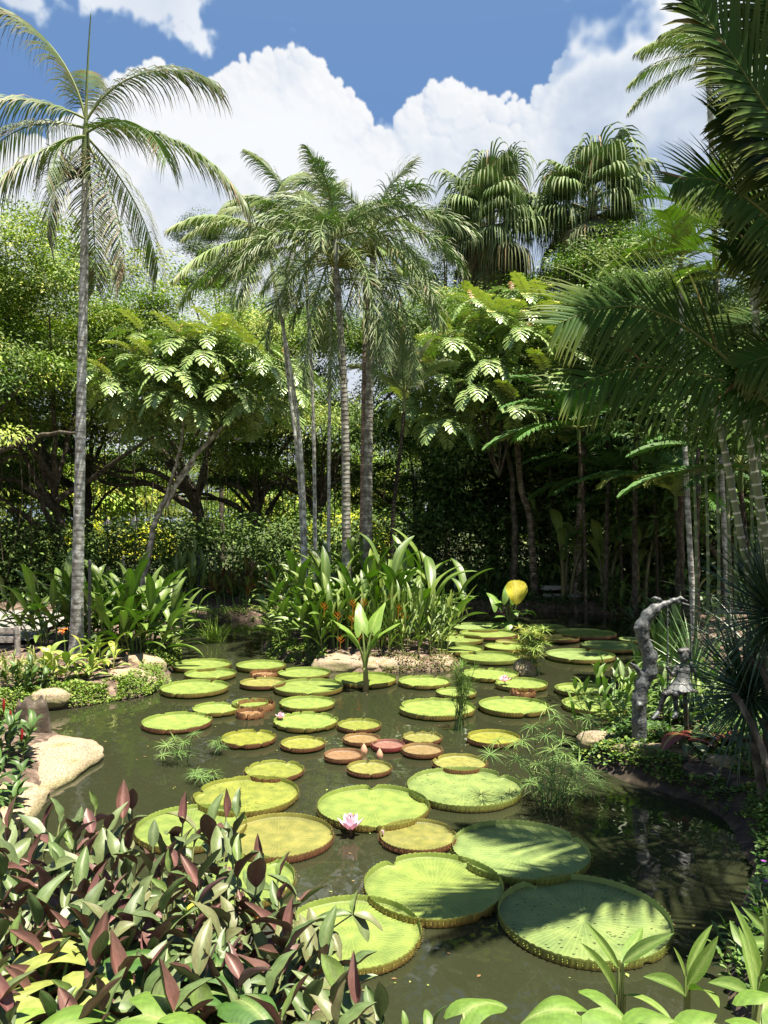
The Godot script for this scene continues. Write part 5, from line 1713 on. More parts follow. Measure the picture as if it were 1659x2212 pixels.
func make_sedges() -> void:
	# umbrella sedge: each stalk carries a wheel of thin rays
	var um := []
	for v in 4:
		var b := Buf.new()
		for k in 20:
			var d := dirv(18.0 * k + rf(-6, 6), rf(-5, 38))
			add_blade(b, 0.24 * rf(0.75, 1.15), 0.011, tint([Color(0.13, 0.22, 0.06), Color(0.10, 0.19, 0.05), Color(0.16, 0.25, 0.07), Color(0.11, 0.2, 0.06)][v], 0.15), {"rows": 5, "droop": rf(25, 60), "fold": 25, "wave": 0.0, "p": 0.6}, Transform3D(aim(d), Vector3()))
		um.append(b.mesh())
	var fl := []
	for v in 3:   # feathery young heads
		var b := Buf.new()
		for k in 26:
			var d := dirv(rf(0, 360), rf(20, 85))
			add_blade(b, 0.15 * rf(0.6, 1.2), 0.006, tint(Color(0.14, 0.23, 0.05), 0.2), {"rows": 4, "droop": rf(10, 50), "wave": 0.0, "p": 0.6}, Transform3D(aim(d), Vector3()))
		fl.append(b.mesh())
	var yl := []
	for v in 2:
		var b := Buf.new()
		for k in 18:
			var d := dirv(20.0 * k + rf(-6, 6), rf(0, 45))
			add_blade(b, 0.30 * rf(0.75, 1.15), 0.022, tint([Color(0.36, 0.36, 0.07), Color(0.22, 0.31, 0.07)][v], 0.15), {"rows": 5, "droop": rf(20, 55), "fold": 25, "wave": 0.0, "p": 0.6}, Transform3D(aim(d), Vector3()))
		yl.append(b.mesh())
	var grp := "sedges standing in the water"
	# [px, py at water, name, label, stalks, height, spread, heads, size]
	var T := [
		[1190, 1738, "big umbrella sedge with wheel-shaped heads leaning out over the dark water", 30, 1.05, 0.75, um, 0.95, [[1075, 1600], [1060, 1630], [1130, 1600], [1180, 1590], [1215, 1600], [1120, 1640], [1160, 1650], [1205, 1640], [1250, 1650], [1145, 1690], [1185, 1680], [1220, 1690], [1250, 1660], [1290, 1690], [1170, 1700], [1275, 1670], [1230, 1710], [1300, 1680], [1195, 1620], [1150, 1570], [1200, 1560], [1185, 1655], [1240, 1690], [1265, 1700]]],
		[1000, 1577, "thin papyrus with upright stems between the broad green pads", 22, 1.0, 0.3, fl, 1.1, []],
		[1150, 1457, "leafy sedge with yellowing palm-like tops before the shaded far pads", 34, 0.95, 0.55, yl, 0.8, []],
		[395, 1640, "small half-sunk umbrella sedge near the nibbled pad", 10, 0.28, 0.4, um, 0.75, [[375, 1595], [420, 1585], [360, 1610], [400, 1600], [385, 1625], [415, 1625], [350, 1632], [430, 1640]]],
		[478, 1630, "tiny umbrella sedge sprig beside the bitten yellow pad", 5, 0.22, 0.15, um, 0.6, []],
		[436, 1690, "low umbrella sedge floating near the peppered pad", 6, 0.12, 0.3, um, 0.75, []],
	]
	for q in T:
		var at := W(q[0], q[1])
		var t := thing("umbrella_sedge", q[2], "sedge", at, grp)
		var tips: Array = q[8]
		var n: int = maxi(q[3], tips.size())
		for k in n:
			var b0 := Vector3(rf(-0.14, 0.14), -0.1, rf(-0.1, 0.1)) * (1.0 if q[3] > 12 else 0.6)
			var e: Vector3
			if k < tips.size():
				e = D(tips[k][0], tips[k][1], -at.z + rf(-0.35, 0.35)) - at
			else:
				var a := rf(0, TAU)
				e = Vector3(cos(a) * q[5] * rf(0, 0.6), q[4] * rf(0.4, 1.0), sin(a) * q[5] * rf(0, 0.6))
			var sb := Buf.new()
			sb.tube(curve([b0, b0.lerp(e, 0.5) + Vector3(0, 0.08, 0), e], 7), taper(7, 0.0065, 0.004), 4, tint(Color(0.07, 0.13, 0.03), 0.2))
			var s := part("stem", sb.mesh(), M.blade_plain, t)
			var heads: Array = q[6]
			part("leaf_wheel", heads[k % heads.size()], M.frond, s, Transform3D(aim(Vector3(rf(-1, 1), 0.02, rf(-1, 1)), (e - b0).normalized() + Vector3(0, 0.8, 0)).scaled(Vector3.ONE * q[7] * rf(0.75, 1.1)), e))
			if q[2].begins_with("thin") or q[2].begins_with("leafy"):
				part("leaf_wheel", heads[(k + 1) % heads.size()], M.frond, s, Transform3D(aim(Vector3(rf(-1, 1), 0.02, rf(-1, 1))).scaled(Vector3.ONE * q[7] * rf(0.4, 0.7)), b0.lerp(e, rf(0.55, 0.85))))
	# grass tuft in the inlet
	var gp := W(465, 1386)
	var gb := Buf.new()
	for k in 110:
		add_blade(gb, rf(0.45, 0.8), 0.02, tint(Color(0.2, 0.31, 0.04), 0.2), {"rows": 6, "droop": rf(5, 60), "wave": 0.0, "p": 0.5, "el": 0}, Transform3D(aim(dirv(rf(0, 360), rf(48, 88))), Vector3(rf(-0.2, 0.2), -0.05, rf(-0.15, 0.15))))
	top("grass_tuft", gb.mesh(), M.frond, "bright green grass tuft standing in the inlet behind the grey palm's bank", "grass", Transform3D(Basis(), gp))

func make_left_bank() -> void:
	var g := Color(0.13, 0.205, 0.04)
	var g2 := Color(0.16, 0.245, 0.05)
	var g3 := Color(0.09, 0.155, 0.035)
	var gin := blades(1.05, 0.22, [g, g2, g3, g2, g], {"el": 8, "droop": 60, "fold": 20, "wave": 0.06, "p": 0.85, "q": 0.8, "stalk": 0.14, "stalk_r": 0.01})
	var grp := "broad-leaved clumps behind the grey palm"
	clump("paddle_plant", "large arching broad-leaved clump right behind the tall grey palm", "plant", grp, on(-5.7, -16.6), Vector2(0.9, 0.9), 26, 5, 1.75, gin, M.blade, {"el0": 8, "el1": 70, "lean": 0.7})
	clump("paddle_plant", "arching broad-leaved clump leaning over the inlet beside the dark post", "plant", grp, on(-5.0, -15.9), Vector2(0.55, 0.9), 20, 5, 1.45, gin, M.blade, {"el0": 5, "el1": 66, "lean": 0.8})
	clump("paddle_plant", "arching broad-leaved clump over the path, furthest from the inlet", "plant", grp, on(-7.0, -16.4), Vector2(0.9, 0.8), 22, 5, 1.6, gin, M.blade, {"el0": 8, "el1": 66, "lean": 0.7})
	# clumps across the inlet
	var hel := blades(0.85, 0.15, [g, g3, Color(0.08, 0.15, 0.045), g2], {"el": 6, "droop": 30, "fold": 22, "wave": 0.04, "p": 0.85, "q": 0.75, "stalk": 0.2, "stalk_r": 0.01})
	var red := blades(0.62, 0.15, [Color(0.15, 0.065, 0.02), Color(0.12, 0.04, 0.02), Color(0.16, 0.14, 0.03), Color(0.10, 0.15, 0.03)], {"el": 6, "droop": 30, "fold": 22, "p": 0.8, "stalk": 0.08, "stalk_r": 0.01})
	clump("upright_plant", "upright dark green clump with bare lower stems across the inlet", "plant", "", on(-6.3, -24.3), Vector2(0.7, 0.5), 16, 4, 2.1, hel, M.blade, {"el0": 45, "el1": 80, "lean": 0.25, "from": 0.5})
	clump("red_leaved_plant", "red and olive leaved clump across the inlet, left of the island's leaves", "plant", "", on(-4.6, -24.4), Vector2(1.0, 0.5), 16, 6, 1.7, red, M.blade, {"el0": 20, "el1": 72, "lean": 0.4, "from": 0.45})
	clump("upright_plant", "pale green arching clump just beyond the red-leaved plants", "plant", "", on(-3.2, -24.6), Vector2(0.8, 0.5), 14, 5, 1.5, gin, M.blade, {"el0": 10, "el1": 66, "lean": 0.6})
	# yellow green plants on the point
	var yg := blades(0.42, 0.15, [Color(0.34, 0.40, 0.06), Color(0.24, 0.34, 0.06), Color(0.40, 0.42, 0.09)], {"el": 8, "droop": 55, "fold": 22, "wave": 0.06, "p": 0.7, "stalk": 0.08, "stalk_r": 0.008})
	var ygr := "yellow green plants on the planted point"
	for q in [[135, 1475, 5, 0.62, "yellow green broad-leaved plant in front of the grey palm's foot"], [195, 1440, 4, 0.55, "yellow green plant with narrower leaves right beside the grey palm's foot"], [238, 1445, 3, 0.6, "slim young green plant on bare soil right of the grey palm"], [185, 1470, 3, 0.34, "low plant with a browned old leaf near the mossy edge"], [95, 1455, 5, 0.5, "yellow green plant among fine yellowed stalks near the picture's edge"]]:
		clump("yellow_plant", q[4], "plant", ygr, put(q[0], q[1]), Vector2(0.14, 0.12), q[2], 5, q[3], yg, M.blade, {"el0": 10, "el1": 72, "lean": 0.5, "from": 0.1, "stem_r": 0.01, "stem_col": Color(0.25, 0.3, 0.08)})
	var fine := blades(0.2, 0.035, [Color(0.3, 0.33, 0.09), Color(0.2, 0.28, 0.06), Color(0.38, 0.36, 0.12)], {"el": 6, "droop": 35, "p": 0.7})
	clump("fine_stalked_plant", "mass of fine yellowed stalks and small leaves at the picture's edge above the stump", "plant", "", put(35, 1480), Vector2(0.7, 0.5), 46, 7, 0.62, fine, M.blade, {"el0": 15, "el1": 70, "lean": 0.2, "from": 0.25, "stem_r": 0.004, "dome": 0.2, "stem_col": Color(0.3, 0.28, 0.1)})
	# red torch plants at the edge
	var cos_ := blades(0.27, 0.095, [Color(0.06, 0.125, 0.03), Color(0.085, 0.17, 0.035), Color(0.05, 0.10, 0.025)], {"el": 8, "droop": 40, "fold": 18, "p": 0.75, "mid": Color(0.1, 0.17, 0.05)})
	for q in [[8, 1640, 0.85, "glossy plant with red flower cones at the picture's edge behind the big granite boulder", [[47, 1585], [8, 1520], [22, 1545]]], [-30, 1740, 0.8, "glossy dark-leaved plant overhanging the granite boulder from the picture's edge", []], [60, 1555, 0.6, "glossy plant with one big upturned leaf beside the tree stump", []]]:
		var p := put(q[0], q[1])
		var t := clump("torch_plant", q[3], "plant", "glossy torch plants at the picture's edge", p, Vector2(0.3, 0.25), 12, 8, q[2], cos_, M.glossy, {"el0": 5, "el1": 60, "lean": 0.5, "from": 0.2, "stem_r": 0.008})
		for c in q[4]:
			var cb := Buf.new()
			cb.tube(PackedVector3Array([Vector3(0, -0.1, 0), Vector3(0, -0.06, 0), Vector3(0, -0.02, 0), Vector3(0.003, 0.03, 0), Vector3(0, 0.06, 0)]), PackedFloat32Array([0.006, 0.014, 0.018, 0.014, 0.003]), 8, Color(0.25, 0.018, 0.014))
			part("flower_cone", cb.mesh(), M.petal, t, Transform3D(Basis(), D(c[0], c[1], -p.z) - p))
	# canna bloom
	var cp := put(140, 1425)
	var can := thing("orange_canna", "thin stalk with a frilled orange bloom beside the grey palm's trunk", "flower", cp)
	var cs := Buf.new()
	var ctop := D(136, 1362, -cp.z) - cp
	cs.tube(PackedVector3Array([Vector3(), ctop * 0.5 + Vector3(0.02, 0, 0), ctop]), PackedFloat32Array([0.008, 0.007, 0.005]), 5, Color(0.12, 0.2, 0.04))
	part("stalk", cs.mesh(), M.blade_plain, can)
	for k in 6:
		part("petal", blade(0.11, 0.06, Color(0.75, 0.16, 0.02), {"rows": 5, "fold": 10, "droop": 60, "wave": 0.15, "p": 0.9, "mid": Color(0.7, 0.2, 0.02)}), M.petal, can, Transform3D(aim(dirv(60.0 * k, rf(10, 70))), ctop + Vector3(0, rf(-0.06, 0.02), 0)))
	# stump
	var sp := put(70, 1575)
	var stp := Buf.new()
	var pts := PackedVector3Array()
	var cc := PackedColorArray()
	var uv := PackedVector2Array()
	for r in 9:
		for k in 22:
			var a := TAU * k / 22
			var rr := lerpf(0.24, 0.17, minf(r / 6.0, 1)) * (1.0 + 0.16 * sin(k * 3.1) + 0.1 * fbm.get_noise_2d(k * 40.0, r * 30.0)) * (1.0 if r < 7 else (0.8 if r == 7 else 0.05))
			pts.append(Vector3(cos(a) * rr, minf(r, 6) / 6.0 * 0.42 + (0.05 * sin(k * 1.7) if r == 6 else 0.0) - 0.05 - (0.03 if r > 6 else 0.0), -sin(a) * rr))
			cc.append(Color(0.75, 0.7, 0.62) if r < 6 else Color(1.5, 1.4, 1.2))
			uv.append(Vector2(k, r))
	stp.grid(pts, 9, 22, cc, uv, true)
	top("tree_stump", stp.mesh(), M.dark_bark, "weathered brown tree stump at the picture's edge above the granite boulder", "stump", Transform3D(Basis(), sp))
	# granite at the water
	var k := 0
	for q in [[[-4.68, 0.0, -9.15], Vector3(1.12, 0.27, 1.25), -18.0, "big smooth tan granite boulder sloping into the water at the picture's edge"], [[-4.35, 0.0, -7.6], Vector3(0.75, 0.22, 1.2), -8.0, "tan granite slab between the big boulder and the purple ginger bed"], [[-4.62, 0.06, -13.6], Vector3(0.6, 0.27, 0.5), 20.0, "pale rounded boulder at the tip of the grey palm's point"], [[-4.72, 0.1, -14.8], Vector3(0.4, 0.3, 0.5), 60.0, "pale boulder under creeping plants on the inlet side of the point"], [[-5.35, 0.15, -12.2], Vector3(0.3, 0.16, 0.25), 10.0, "small grey stone where the stump meets the mossy edge"]]:
		top("boulder", boulder(q[1], 100.0 + 37 * k, Color(1.05, 0.98, 0.9), 0.08), M.rock, q[3], "rock", Transform3D(Basis(Vector3.UP, deg_to_rad(q[2])), Vector3(q[0][0], q[0][1], q[0][2])), "stones at the picture's edge and the point")
		k += 1
	# posts, rail, path
	for q in [[193, 1400, 1217, 15.0, 0.03, "dark capped post beside the tall grey palm"], [266, 1330, 1205, 22.0, 0.03, "dark capped post at the back of the broad-leaved clump"], [429, 1328, 1203, 24.2, 0.028, "dark thin post across the inlet by the upright clump"], [983, 1318, 1205, 26.5, 0.035, "bluish grey post on the far bank right of the island"]]:
		var p0 := D(q[0], q[1], q[3])
		p0.y = ground(p0.x, p0.z)
		var tp := D(q[0], q[2], q[3]).y - p0.y
		var t := thing("garden_post", q[5], "post", p0, "dark posts round the pond")
		var b := Buf.new()
		b.tube(PackedVector3Array([Vector3(0, -0.2, 0), Vector3(0, tp * 0.5, 0), Vector3(0, tp, 0)]), PackedFloat32Array([q[4], q[4], q[4]]), 10, Color(0.03, 0.032, 0.034) if q[0] < 900 else Color(0.22, 0.27, 0.32))
		part("shaft", b.mesh(), M.blade_plain, t)
		var c := Buf.new()
		c.tube(PackedVector3Array([Vector3(0, tp - 0.02, 0), Vector3(0, tp + 0.04, 0), Vector3(0, tp + 0.07, 0)]), PackedFloat32Array([q[4] * 1.4, q[4] * 1.4, q[4] * 0.5]), 10, Color(0.05, 0.05, 0.05))
		part("cap", c.mesh(), M.blade_plain, t)
	var rp := D(35, 1400, 14.6)
	rp.y = ground(rp.x, rp.z)
	var rail := thing("low_railing", "low grey timber railing with a round post where the path meets the planting", "railing", rp)
	var rb := Buf.new()
	rb.tube(PackedVector3Array([Vector3(0.02, -0.1, 0), Vector3(0.02, 0.42, 0), Vector3(0.02, 0.55, 0)]), PackedFloat32Array([0.055, 0.055, 0.055]), 12, Color(0.9, 0.9, 0.9))
	part("post", rb.mesh(), M.wood, rail)
	for j in 2:
		var pb := Buf.new()
		pb.box(Vector3(-1.1, 0.3 + 0.17 * j, 0.0), Vector3(2.1, 0.12, 0.045), Basis(), Color(0.95, 0.95, 0.95))
		part("plank", pb.mesh(), M.wood, rail)
	var pa := Buf.new()
	pts = PackedVector3Array()
	cc = PackedColorArray()
	uv = PackedVector2Array()
	for r in 10:
		for kk in 6:
			var x := -13.0 + kk * 1.1 - 0.12 * r
			var zz := -15.6 - 0.95 * r * 0.6
			pts.append(Vector3(x, ground(x, zz) + 0.10, zz - kk * 0.1))
			cc.append(Color(0.95, 0.93, 0.9))
			uv.append(Vector2(kk, r))
	pa.grid(pts, 10, 6, cc, uv, false, true)
	top("path", pa.mesh(), M.stone, "grey paved path behind the planting", "", Transform3D(), "", "structure")

# low creeping plants: little leaves scattered over the ground in a strip
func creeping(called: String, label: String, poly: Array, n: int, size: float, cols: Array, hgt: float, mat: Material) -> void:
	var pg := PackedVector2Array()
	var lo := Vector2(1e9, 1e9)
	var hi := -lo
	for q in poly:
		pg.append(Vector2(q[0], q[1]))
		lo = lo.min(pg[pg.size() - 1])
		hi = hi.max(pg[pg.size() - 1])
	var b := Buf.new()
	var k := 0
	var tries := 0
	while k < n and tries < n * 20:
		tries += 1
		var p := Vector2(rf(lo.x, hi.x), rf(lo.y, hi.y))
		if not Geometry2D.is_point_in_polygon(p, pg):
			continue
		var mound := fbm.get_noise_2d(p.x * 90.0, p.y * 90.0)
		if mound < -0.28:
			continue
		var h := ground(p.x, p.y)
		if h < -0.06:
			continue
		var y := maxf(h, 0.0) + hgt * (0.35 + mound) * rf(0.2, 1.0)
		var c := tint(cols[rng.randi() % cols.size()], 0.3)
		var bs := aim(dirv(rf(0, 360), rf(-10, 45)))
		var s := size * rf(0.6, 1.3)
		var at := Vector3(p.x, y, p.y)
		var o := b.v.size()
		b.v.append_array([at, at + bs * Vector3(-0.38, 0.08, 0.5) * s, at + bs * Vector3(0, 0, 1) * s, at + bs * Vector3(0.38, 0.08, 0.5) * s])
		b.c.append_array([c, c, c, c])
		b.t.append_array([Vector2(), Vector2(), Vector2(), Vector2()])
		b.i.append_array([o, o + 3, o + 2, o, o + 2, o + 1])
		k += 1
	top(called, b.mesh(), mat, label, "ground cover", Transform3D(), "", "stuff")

func make_covers() -> void:
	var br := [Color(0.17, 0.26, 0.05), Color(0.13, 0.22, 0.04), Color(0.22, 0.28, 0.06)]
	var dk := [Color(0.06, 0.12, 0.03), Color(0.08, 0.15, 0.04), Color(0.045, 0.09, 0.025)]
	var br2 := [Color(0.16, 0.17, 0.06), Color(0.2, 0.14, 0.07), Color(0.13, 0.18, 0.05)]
	creeping("creeping_plants", "bright creeping plants over the water's edge of the grey palm's point", [[-6.3, -11.2], [-5.3, -12.0], [-4.7, -12.3], [-4.0, -13.0], [-3.85, -13.9], [-4.4, -14.1], [-4.5, -13.3], [-5.3, -12.8], [-6.2, -12.3]], 6500, 0.045, br, 0.2, M.foliage)
	creeping("creeping_plants", "creeping plants on the inlet side of the grey palm's point", [[-4.2, -14.2], [-4.3, -15.8], [-4.7, -17.8], [-5.3, -19.5], [-5.7, -19.0], [-5.1, -17.0], [-4.8, -15.5], [-4.6, -14.2]], 2600, 0.055, br, 0.25, M.foliage)
	creeping("creeping_plants", "mossy creeping plants on the island's flank near the stone", [[-2.75, -18.0], [-2.6, -16.7], [-2.2, -16.1], [-1.5, -15.8], [-1.15, -15.4], [-1.2, -16.1], [-1.9, -16.7], [-2.2, -18.0]], 2600, 0.05, br, 0.24, M.foliage)
	creeping("creeping_plants", "brownish creeping plants between the pale stones of the island", [[-0.6, -15.2], [-0.2, -14.9], [0.6, -14.9], [1.3, -15.1], [1.7, -15.8], [1.2, -15.9], [0.5, -15.5], [-0.4, -15.6]], 1500, 0.04, br2, 0.2, M.foliage)
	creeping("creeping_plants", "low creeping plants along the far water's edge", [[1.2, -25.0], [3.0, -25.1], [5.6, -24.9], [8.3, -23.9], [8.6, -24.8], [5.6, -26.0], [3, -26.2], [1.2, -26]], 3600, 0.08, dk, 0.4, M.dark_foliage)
	creeping("creeping_plants", "pale creeping plants at the head of the inlet", [[-5.6, -21.8], [-4.4, -22.7], [-2.0, -23.4], [0.6, -24.0], [0.6, -24.8], [-2.0, -24.3], [-4.4, -23.6], [-5.9, -22.6]], 3000, 0.07, br, 0.35, M.foliage)
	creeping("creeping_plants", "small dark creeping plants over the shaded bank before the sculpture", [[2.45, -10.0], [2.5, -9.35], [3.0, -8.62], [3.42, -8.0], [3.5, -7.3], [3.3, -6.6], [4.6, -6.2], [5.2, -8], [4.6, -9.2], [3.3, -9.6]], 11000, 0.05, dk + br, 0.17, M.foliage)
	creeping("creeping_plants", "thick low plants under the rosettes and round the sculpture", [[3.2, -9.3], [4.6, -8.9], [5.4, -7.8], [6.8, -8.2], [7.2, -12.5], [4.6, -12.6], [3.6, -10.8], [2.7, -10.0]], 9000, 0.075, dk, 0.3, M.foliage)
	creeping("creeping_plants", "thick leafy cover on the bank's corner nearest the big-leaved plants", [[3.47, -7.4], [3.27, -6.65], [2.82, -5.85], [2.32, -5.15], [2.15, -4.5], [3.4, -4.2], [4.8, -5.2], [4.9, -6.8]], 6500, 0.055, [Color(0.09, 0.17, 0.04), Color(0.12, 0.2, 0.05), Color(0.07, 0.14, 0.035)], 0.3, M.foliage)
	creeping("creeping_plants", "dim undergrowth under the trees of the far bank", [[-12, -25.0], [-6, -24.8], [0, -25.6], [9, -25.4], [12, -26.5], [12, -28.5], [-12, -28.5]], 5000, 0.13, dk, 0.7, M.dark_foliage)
	# dry leaves on the bank under the sculpture and on the point
	var lb := Buf.new()
	for q in [[3.2, 5.6, -9.9, -8.2, 700], [-6.2, -4.5, -15.5, -12.6, 500], [3.4, 7.5, -14, -9.8, 700], [2, 9, -27.5, -25.6, 500]]:
		for k in q[4]:
			var x := rf(q[0], q[1])
			var zz := rf(q[2], q[3])
			var h := ground(x, zz)
			if h < 0.1:
				continue
			var bs := aim(dirv(rf(0, 360), rf(-15, 25)))
			var s := rf(0.03, 0.10)
			var at := Vector3(x, h + 0.012, zz)
			var c := tint([Color(0.24, 0.15, 0.07), Color(0.33, 0.25, 0.14), Color(0.14, 0.085, 0.045)][k % 3], 0.3)
			var o := lb.v.size()
			lb.v.append_array([at, at + bs * Vector3(-0.3, 0.1, 0.5) * s, at + bs * Vector3(0, 0, 1) * s, at + bs * Vector3(0.3, 0.1, 0.5) * s])
			lb.c.append_array([c, c, c, c])
			lb.t.append_array([Vector2(), Vector2(), Vector2(), Vector2()])
			lb.i.append_array([o, o + 3, o + 2, o, o + 2, o + 1])
	top("fallen_leaves", lb.mesh(), M.fibre, "dry brown leaves lying on the soil of the banks", "fallen leaves", Transform3D(), "", "stuff")

func make_far_bank() -> void:
	var g := Color(0.11, 0.19, 0.05)
	var g2 := Color(0.14, 0.23, 0.06)
	var lm := blades(0.7, 0.2, [g, g2, Color(0.05, 0.10, 0.035), g], {"el": 8, "droop": 50, "fold": 20, "p": 0.8, "stalk": 0.15, "stalk_r": 0.01})
	var grp := "dark leafy plants on the far bank"
	var k := 0
	var where := ["right of the island's end", "behind the bluish post", "left of the dark tree trunk", "at the curved trunk's foot", "behind the stone seats", "by the ringed trunk near the stone seats", "under the low shade palm", "left of the sculpted trunk's top", "behind the sculpted trunk's top", "in the shade at the pond's far corner"]
	for q in [[950, 1290, 26.5], [1010, 1270, 27.0], [1060, 1280, 27.0], [1150, 1270, 27.2], [1215, 1240, 27.5], [1265, 1290, 26.0], [1320, 1290, 25.5], [1350, 1270, 24], [1400, 1260, 22.5], [1480, 1290, 20.5]]:
		var p := D(q[0], q[1], q[2])
		p.y = ground(p.x, p.z)
		clump("leafy_plant", "dark leafy plant on the far bank " + where[k], "plant", grp, p, Vector2(0.5, 0.3), 9, 5, rf(1.1, 1.7), lm, M.blade, {"el0": 5, "el1": 65, "lean": 0.6})
		k += 1
	# banana plants
	var ban := blades(1.5, 0.42, [Color(0.17, 0.26, 0.07), Color(0.22, 0.30, 0.07), Color(0.13, 0.20, 0.06)], {"el": 8, "droop": 65, "fold": 18, "wave": 0.07, "p": 0.95, "q": 0.6, "stalk": 0.3, "stalk_r": 0.03, "rows": 14})
	for q in [[1225, 1250, 25.9, 3.1, "banana plant with torn pale leaves between the curved trunk and the thin stems"], [1310, 1230, 25.5, 2.7, "shorter banana plant in the shade at the pond's far end"], [1180, 1250, 30.0, 4.0, "taller banana plant behind the dark trunk"], [1385, 1220, 24.9, 3.2, "banana plant behind the canes, its leaf edges catching sun"]]:
		var p := D(q[0], q[1], q[2])
		p.y = ground(p.x, p.z)
		clump("banana_plant", q[4], "banana plant", "banana plants on the far bank", p, Vector2(0.3, 0.3), 3, 5, q[3], ban, M.blade, {"el0": 15, "el1": 75, "lean": 0.3, "from": 0.6, "stem_r": 0.09, "stem_col": Color(0.14, 0.13, 0.06), "dome": 0.4})
	# trunks standing in the shade
	for q in [[[1155, 1215, 27], [1145, 1120, 27], [1125, 1050, 27], [1112, 960, 27], 0.13, "curved brown ringed palm trunk catching the sun beside the dark trunk", true], [[1246, 1280, 26], [1250, 1180, 26], [1256, 1060, 26], [1262, 900, 26], 0.15, "ringed palm trunk with a swollen foot behind the stone seats", true], [[1262, 1280, 26.8], [1262, 1150, 26.8], [1260, 1000, 26.8], [1256, 850, 26.8], 0.09, "straight dark trunk just behind the swollen-footed one", false], [[1308, 1290, 24.5], [1310, 1180, 24.5], [1313, 1050, 24.5], [1318, 900, 24.5], 0.085, "straight slim trunk with a sunlit foot", false], [[1372, 1260, 23.5], [1371, 1100, 23.5], [1374, 950, 23.5], [1376, 850, 23.5], 0.10, "dark trunk left of the small boxy bin", false], [[1468, 1250, 22], [1470, 1150, 22], [1474, 1000, 22], [1480, 860, 22], 0.13, "thick dark trunk behind the yellowing shade palm", false], [[1215, 1200, 33], [1216, 1050, 33], [1218, 900, 33], [1220, 800, 33], 0.16, "pale grey trunk in dappled light far behind the banana leaves", false], [[1505, 1240, 19], [1506, 1150, 19], [1509, 1000, 19], [1512, 860, 19], 0.075, "slim dark trunk near the spiky rosettes", false]]:
		var pp := []
		for j in 4:
			pp.append(D(q[j][0], q[j][1], q[j][2]))
		var b0: Vector3 = pp[0]
		b0.y = ground(b0.x, b0.z) - 0.1
		pp[0] = b0
		pp[3] += Vector3(0, 1.5, 0)
		var rel := []
		for v in pp:
			rel.append(v - b0)
		var t := thing("bare_trunk", q[5], "tree", b0, "bare trunks in the shade of the far bank")
		if q[6]:
			part("trunk", ringed(curve(rel, 16), q[4], q[4] * 0.7, 0.11, 0.006, Color(0.5, 0.38, 0.3), Color(0.8, 0.68, 0.55), 10, 0.6), M.pale_bark, t)
		else:
			limb(t, rel, q[4], q[4] * 0.7, "trunk")
		part("crown", M.crowns[3], M.dark_foliage, t, Transform3D(Basis(Vector3.UP, rf(0, 6)).scaled(Vector3.ONE * rf(0.32, 0.45)), rel[3] + Vector3(0, 0.8, 0)))
	# canes
	var cane := thing("green_canes", "thin green jointed canes rising behind the spiky rosettes", "bamboo", on(D(1540, 1200, 12).x, -12.0))
	for q in [[1525, 12.5, 900], [1548, 12.0, 880], [1570, 12.2, 860], [1585, 12.8, 900], [1500, 13.2, 900], [1620, 12.4, 820], [1640, 11.6, 820]]:
		var b0 := on(D(q[0], 1200, q[1]).x, -q[1]) - cane.position
		var e := D(q[0] - 6, q[2], q[1]) - cane.position
		part("cane", ringed(curve([b0, b0.lerp(e, 0.5) + Vector3(0.05, 0, 0), e], 10), 0.028, 0.02, 0.3, 0.004, Color(0.10, 0.14, 0.05), Color(0.3, 0.3, 0.18), 8, 0.0), M.blade_plain, cane)
	part("foliage", crown(Vector3(1.3, 0.9, 0.9), 60, 40, 0.2, [Color(0.06, 0.11, 0.03), Color(0.08, 0.14, 0.03)], 401, {"slim": 0.2, "clump": 0.5, "shell": 0.2}), M.dark_foliage, cane, Transform3D(Basis(), Vector3(0.2, 4.6, 0)))
	# stone seats
	k = 0
	for q in [[1205, 1293, 26.3, 1.15, 0.14, 0.4, 0.34, "long grey stone slab seat on the far bank"], [1215, 1300, 25.9, 1.3, 0.13, 0.3, 0.12, "lower grey stone step before the slab seat"]]:
		var p := D(q[0], q[1], q[2])
		var b := Buf.new()
		b.box(Vector3(), Vector3(q[3], q[4], q[5]), Basis(Vector3.UP, 0.1), Color.WHITE)
		top("stone_slab", b.mesh(), M.stone, q[7], "stone seat", Transform3D(Basis(), Vector3(p.x, ground(p.x, p.z) + q[6], p.z)))
	# lone yellow-leaved plant in the water
	var ap := W(1104, 1362)
	var al := thing("yellow_leaved_plant", "lone water-edge plant with one big hanging yellow heart-shaped leaf among green ones", "plant", ap)
	var sb := Buf.new()
	for j in 5:
		sb.tube(PackedVector3Array([Vector3(rf(-0.12, 0.12), -0.15, 0), Vector3(rf(-0.15, 0.15), 0.35, 0), Vector3(rf(-0.2, 0.2), 0.8, rf(-0.1, 0.1))]), PackedFloat32Array([0.04, 0.03, 0.02]), 6, Color(0.08, 0.11, 0.03))
	part("stems", sb.mesh(), M.blade_plain, al)
	var yl := blade(0.66, 0.62, Color(0.6, 0.54, 0.05), {"el": 0, "droop": 25, "fold": 14, "wave": 0.05, "p": 0.62, "q": 0.62, "rows": 14, "mid": Color(0.7, 0.62, 0.14)})
	var yt := D(1112, 1252, -ap.z - 0.25) - ap
	var pet := Buf.new()
	pet.tube(curve([Vector3(0, 0.5, 0), yt * 0.7 + Vector3(-0.05, 0.25, 0), yt], 8), taper(8, 0.02, 0.012), 6, Color(0.4, 0.4, 0.08))
	part("petiole", pet.mesh(), M.blade_plain, al)
	part("leaf", yl, M.blade, al, Transform3D(aim(Vector3(0.08, -0.92, 0.25), Vector3(0.15, 0.2, 1)), yt + Vector3(0, -0.02, 0.03)))
	var gl := heart(0.6, 0.34, Color(0.13, 0.24, 0.04), {"droop": 40, "lobe": 0.25})
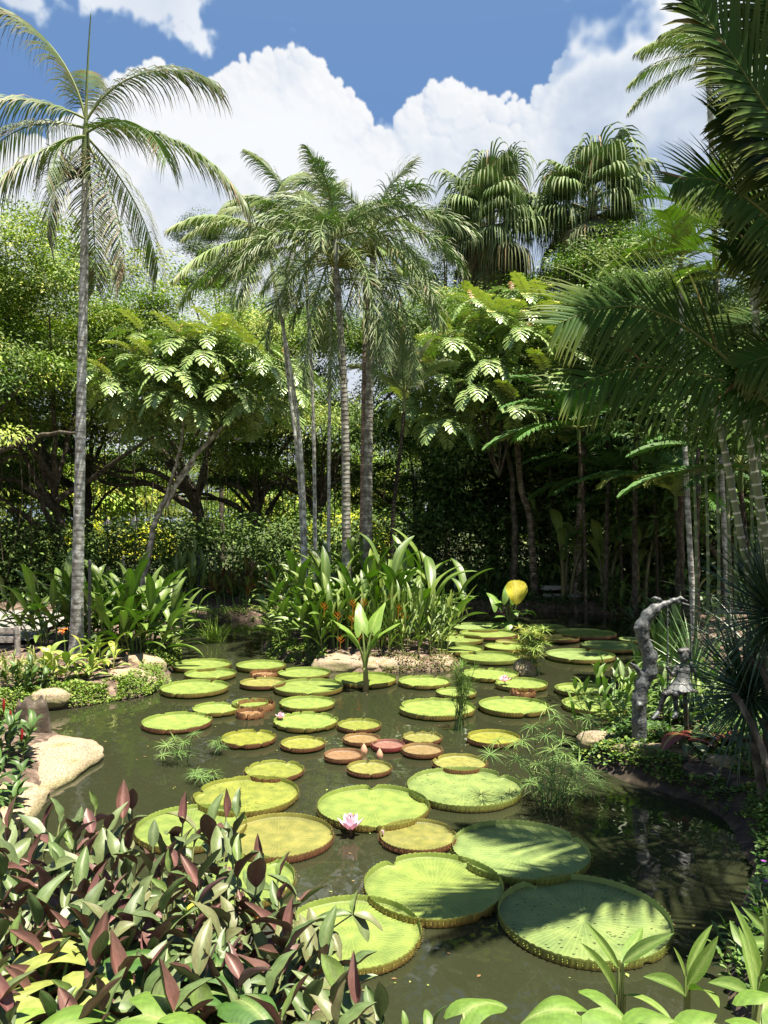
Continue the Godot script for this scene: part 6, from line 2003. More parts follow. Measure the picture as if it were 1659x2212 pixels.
	var gl2 := heart(0.4, 0.28, Color(0.15, 0.28, 0.05), {"droop": 50, "lobe": 0.25})
	for q in [[1075, 1270, 120, 62, 0], [1098, 1255, 80, 75, 0], [1085, 1330, 170, 10, 1], [1130, 1325, 10, 15, 1], [1138, 1318, 30, 5, 1], [1090, 1300, 200, 20, 1], [1100, 1345, 250, -10, 1], [1120, 1345, 300, -10, 1], [1080, 1345, 200, 0, 1], [1112, 1320, 270, 20, 1]]:
		part("leaf", gl if q[4] == 0 else gl2, M.blade, al, Transform3D(aim(dirv(q[2], q[3])), D(q[0], q[1] + (40 if q[4] == 0 else 0), -ap.z + rf(-0.2, 0.2)) - ap))
	# street lanterns and the sign beyond the hedge
	for q in [[350 * 0.6636, 1140, 40.0, "pale blue glazed lantern beyond the hedge, nearest the grey palm"], [292, 1133, 42.0, "dim glazed lantern beyond the hedge right of the lettered sign"], [520, 1130, 38.0, "glazed lantern under the fig branches left of the slender palms"]]:
		var c := D(q[0], q[1], q[2])
		var b0 := Vector3(c.x, 0.3, c.z)
		var t := thing("street_lantern", q[3], "lantern", b0, "old-style lanterns beyond the hedge")
		var hy := c.y - 0.3
		var b := Buf.new()
		b.tube(PackedVector3Array([Vector3(0, -0.1, 0), Vector3(0, 0.3, 0), Vector3(0, 0.35, 0), Vector3(0, hy - 0.25, 0)]), PackedFloat32Array([0.09, 0.08, 0.045, 0.04]), 9, Color(0.03, 0.03, 0.03))
		part("pole", b.mesh(), M.metal, t)
		var gl3 := Buf.new()
		gl3.tube(PackedVector3Array([Vector3(0, hy - 0.25, 0), Vector3(0, hy + 0.2, 0)]), PackedFloat32Array([0.13, 0.22]), 6, Color(0.7, 0.8, 0.8))
		part("lamp_glass", gl3.mesh(), M.white, t)
		var cap := Buf.new()
		cap.tube(PackedVector3Array([Vector3(0, hy + 0.2, 0), Vector3(0, hy + 0.24, 0), Vector3(0, hy + 0.4, 0), Vector3(0, hy + 0.5, 0)]), PackedFloat32Array([0.26, 0.25, 0.1, 0.02]), 6, Color(0.03, 0.03, 0.03))
		part("cap", cap.mesh(), M.metal, t)
	var sc := D(247, 1163, 33.0)
	var sg := thing("letter_sign", "white sign board with a narrow black letter A beyond the hedge", "sign", Vector3(sc.x, 0.3, sc.z))
	var sbx := Buf.new()
	sbx.box(Vector3(0, sc.y - 0.3, 0), Vector3(0.26, 0.52, 0.03), Basis(), Color.WHITE)
	part("board", sbx.mesh(), M.white, sg)
	var ptb := Buf.new()
	ptb.tube(PackedVector3Array([Vector3(0, -0.1, -0.04), Vector3(0, sc.y - 0.4, -0.04)]), PackedFloat32Array([0.03, 0.03]), 8, Color.WHITE)
	part("post", ptb.mesh(), M.metal, sg)
	var tm := TextMesh.new()
	tm.text = "A"
	var fnt := SystemFont.new()
	fnt.font_names = PackedStringArray(["Droid Sans"])
	tm.font = fnt
	tm.font_size = 32
	tm.pixel_size = 0.0125
	tm.depth = 0.006
	part("lettering", tm, M.black, sg, Transform3D(Basis().scaled(Vector3(0.75, 1, 1)), Vector3(0, sc.y - 0.33, 0.02)))
# ---------- the sculpture
func make_sculpture() -> void:
	var zz := 9.3
	var Q := func(x: float, y: float, dz := 0.0) -> Vector3: return D(1294.0 + 0.2 * x, 1260.8 + 0.2 * y, zz + dz)
	var k := 0.2 * zz / FOCAL
	var base: Vector3 = Q.call(440, 1720)
	base.y = ground(base.x, base.z)
	var t := thing("tree_sculpture", "grey bronze sculpture of a bent bare tree trunk holding a swing at the water's corner", "sculpture", base)
	var P := [[440, 1740, 78], [432, 1500, 74], [432, 1250, 74], [468, 1085, 70], [548, 955, 70], [545, 800, 70], [505, 680, 64], [470, 565, 66], [468, 460, 72], [530, 340, 62], [605, 265, 52], [700, 225, 34], [800, 185, 24], [885, 148, 12]]
	var bones := []
	for j in P.size() - 1:
		bones.append([Q.call(P[j][0], P[j][1]) - base, Q.call(P[j + 1][0], P[j + 1][1]) - base, P[j][2] * k, P[j + 1][2] * k])
	for q in [[[440, 960, 0], [395, 900, -0.03], 34, 22], [[395, 900, -0.03], [345, 862, -0.06], 22, 14], [[600, 330, 0], [650, 300, -0.07], 28, 12], [[430, 1310, -0.06], [440, 1315, -0.10], 30, 24], [[600, 740, -0.02], [625, 790, -0.02], 20, 14], [[420, 470, 0], [400, 490, -0.02], 34, 26], [[440, 1730, 0], [340, 1790, -0.05], 60, 26], [[440, 1730, 0], [560, 1800, -0.05], 60, 24], [[440, 1740, 0], [470, 1800, -0.15], 60, 30], [[880, 150, 0], [960, 190, -0.1], 12, 8], [[800, 185, 0], [1000, 240, -0.02], 16, 10]]:
		bones.append([Q.call(q[0][0], q[0][1], q[0][2]) - base, Q.call(q[1][0], q[1][1], q[1][2]) - base, q[2] * k, q[3] * k])
	var b := Buf.new()
	add_nets(b, bones, 0.016, 0.035, Color(1, 1, 1), 0.006)
	for j in b.v.size():   # weathered grain running up the trunk
		var v := b.v[j]
		var gr := fbm.get_noise_3d(v.x * 2400.0, v.y * 330.0 + v.x * 500.0, v.z * 2400.0)
		b.v[j] = v + Vector3(v.x + 0.02 * gr, 0, v.z).normalized() * gr * 0.008
		b.c[j] = Color(1, 1, 1) * clampf(1.0 + gr * 1.2, 0.5, 1.5)
	part("trunk", b.mesh(), M.bronze, t)
	var bb := Buf.new()
	var bird := []
	for q in [[[620, 165], [650, 172], 26, 22], [[650, 172], [690, 195], 20, 8], [[600, 155], [612, 160], 18, 18], [[590, 155], [558, 160], 9, 3], [[630, 185], [632, 205], 6, 5]]:
		bird.append([Q.call(q[0][0], q[0][1], -0.01) - base, Q.call(q[1][0], q[1][1], -0.01) - base, q[2] * k, q[3] * k])
	add_nets(bb, bird, 0.008, 0.01, Color(0.7, 0.7, 0.7))
	part("bird", bb.mesh(), M.bronze, t)
	# swing: two ropes and a plank
	var sw := thing("swing", "plank swing on two twisted ropes hanging from the sculpted branch", "swing", Q.call(880, 1150, -0.05))
	var so := sw.position
	var rope := func(x0, y0, x1, y1, dz):
		var rb := Buf.new()
		var n := 60
		for s in 2:
			var path := PackedVector3Array()
			for j in n:
				var u := float(j) / (n - 1)
				path.append(Q.call(lerpf(x0, x1, u), lerpf(y0, y1, u), dz) - so + Vector3(cos(u * 60 + s * PI), 0, sin(u * 60 + s * PI)) * 0.0055)
			rb.tube(path, taper(n, 0.006, 0.006), 5, Color(1.3, 1.25, 1.15))
		part("rope", rb.mesh(), M.bronze, sw)
	rope.call(738, 230, 742, 1140, -0.02)
	rope.call(985, 235, 1005, 1140, -0.02)
	var pl := Buf.new()
	pl.box(Vector3(0, 0.0, 0), Vector3(0.36, 0.022, 0.17), Basis(), Color(0.7, 0.65, 0.6))
	part("seat", pl.mesh(), M.bronze, sw, Transform3D(Basis(Vector3.UP, 0.12), Q.call(880, 1152, 0.0) - so))
	# girl on the swing: one body, dress, hair and shoes over it
	var g := thing("girl_statue", "grey bronze statue of a child in a dress and striped stockings sitting on the swing", "statue", Q.call(890, 1140))
	var go := g.position
	var B := func(list: Array) -> Array:
		var out := []
		for q in list:
			var a := [Q.call(q[0][0], q[0][1], q[0][2]) - go, Q.call(q[1][0], q[1][1], q[1][2]) - go, q[2] * k, q[3] * k]
			if q.size() > 4:
				a.append(q[4])
			out.append(a)
		return out
	var body = B.call([
		[[900, 1110, 0], [905, 1000, 0.0], 62, 58], [[905, 1000, 0], [910, 910, 0.0], 56, 52], [[845, 905, 0], [975, 900, 0.0], 30, 30], [[912, 890, 0], [914, 840, -0.01], 24, 22],
		[[918, 800, -0.01], [916, 755, 0.0], 50, 56], [[912, 815, -0.03], [912, 822, -0.045], 22, 18],   # head, chin
		[[905, 785, -0.055], [905, 795, -0.065], 9, 8],   # nose
		[[845, 910, 0], [790, 985, -0.02], 28, 22], [[790, 985, -0.02], [748, 930, -0.04], 21, 16], [[748, 930, -0.04], [738, 905, -0.04], 16, 15],
		[[975, 905, 0], [1035, 950, 0.0], 28, 22], [[1035, 950, 0], [1000, 880, -0.03], 21, 16], [[1000, 880, -0.03], [995, 860, -0.03], 16, 14],
		[[880, 1120, -0.02], [712, 1195, -0.16], 44, 34], [[712, 1195, -0.16], [640, 1380, -0.15], 33, 21],
		[[930, 1125, -0.02], [822, 1200, -0.19], 44, 34], [[822, 1200, -0.19], [832, 1385, -0.17], 33, 21],
	])
	# fingers closed round the rope
	for j in 4:
		var y := 892.0 + 9.0 * j
		body.append_array(B.call([[[733, y, -0.045], [726, y + 1, -0.02], 5, 5], [[726, y + 1, -0.02], [739, y + 2, -0.0], 5, 4], [[990, y - 40, -0.035], [1012, y - 38, -0.02], 5, 4]]))
	body.append_array(B.call([[[744, 905, -0.05], [752, 888, -0.03], 6, 4]]))
	var gb := Buf.new()
	add_nets(gb, body, 0.0105, 0.014, Color(0.95, 0.9, 0.88))
	for j in gb.v.size():   # legs: sun through the fronds painted as pale bands on dark
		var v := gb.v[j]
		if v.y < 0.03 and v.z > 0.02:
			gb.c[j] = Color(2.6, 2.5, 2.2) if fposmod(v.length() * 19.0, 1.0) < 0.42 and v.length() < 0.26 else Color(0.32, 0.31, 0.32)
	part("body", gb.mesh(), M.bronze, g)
	var db := Buf.new()
	var pts := PackedVector3Array()
	var cc := PackedColorArray()
	var uv := PackedVector2Array()
	# dress: shoulders, a high waist, then a pleated skirt over the lap
	var sec := [[893, 34, 0.62, 0, 912], [905, 84, 0.55, 0, 910], [950, 72, 0.8, 0, 907], [1010, 74, 0.85, 0, 903], [1060, 88, 0.95, -0.012, 893], [1095, 104, 1.1, -0.03, 884], [1125, 118, 1.25, -0.05, 876], [1140, 120, 1.3, -0.06, 872], [1138, 112, 1.25, -0.06, 872]]
	for r in sec.size():
		for j in 40:
			var a := TAU * j / 40
			var pleat := 1.0 + (0.07 * cos(a * 12.0) * clampf((r - 2) / 4.0, 0, 1))
			var c: Vector3 = Q.call(sec[r][4], sec[r][0], sec[r][3]) - go
			pts.append(c + Vector3(cos(a) * sec[r][1] * k * pleat, 0, -sin(a) * sec[r][1] * k * sec[r][2] * pleat))
			cc.append(Color(2.1, 2.25, 2.3) if j % 3 > 0 else Color(1.3, 1.4, 1.45))
			uv.append(Vector2(j / 40.0, r / 9.0))
	db.grid(pts, sec.size(), 40, cc, uv, true, true)
	part("dress", db.mesh(), M.bronze, g)
	var hb := Buf.new()
	add_nets(hb, B.call([[[922, 745, 0.02], [930, 775, 0.035], 58, 54], [[880, 735, -0.01], [950, 728, -0.01], 36, 36], [[968, 770, 0.0], [975, 800, 0.02], 22, 18]]), 0.011, 0.02, Color(0.42, 0.4, 0.4), 0.006)
	part("hair", hb.mesh(), M.bronze, g)
	for q in [[[640, 1385, -0.15], [612, 1430, -0.2], [580, 1458, -0.24]], [[832, 1390, -0.17], [822, 1428, -0.22], [800, 1448, -0.26]]]:
		var fb := Buf.new()
		add_nets(fb, [[Q.call(q[0][0], q[0][1], q[0][2]) - go, Q.call(q[1][0], q[1][1], q[1][2]) - go, 24 * k, 27 * k], [Q.call(q[1][0], q[1][1], q[1][2]) - go, Q.call(q[2][0], q[2][1], q[2][2]) - go, 27 * k, 19 * k]], 0.01, 0.015, Color(0.55, 0.6, 0.62))
		part("shoe", fb.mesh(), M.bronze, g)
	var stp: Vector3 = Q.call(950, 1555, 0.25)
	stp.y = ground(stp.x, stp.z)
	var st := Buf.new()
	var top_: Vector3 = Q.call(925, 1165, 0.12) - stp
	st.tube(PackedVector3Array([Vector3(0, -0.1, 0), top_ * 0.5, top_]), PackedFloat32Array([0.032, 0.03, 0.03]), 10, Color(0.8, 0.75, 0.7))
	top("support_stake", st.mesh(), M.dark_bark, "dark round stake propping the swing seat from behind", "stake", Transform3D(Basis(), stp))

# rosettes of stiff thin leaves on a bare stem
func rosette(parent: Node3D, c: Vector3, L: float, n: int, col: Color, w := 0.02, low := -35.0, tilt := Vector3.UP) -> void:
	var ms := []
	for v in 5:
		ms.append(blade(L * lerpf(0.8, 1.1, v / 4.0), w, tint(col, 0.2), {"rows": 6, "droop": [4, 12, 22, 32, 8][v], "fold": 28, "wave": 0.0, "p": 0.45, "q": 0.7, "bend": rf(-0.05, 0.05), "mid": col * 0.8, "tip": col * 1.2}))
	var tb := aim(Vector3(tilt.x, 0, tilt.z + 0.001), Vector3.UP) if false else Basis(Quaternion(Vector3.UP, tilt.normalized()))
	for k in n:
		var u := float(k) / n
		var el := lerpf(88.0, low, pow(u, 0.8)) + rf(-6, 6)
		part("leaf", ms[k % 5], M.dark_blade, parent, Transform3D(tb * aim(dirv(k * 137.5 + rf(-10, 10), el)), c + tb * Vector3(0, (1 - u) * 0.12, 0)))

func make_right_bank() -> void:
	var gd := Color(0.028, 0.056, 0.022)
	var T := [
		["spiky rosette plant on a slanting stem just behind the swing", [1622, 1515, 7.6], 0.92, 200, [[1655, 1700, 7.4], [1628, 1600, 7.5]], Vector3(-0.45, 1, 0.2), gd],
		["higher spiky rosette plant at the picture's edge over the swing", [1678, 1345, 7.2], 0.98, 210, [[1700, 1600, 7.0], [1690, 1450, 7.2]], Vector3(-0.4, 1, 0.1), gd],
		["spiky rosette plant under the cane palm's stems, its spears upright", [1650, 1450, 8.4], 1.1, 200, [[1660, 1640, 8.3], [1655, 1560, 8.4]], Vector3(-0.1, 1, 0), gd],
		["paler spiky rosette plant behind the sculpted trunk", [1500, 1470, 10.6], 0.95, 120, [[1505, 1560, 10.5], [1503, 1510, 10.6]], Vector3(-0.1, 1, 0), Color(0.07, 0.125, 0.04)],
	]
	for q in T:
		var c := D(q[1][0], q[1][1], q[1][2])
		var s0 := D(q[4][0][0], q[4][0][1], q[4][0][2])
		var b0 := on(s0.x, s0.z)
		var t := thing("spiky_rosette", q[0], "plant", b0, "spiky rosette plants behind the sculpture")
		var b := Buf.new()
		b.tube(curve([Vector3(0, -0.1, 0), D(q[4][1][0], q[4][1][1], q[4][1][2]) - b0, c - b0 + Vector3(0, 0.1, 0)], 10), taper(10, 0.045, 0.04), 8, Color(1.6, 1.5, 1.3))
		part("stem", b.mesh(), M.dark_bark, t)
		rosette(t, c - b0, q[2], q[3], q[6], 0.027, -42.0, q[5])
	# extra bare stems leaning at the edge
	for q in [[[1700, 1720, 6.6], [1640, 1600, 6.9], [1585, 1500, 7.2], "bare pale stem slanting down at the picture's edge below the rosettes"], [[1720, 1600, 7.0], [1660, 1480, 7.2], [1612, 1420, 7.5], "second bare stem slanting at the picture's edge behind the rosette crown"]]:
		var b0 := D(q[0][0], q[0][1], q[0][2])
		b0 = on(b0.x, b0.z)
		var t := thing("leaning_stem", q[3], "stem", b0, "bare stems at the picture's edge")
		limb(t, [Vector3(0, -0.1, 0), D(q[1][0], q[1][1], q[1][2]) - b0, D(q[2][0], q[2][1], q[2][2]) - b0], 0.035, 0.03, "stem", M.dark_bark, Color(1.8, 1.6, 1.4))
	# pale leaf clumps round the sculpture
	var pl := blades(0.30, 0.085, [Color(0.14, 0.24, 0.05), Color(0.2, 0.3, 0.06), Color(0.10, 0.19, 0.045), Color(0.16, 0.25, 0.09)], {"el": 8, "droop": 40, "fold": 20, "p": 0.75, "stalk": 0.03, "stalk_r": 0.005})
	var grp := "leafy clumps round the sculpture"
	for q in [[3.0, -10.2, 0.42, 0.28, 14, 9, 1.15, "light green leafy clump at the sculpted trunk's foot, over the green pads"], [3.85, -10.2, 0.5, 0.3, 12, 8, 0.9, "leafy clump under the swing behind the statue's feet"], [4.5, -10.6, 0.5, 0.4, 12, 8, 1.1, "leafy clump behind the statue's back"], [3.75, -11.4, 0.4, 0.3, 10, 8, 0.95, "leafy clump with red buds behind the sculpted trunk"], [5.3, -10.2, 0.6, 0.4, 12, 8, 0.9, "leafy clump under the spiky rosettes"]]:
		clump("leafy_plant", q[7], "plant", grp, on(q[0], q[1]), Vector2(q[2], q[3]), q[4], q[5], q[6], pl, M.blade, {"el0": 5, "el1": 72, "lean": 0.3, "from": 0.12, "stem_r": 0.007, "dome": 0.5})
	var up := blades(0.5, 0.17, [Color(0.15, 0.27, 0.06), Color(0.2, 0.31, 0.09), Color(0.12, 0.22, 0.06)], {"el": 8, "droop": 30, "fold": 22, "p": 0.8, "stalk": 0.08})
	var tc := D(1432, 1330, 12.4)
	clump("upright_plant", "bright upright paddle-leaved plant rising behind the top of the sculpted trunk", "plant", "", on(tc.x, tc.z), Vector2(0.3, 0.25), 8, 5, 1.75, up, M.blade, {"el0": 35, "el1": 80, "lean": 0.3, "from": 0.55})
	var cal := []
	for q in [[Color(0.07, 0.12, 0.04)], [Color(0.16, 0.03, 0.02)], [Color(0.09, 0.14, 0.05)]]:
		cal.append(heart(0.3, 0.22, q[0], {"droop": 45, "stalk": 0.22, "stalk_el": 70, "stalk_r": 0.006, "lobe": 0.3}))
	for q in [[4.1, -8.9, "low plant with red and green heart leaves in the shade below the stake"], [4.7, -8.2, "low dark heart-leaved plant in the shade under the rosettes"], [3.65, -9.0, "low plant with pale pointed leaves touching the sculpted trunk's foot"], [4.9, -7.2, "low dark heart-leaved plant on the bank's shaded corner"]]:
		var t := thing("heart_leaved_plant", q[2], "plant", on(q[0], q[1]), "low heart-leaved plants in the shade")
		for k in 9:
			part("leaf", cal[(k * 2) % 3], M.blade, t, Transform3D(aim(dirv(40.0 * k + rf(-15, 15), rf(-5, 15))).scaled(Vector3.ONE * rf(0.7, 1.2)), Vector3(rf(-0.1, 0.1), -0.02, rf(-0.1, 0.1))))
	# pale stones along the shaded bank
	var k := 0
	for q in [[3.35, -9.0, 0.62, 0.10, 0.17, 20.0, "long pale stone edging under the sculpture's foot"], [4.1, -8.35, 0.6, 0.09, 0.17, 32.0, "second pale stone edging further along the shaded bank"], [2.75, -9.7, 0.3, 0.12, 0.2, 0.0, "dark mossy stone at the tip of the shaded bank"]]:
		top("edging_stone", boulder(Vector3(q[2], q[3], q[4]), 500.0 + 31 * k, Color(0.8, 0.78, 0.75)), M.rock, q[6], "rock", Transform3D(Basis(Vector3.UP, deg_to_rad(-q[5])), on(q[0], q[1], -0.03)), "stones of the shaded bank")
		k += 1
	# broad leaves reaching in at the bank's edge
	var wl := blades(0.28, 0.1, [Color(0.11, 0.19, 0.05), Color(0.14, 0.22, 0.06)], {"el": 5, "droop": 40, "fold": 18, "p": 0.75, "stalk": 0.05, "stalk_r": 0.004})
	clump("leafy_plant", "light leafy twig plant at the picture's edge above the thick ground cover", "plant", "", on(4.3, -6.6), Vector2(0.3, 0.3), 8, 6, 0.55, wl, M.blade, {"el0": 0, "el1": 60, "lean": 0.6, "from": 0.3, "stem_r": 0.005})
	# small purple blossoms
	for q in [[1650, 1893, "purple blossom on the ground cover nearest the water"], [1655, 1940, "purple blossom low on the ground cover at the picture's edge"]]:
		var c := put(q[0], q[1])
		c.y += 0.12
		var t := thing("purple_blossom", q[2], "flower", c, "purple blossoms")
		for j in 5:
			part("petal", blade(0.026, 0.02, Color(0.3, 0.06, 0.42), {"rows": 4, "droop": 20}), M.petal, t, Transform3D(aim(dirv(72.0 * j, 25)), Vector3()))

# ---------- the near planting
func make_foreground() -> void:
	# purple-backed gingers: each shoot a plant of its own
	var lv := []
	var pur := Color(0.19, 0.085, 0.09)
	var tops := [Color(0.095, 0.155, 0.055), Color(0.125, 0.19, 0.07), Color(0.16, 0.21, 0.09), Color(0.10, 0.145, 0.06), Color(0.17, 0.18, 0.085), Color(0.15, 0.23, 0.06)]
	for k in 14:
		lv.append(blade(rf(0.135, 0.215), rf(0.062, 0.09), tops[k % 6], {"rows": 11, "el": 4, "droop": rf(-5, 42), "fold": rf(6, 26), "curl": rf(0.0, 0.5), "wave": 0.06, "wf": rf(8, 16), "p": 0.78, "q": 0.85, "under": tint(pur, 0.3), "bend": rf(-0.12, 0.12), "twist": rf(-50, 50), "mid": Color(0.13, 0.17, 0.07), "edge": tops[k % 6] * 0.9}))
	for k in 7:   # leaves that show their purple backs
		lv.append(blade(rf(0.14, 0.215), rf(0.06, 0.085), tint(Color(0.19, 0.085, 0.085), 0.25), {"rows": 11, "el": 4, "droop": rf(-30, 35), "fold": rf(8, 28), "curl": rf(0.1, 0.6), "wave": 0.05, "wf": rf(8, 14), "p": 0.78, "q": 0.85, "under": tops[k % 6], "bend": rf(-0.1, 0.1), "twist": rf(-40, 40), "mid": Color(0.22, 0.1, 0.09), "tip": Color(0.13, 0.08, 0.06)}))
	var tips := []
	var outline := PackedVector2Array([Vector2(-60, 1790), Vector2(60, 1775), Vector2(190, 1765), Vector2(280, 1755), Vector2(330, 1850), Vector2(420, 1775), Vector2(500, 1765), Vector2(540, 1840), Vector2(590, 1860), Vector2(640, 1910), Vector2(680, 2010), Vector2(800, 2120), Vector2(830, 2230), Vector2(-60, 2230)])
	for q in [[205, 1752], [285, 1748], [265, 1768], [395, 1780], [488, 1765], [512, 1762], [330, 1830], [560, 1880], [600, 1900], [100, 1790], [45, 1800], [640, 1935], [625, 2010], [700, 2055], [740, 2120], [770, 2170], [470, 1860], [430, 1900]]:
		tips.append([q[0], q[1]])
	var tries := 0
	while tips.size() < 135 and tries < 5000:
		tries += 1
		var p := Vector2(rf(-60, 830), rf(1770, 2225))
		if not Geometry2D.is_point_in_polygon(p, outline):
			continue
		var ok := true
		for q in tips:
			if Vector2(q[0], q[1]).distance_to(p) < lerpf(27, 47, (p.y - 1770) / 450.0):
				ok = false
				break
		if ok:
			tips.append([p.x, p.y])
	for k in tips.size():
		var q = tips[k]
		var H := 1.30 + rf(-0.08, 0.08) - 0.10 * clampf((q[0] - 500) / 300.0, 0, 1)
		var tip := W(q[0], q[1], H)
		var lean := Vector3(rf(-0.18, 0.18), 0, rf(-0.02, 0.22))
		if q[0] > 560 or q[1] < 1800:
			lean = Vector3(rf(-0.25, 0.05), 0, rf(0.12, 0.4))
		var b0 := tip + lean
		b0.y = minf(ground(b0.x, b0.z), H - 0.35)
		var row: String = ["top row against the water", "second row", "third row", "lowest row over the heart leaves"][0 if q[1] < 1830 else (1 if q[1] < 1950 else (2 if q[1] < 2080 else 3))]
		var spot: String = ["at the picture's edge", "just in from the edge", "left of the bed's middle", "right of the bed's middle", "toward the near pad", "at the open water end"][0 if q[0] < 90 else (1 if q[0] < 210 else (2 if q[0] < 340 else (3 if q[0] < 470 else (4 if q[0] < 620 else 5))))]
		var lab := "purple-backed ginger shoot in the " + row + ", " + spot
		if k == 0:
			lab = "purple-backed ginger shoot standing highest against the murky water, leftmost of the bed's top row"
		elif k == 4:
			lab = "purple-backed ginger shoot with a few upright leaves silhouetted on the half hidden green pad"
		elif k == 15:
			lab = "purple-backed ginger shoot nearest the open water at the bed's end"
		var t := thing("ginger_shoot", lab, "ginger plant", b0, "purple-backed ginger shoots of the near bed")
		var mid := (tip - b0) * 0.55 + lean * -0.12
		var path := curve([Vector3(0, -0.05, 0), mid, tip - b0], 9)
		var sb := Buf.new()
		sb.tube(path, taper(9, 0.0085, 0.0045), 6, Color(0.12, 0.15, 0.05), Color(0.2, 0.23, 0.09))
		part("stem", sb.mesh(), M.blade_plain, t)
		var n := 10
		var a0 := rf(0, 360)
		for j in n:
			var u := lerpf(0.42, 1.0, float(j) / (n - 1))
			var at := u * 8.0
			var k0 := mini(int(at), 7)
			var p := path[k0].lerp(path[k0 + 1], at - k0)
			var az := a0 + (180.0 if j % 2 == 1 else 0.0) + rf(-35, 35)
			var el := lerpf(-12.0, 58.0, pow((u - 0.42) / 0.58, 1.5)) + rf(-20, 20)
			var mi := rng.randi_range(0, 13)
			if rng.randf() < (0.3 if j > n - 5 else 0.12):
				mi = rng.randi_range(14, 20)
			part("leaf", lv[mi], M.glossy, t, Transform3D(aim(dirv(az, el)).scaled(Vector3.ONE * rf(0.75, 1.15)), p))
	# the twig hanging out over the pad
	var tw0 := W(640, 2120, 1.0)
	var tw := thing("ginger_twig", "thin drooping ginger twig with curled leaves reaching over the large near pad", "ginger plant", tw0)
	var e1 := D(660, 2060, 3.35) - tw0
	var e2 := D(712, 2010, 3.3) - tw0
	var e3 := D(762, 1975, 3.3) - tw0
	var tb := Buf.new()
	tb.tube(curve([Vector3(0, -0.2, 0.05), Vector3(), e1, e2, e3], 14), taper(14, 0.006, 0.003), 5, Color(0.3, 0.28, 0.13))
	part("stem", tb.mesh(), M.blade_plain, tw)
	for q in [[e1, 190, -20], [e1, 30, 20], [e2, 160, 10], [e2, -40, -35], [e2, -60, -25], [e3, 185, -5], [e3, 60, 60], [e3, -10, -10], [e3, -30, -35], [(e1 + e2) * 0.5, 200, 0]]:
		part("leaf", lv[rng.randi_range(0, 13)], M.glossy, tw, Transform3D(aim(dirv(q[1], q[2])).scaled(Vector3.ONE * rf(0.55, 0.75)), q[0]))
	# flower spikes in the bed
	for q in [[400, 2000, "greenish cone spike with one yellow petal amid the purple gingers"], [512, 1975, "dark withered cone spike amid the purple gingers"], [628, 1985, "small green cone spike amid the purple gingers"]]:
		var at := W(q[0], q[1], 1.30)
		var t := thing("cone_spike", q[2], "flower", at, "flower spikes in the ginger bed")
		var b := Buf.new()
		b.tube(PackedVector3Array([Vector3(0, -0.5, 0), Vector3(0, -0.1, 0), Vector3(0, 0.05, 0)]), PackedFloat32Array([0.006, 0.006, 0.004]), 5, Color(0.1, 0.13, 0.04))
		var cs := Color(0.09, 0.12, 0.035) if q[0] != 512 else Color(0.06, 0.03, 0.025)
		for k in 34:
			add_blade(b, 0.026, 0.016, tint(cs, 0.3), {"rows": 4, "droop": -30, "fold": 30}, Transform3D(aim(dirv(k * 137.5, 40)), Vector3(0, -0.09 + 0.0045 * k, 0)))
		if q[0] == 400:
			add_blade(b, 0.075, 0.03, Color(0.62, 0.5, 0.05), {"rows": 6, "droop": 50, "fold": 40}, Transform3D(aim(dirv(30, 50)), Vector3(0, 0.05, 0)))
		part("spike", b.mesh(), M.foliage, t)
	# dead leaves caught in the bed
	var dl := blade(0.2, 0.07, Color(0.32, 0.15, 0.06), {"curl": 1.2, "fold": 40, "droop": 70, "wave": 0.1})
	for q in [[590, 2000, "curled orange brown dead leaf caught in the gingers near the green cone spike"], [760, 2000, "second curled dead leaf lying in the gingers"], [50, 2130, "crumpled brown dead leaf at the picture's lower corner"]]:
		if q[0] == 760:
			continue
		top("dead_leaf", dl, M.fibre, q[2], "dead leaf", Transform3D(aim(dirv(rf(0, 360), 5)).scaled(Vector3.ONE * 1.0), W(q[0], q[1], 1.22)), "dead leaves in the ginger bed")
	# big light heart leaves along the bottom
	var hg := Color(0.14, 0.245, 0.045)
	var hl := []
	for q in [[0.30, 0.24, hg], [0.26, 0.20, hg * 1.1], [0.28, 0.22, Color(0.29, 0.33, 0.085)], [0.26, 0.2, Color(0.06, 0.14, 0.03)], [0.22, 0.18, Color(0.22, 0.33, 0.06)]]:
		var c: Color = q[2]
		c.a = 1
		hl.append(heart(q[0], q[1], c, {"droop": 50, "lobe": 0.3, "wave": 0.05, "mid": c.lerp(Color(0.4, 0.45, 0.2), 0.4)}))
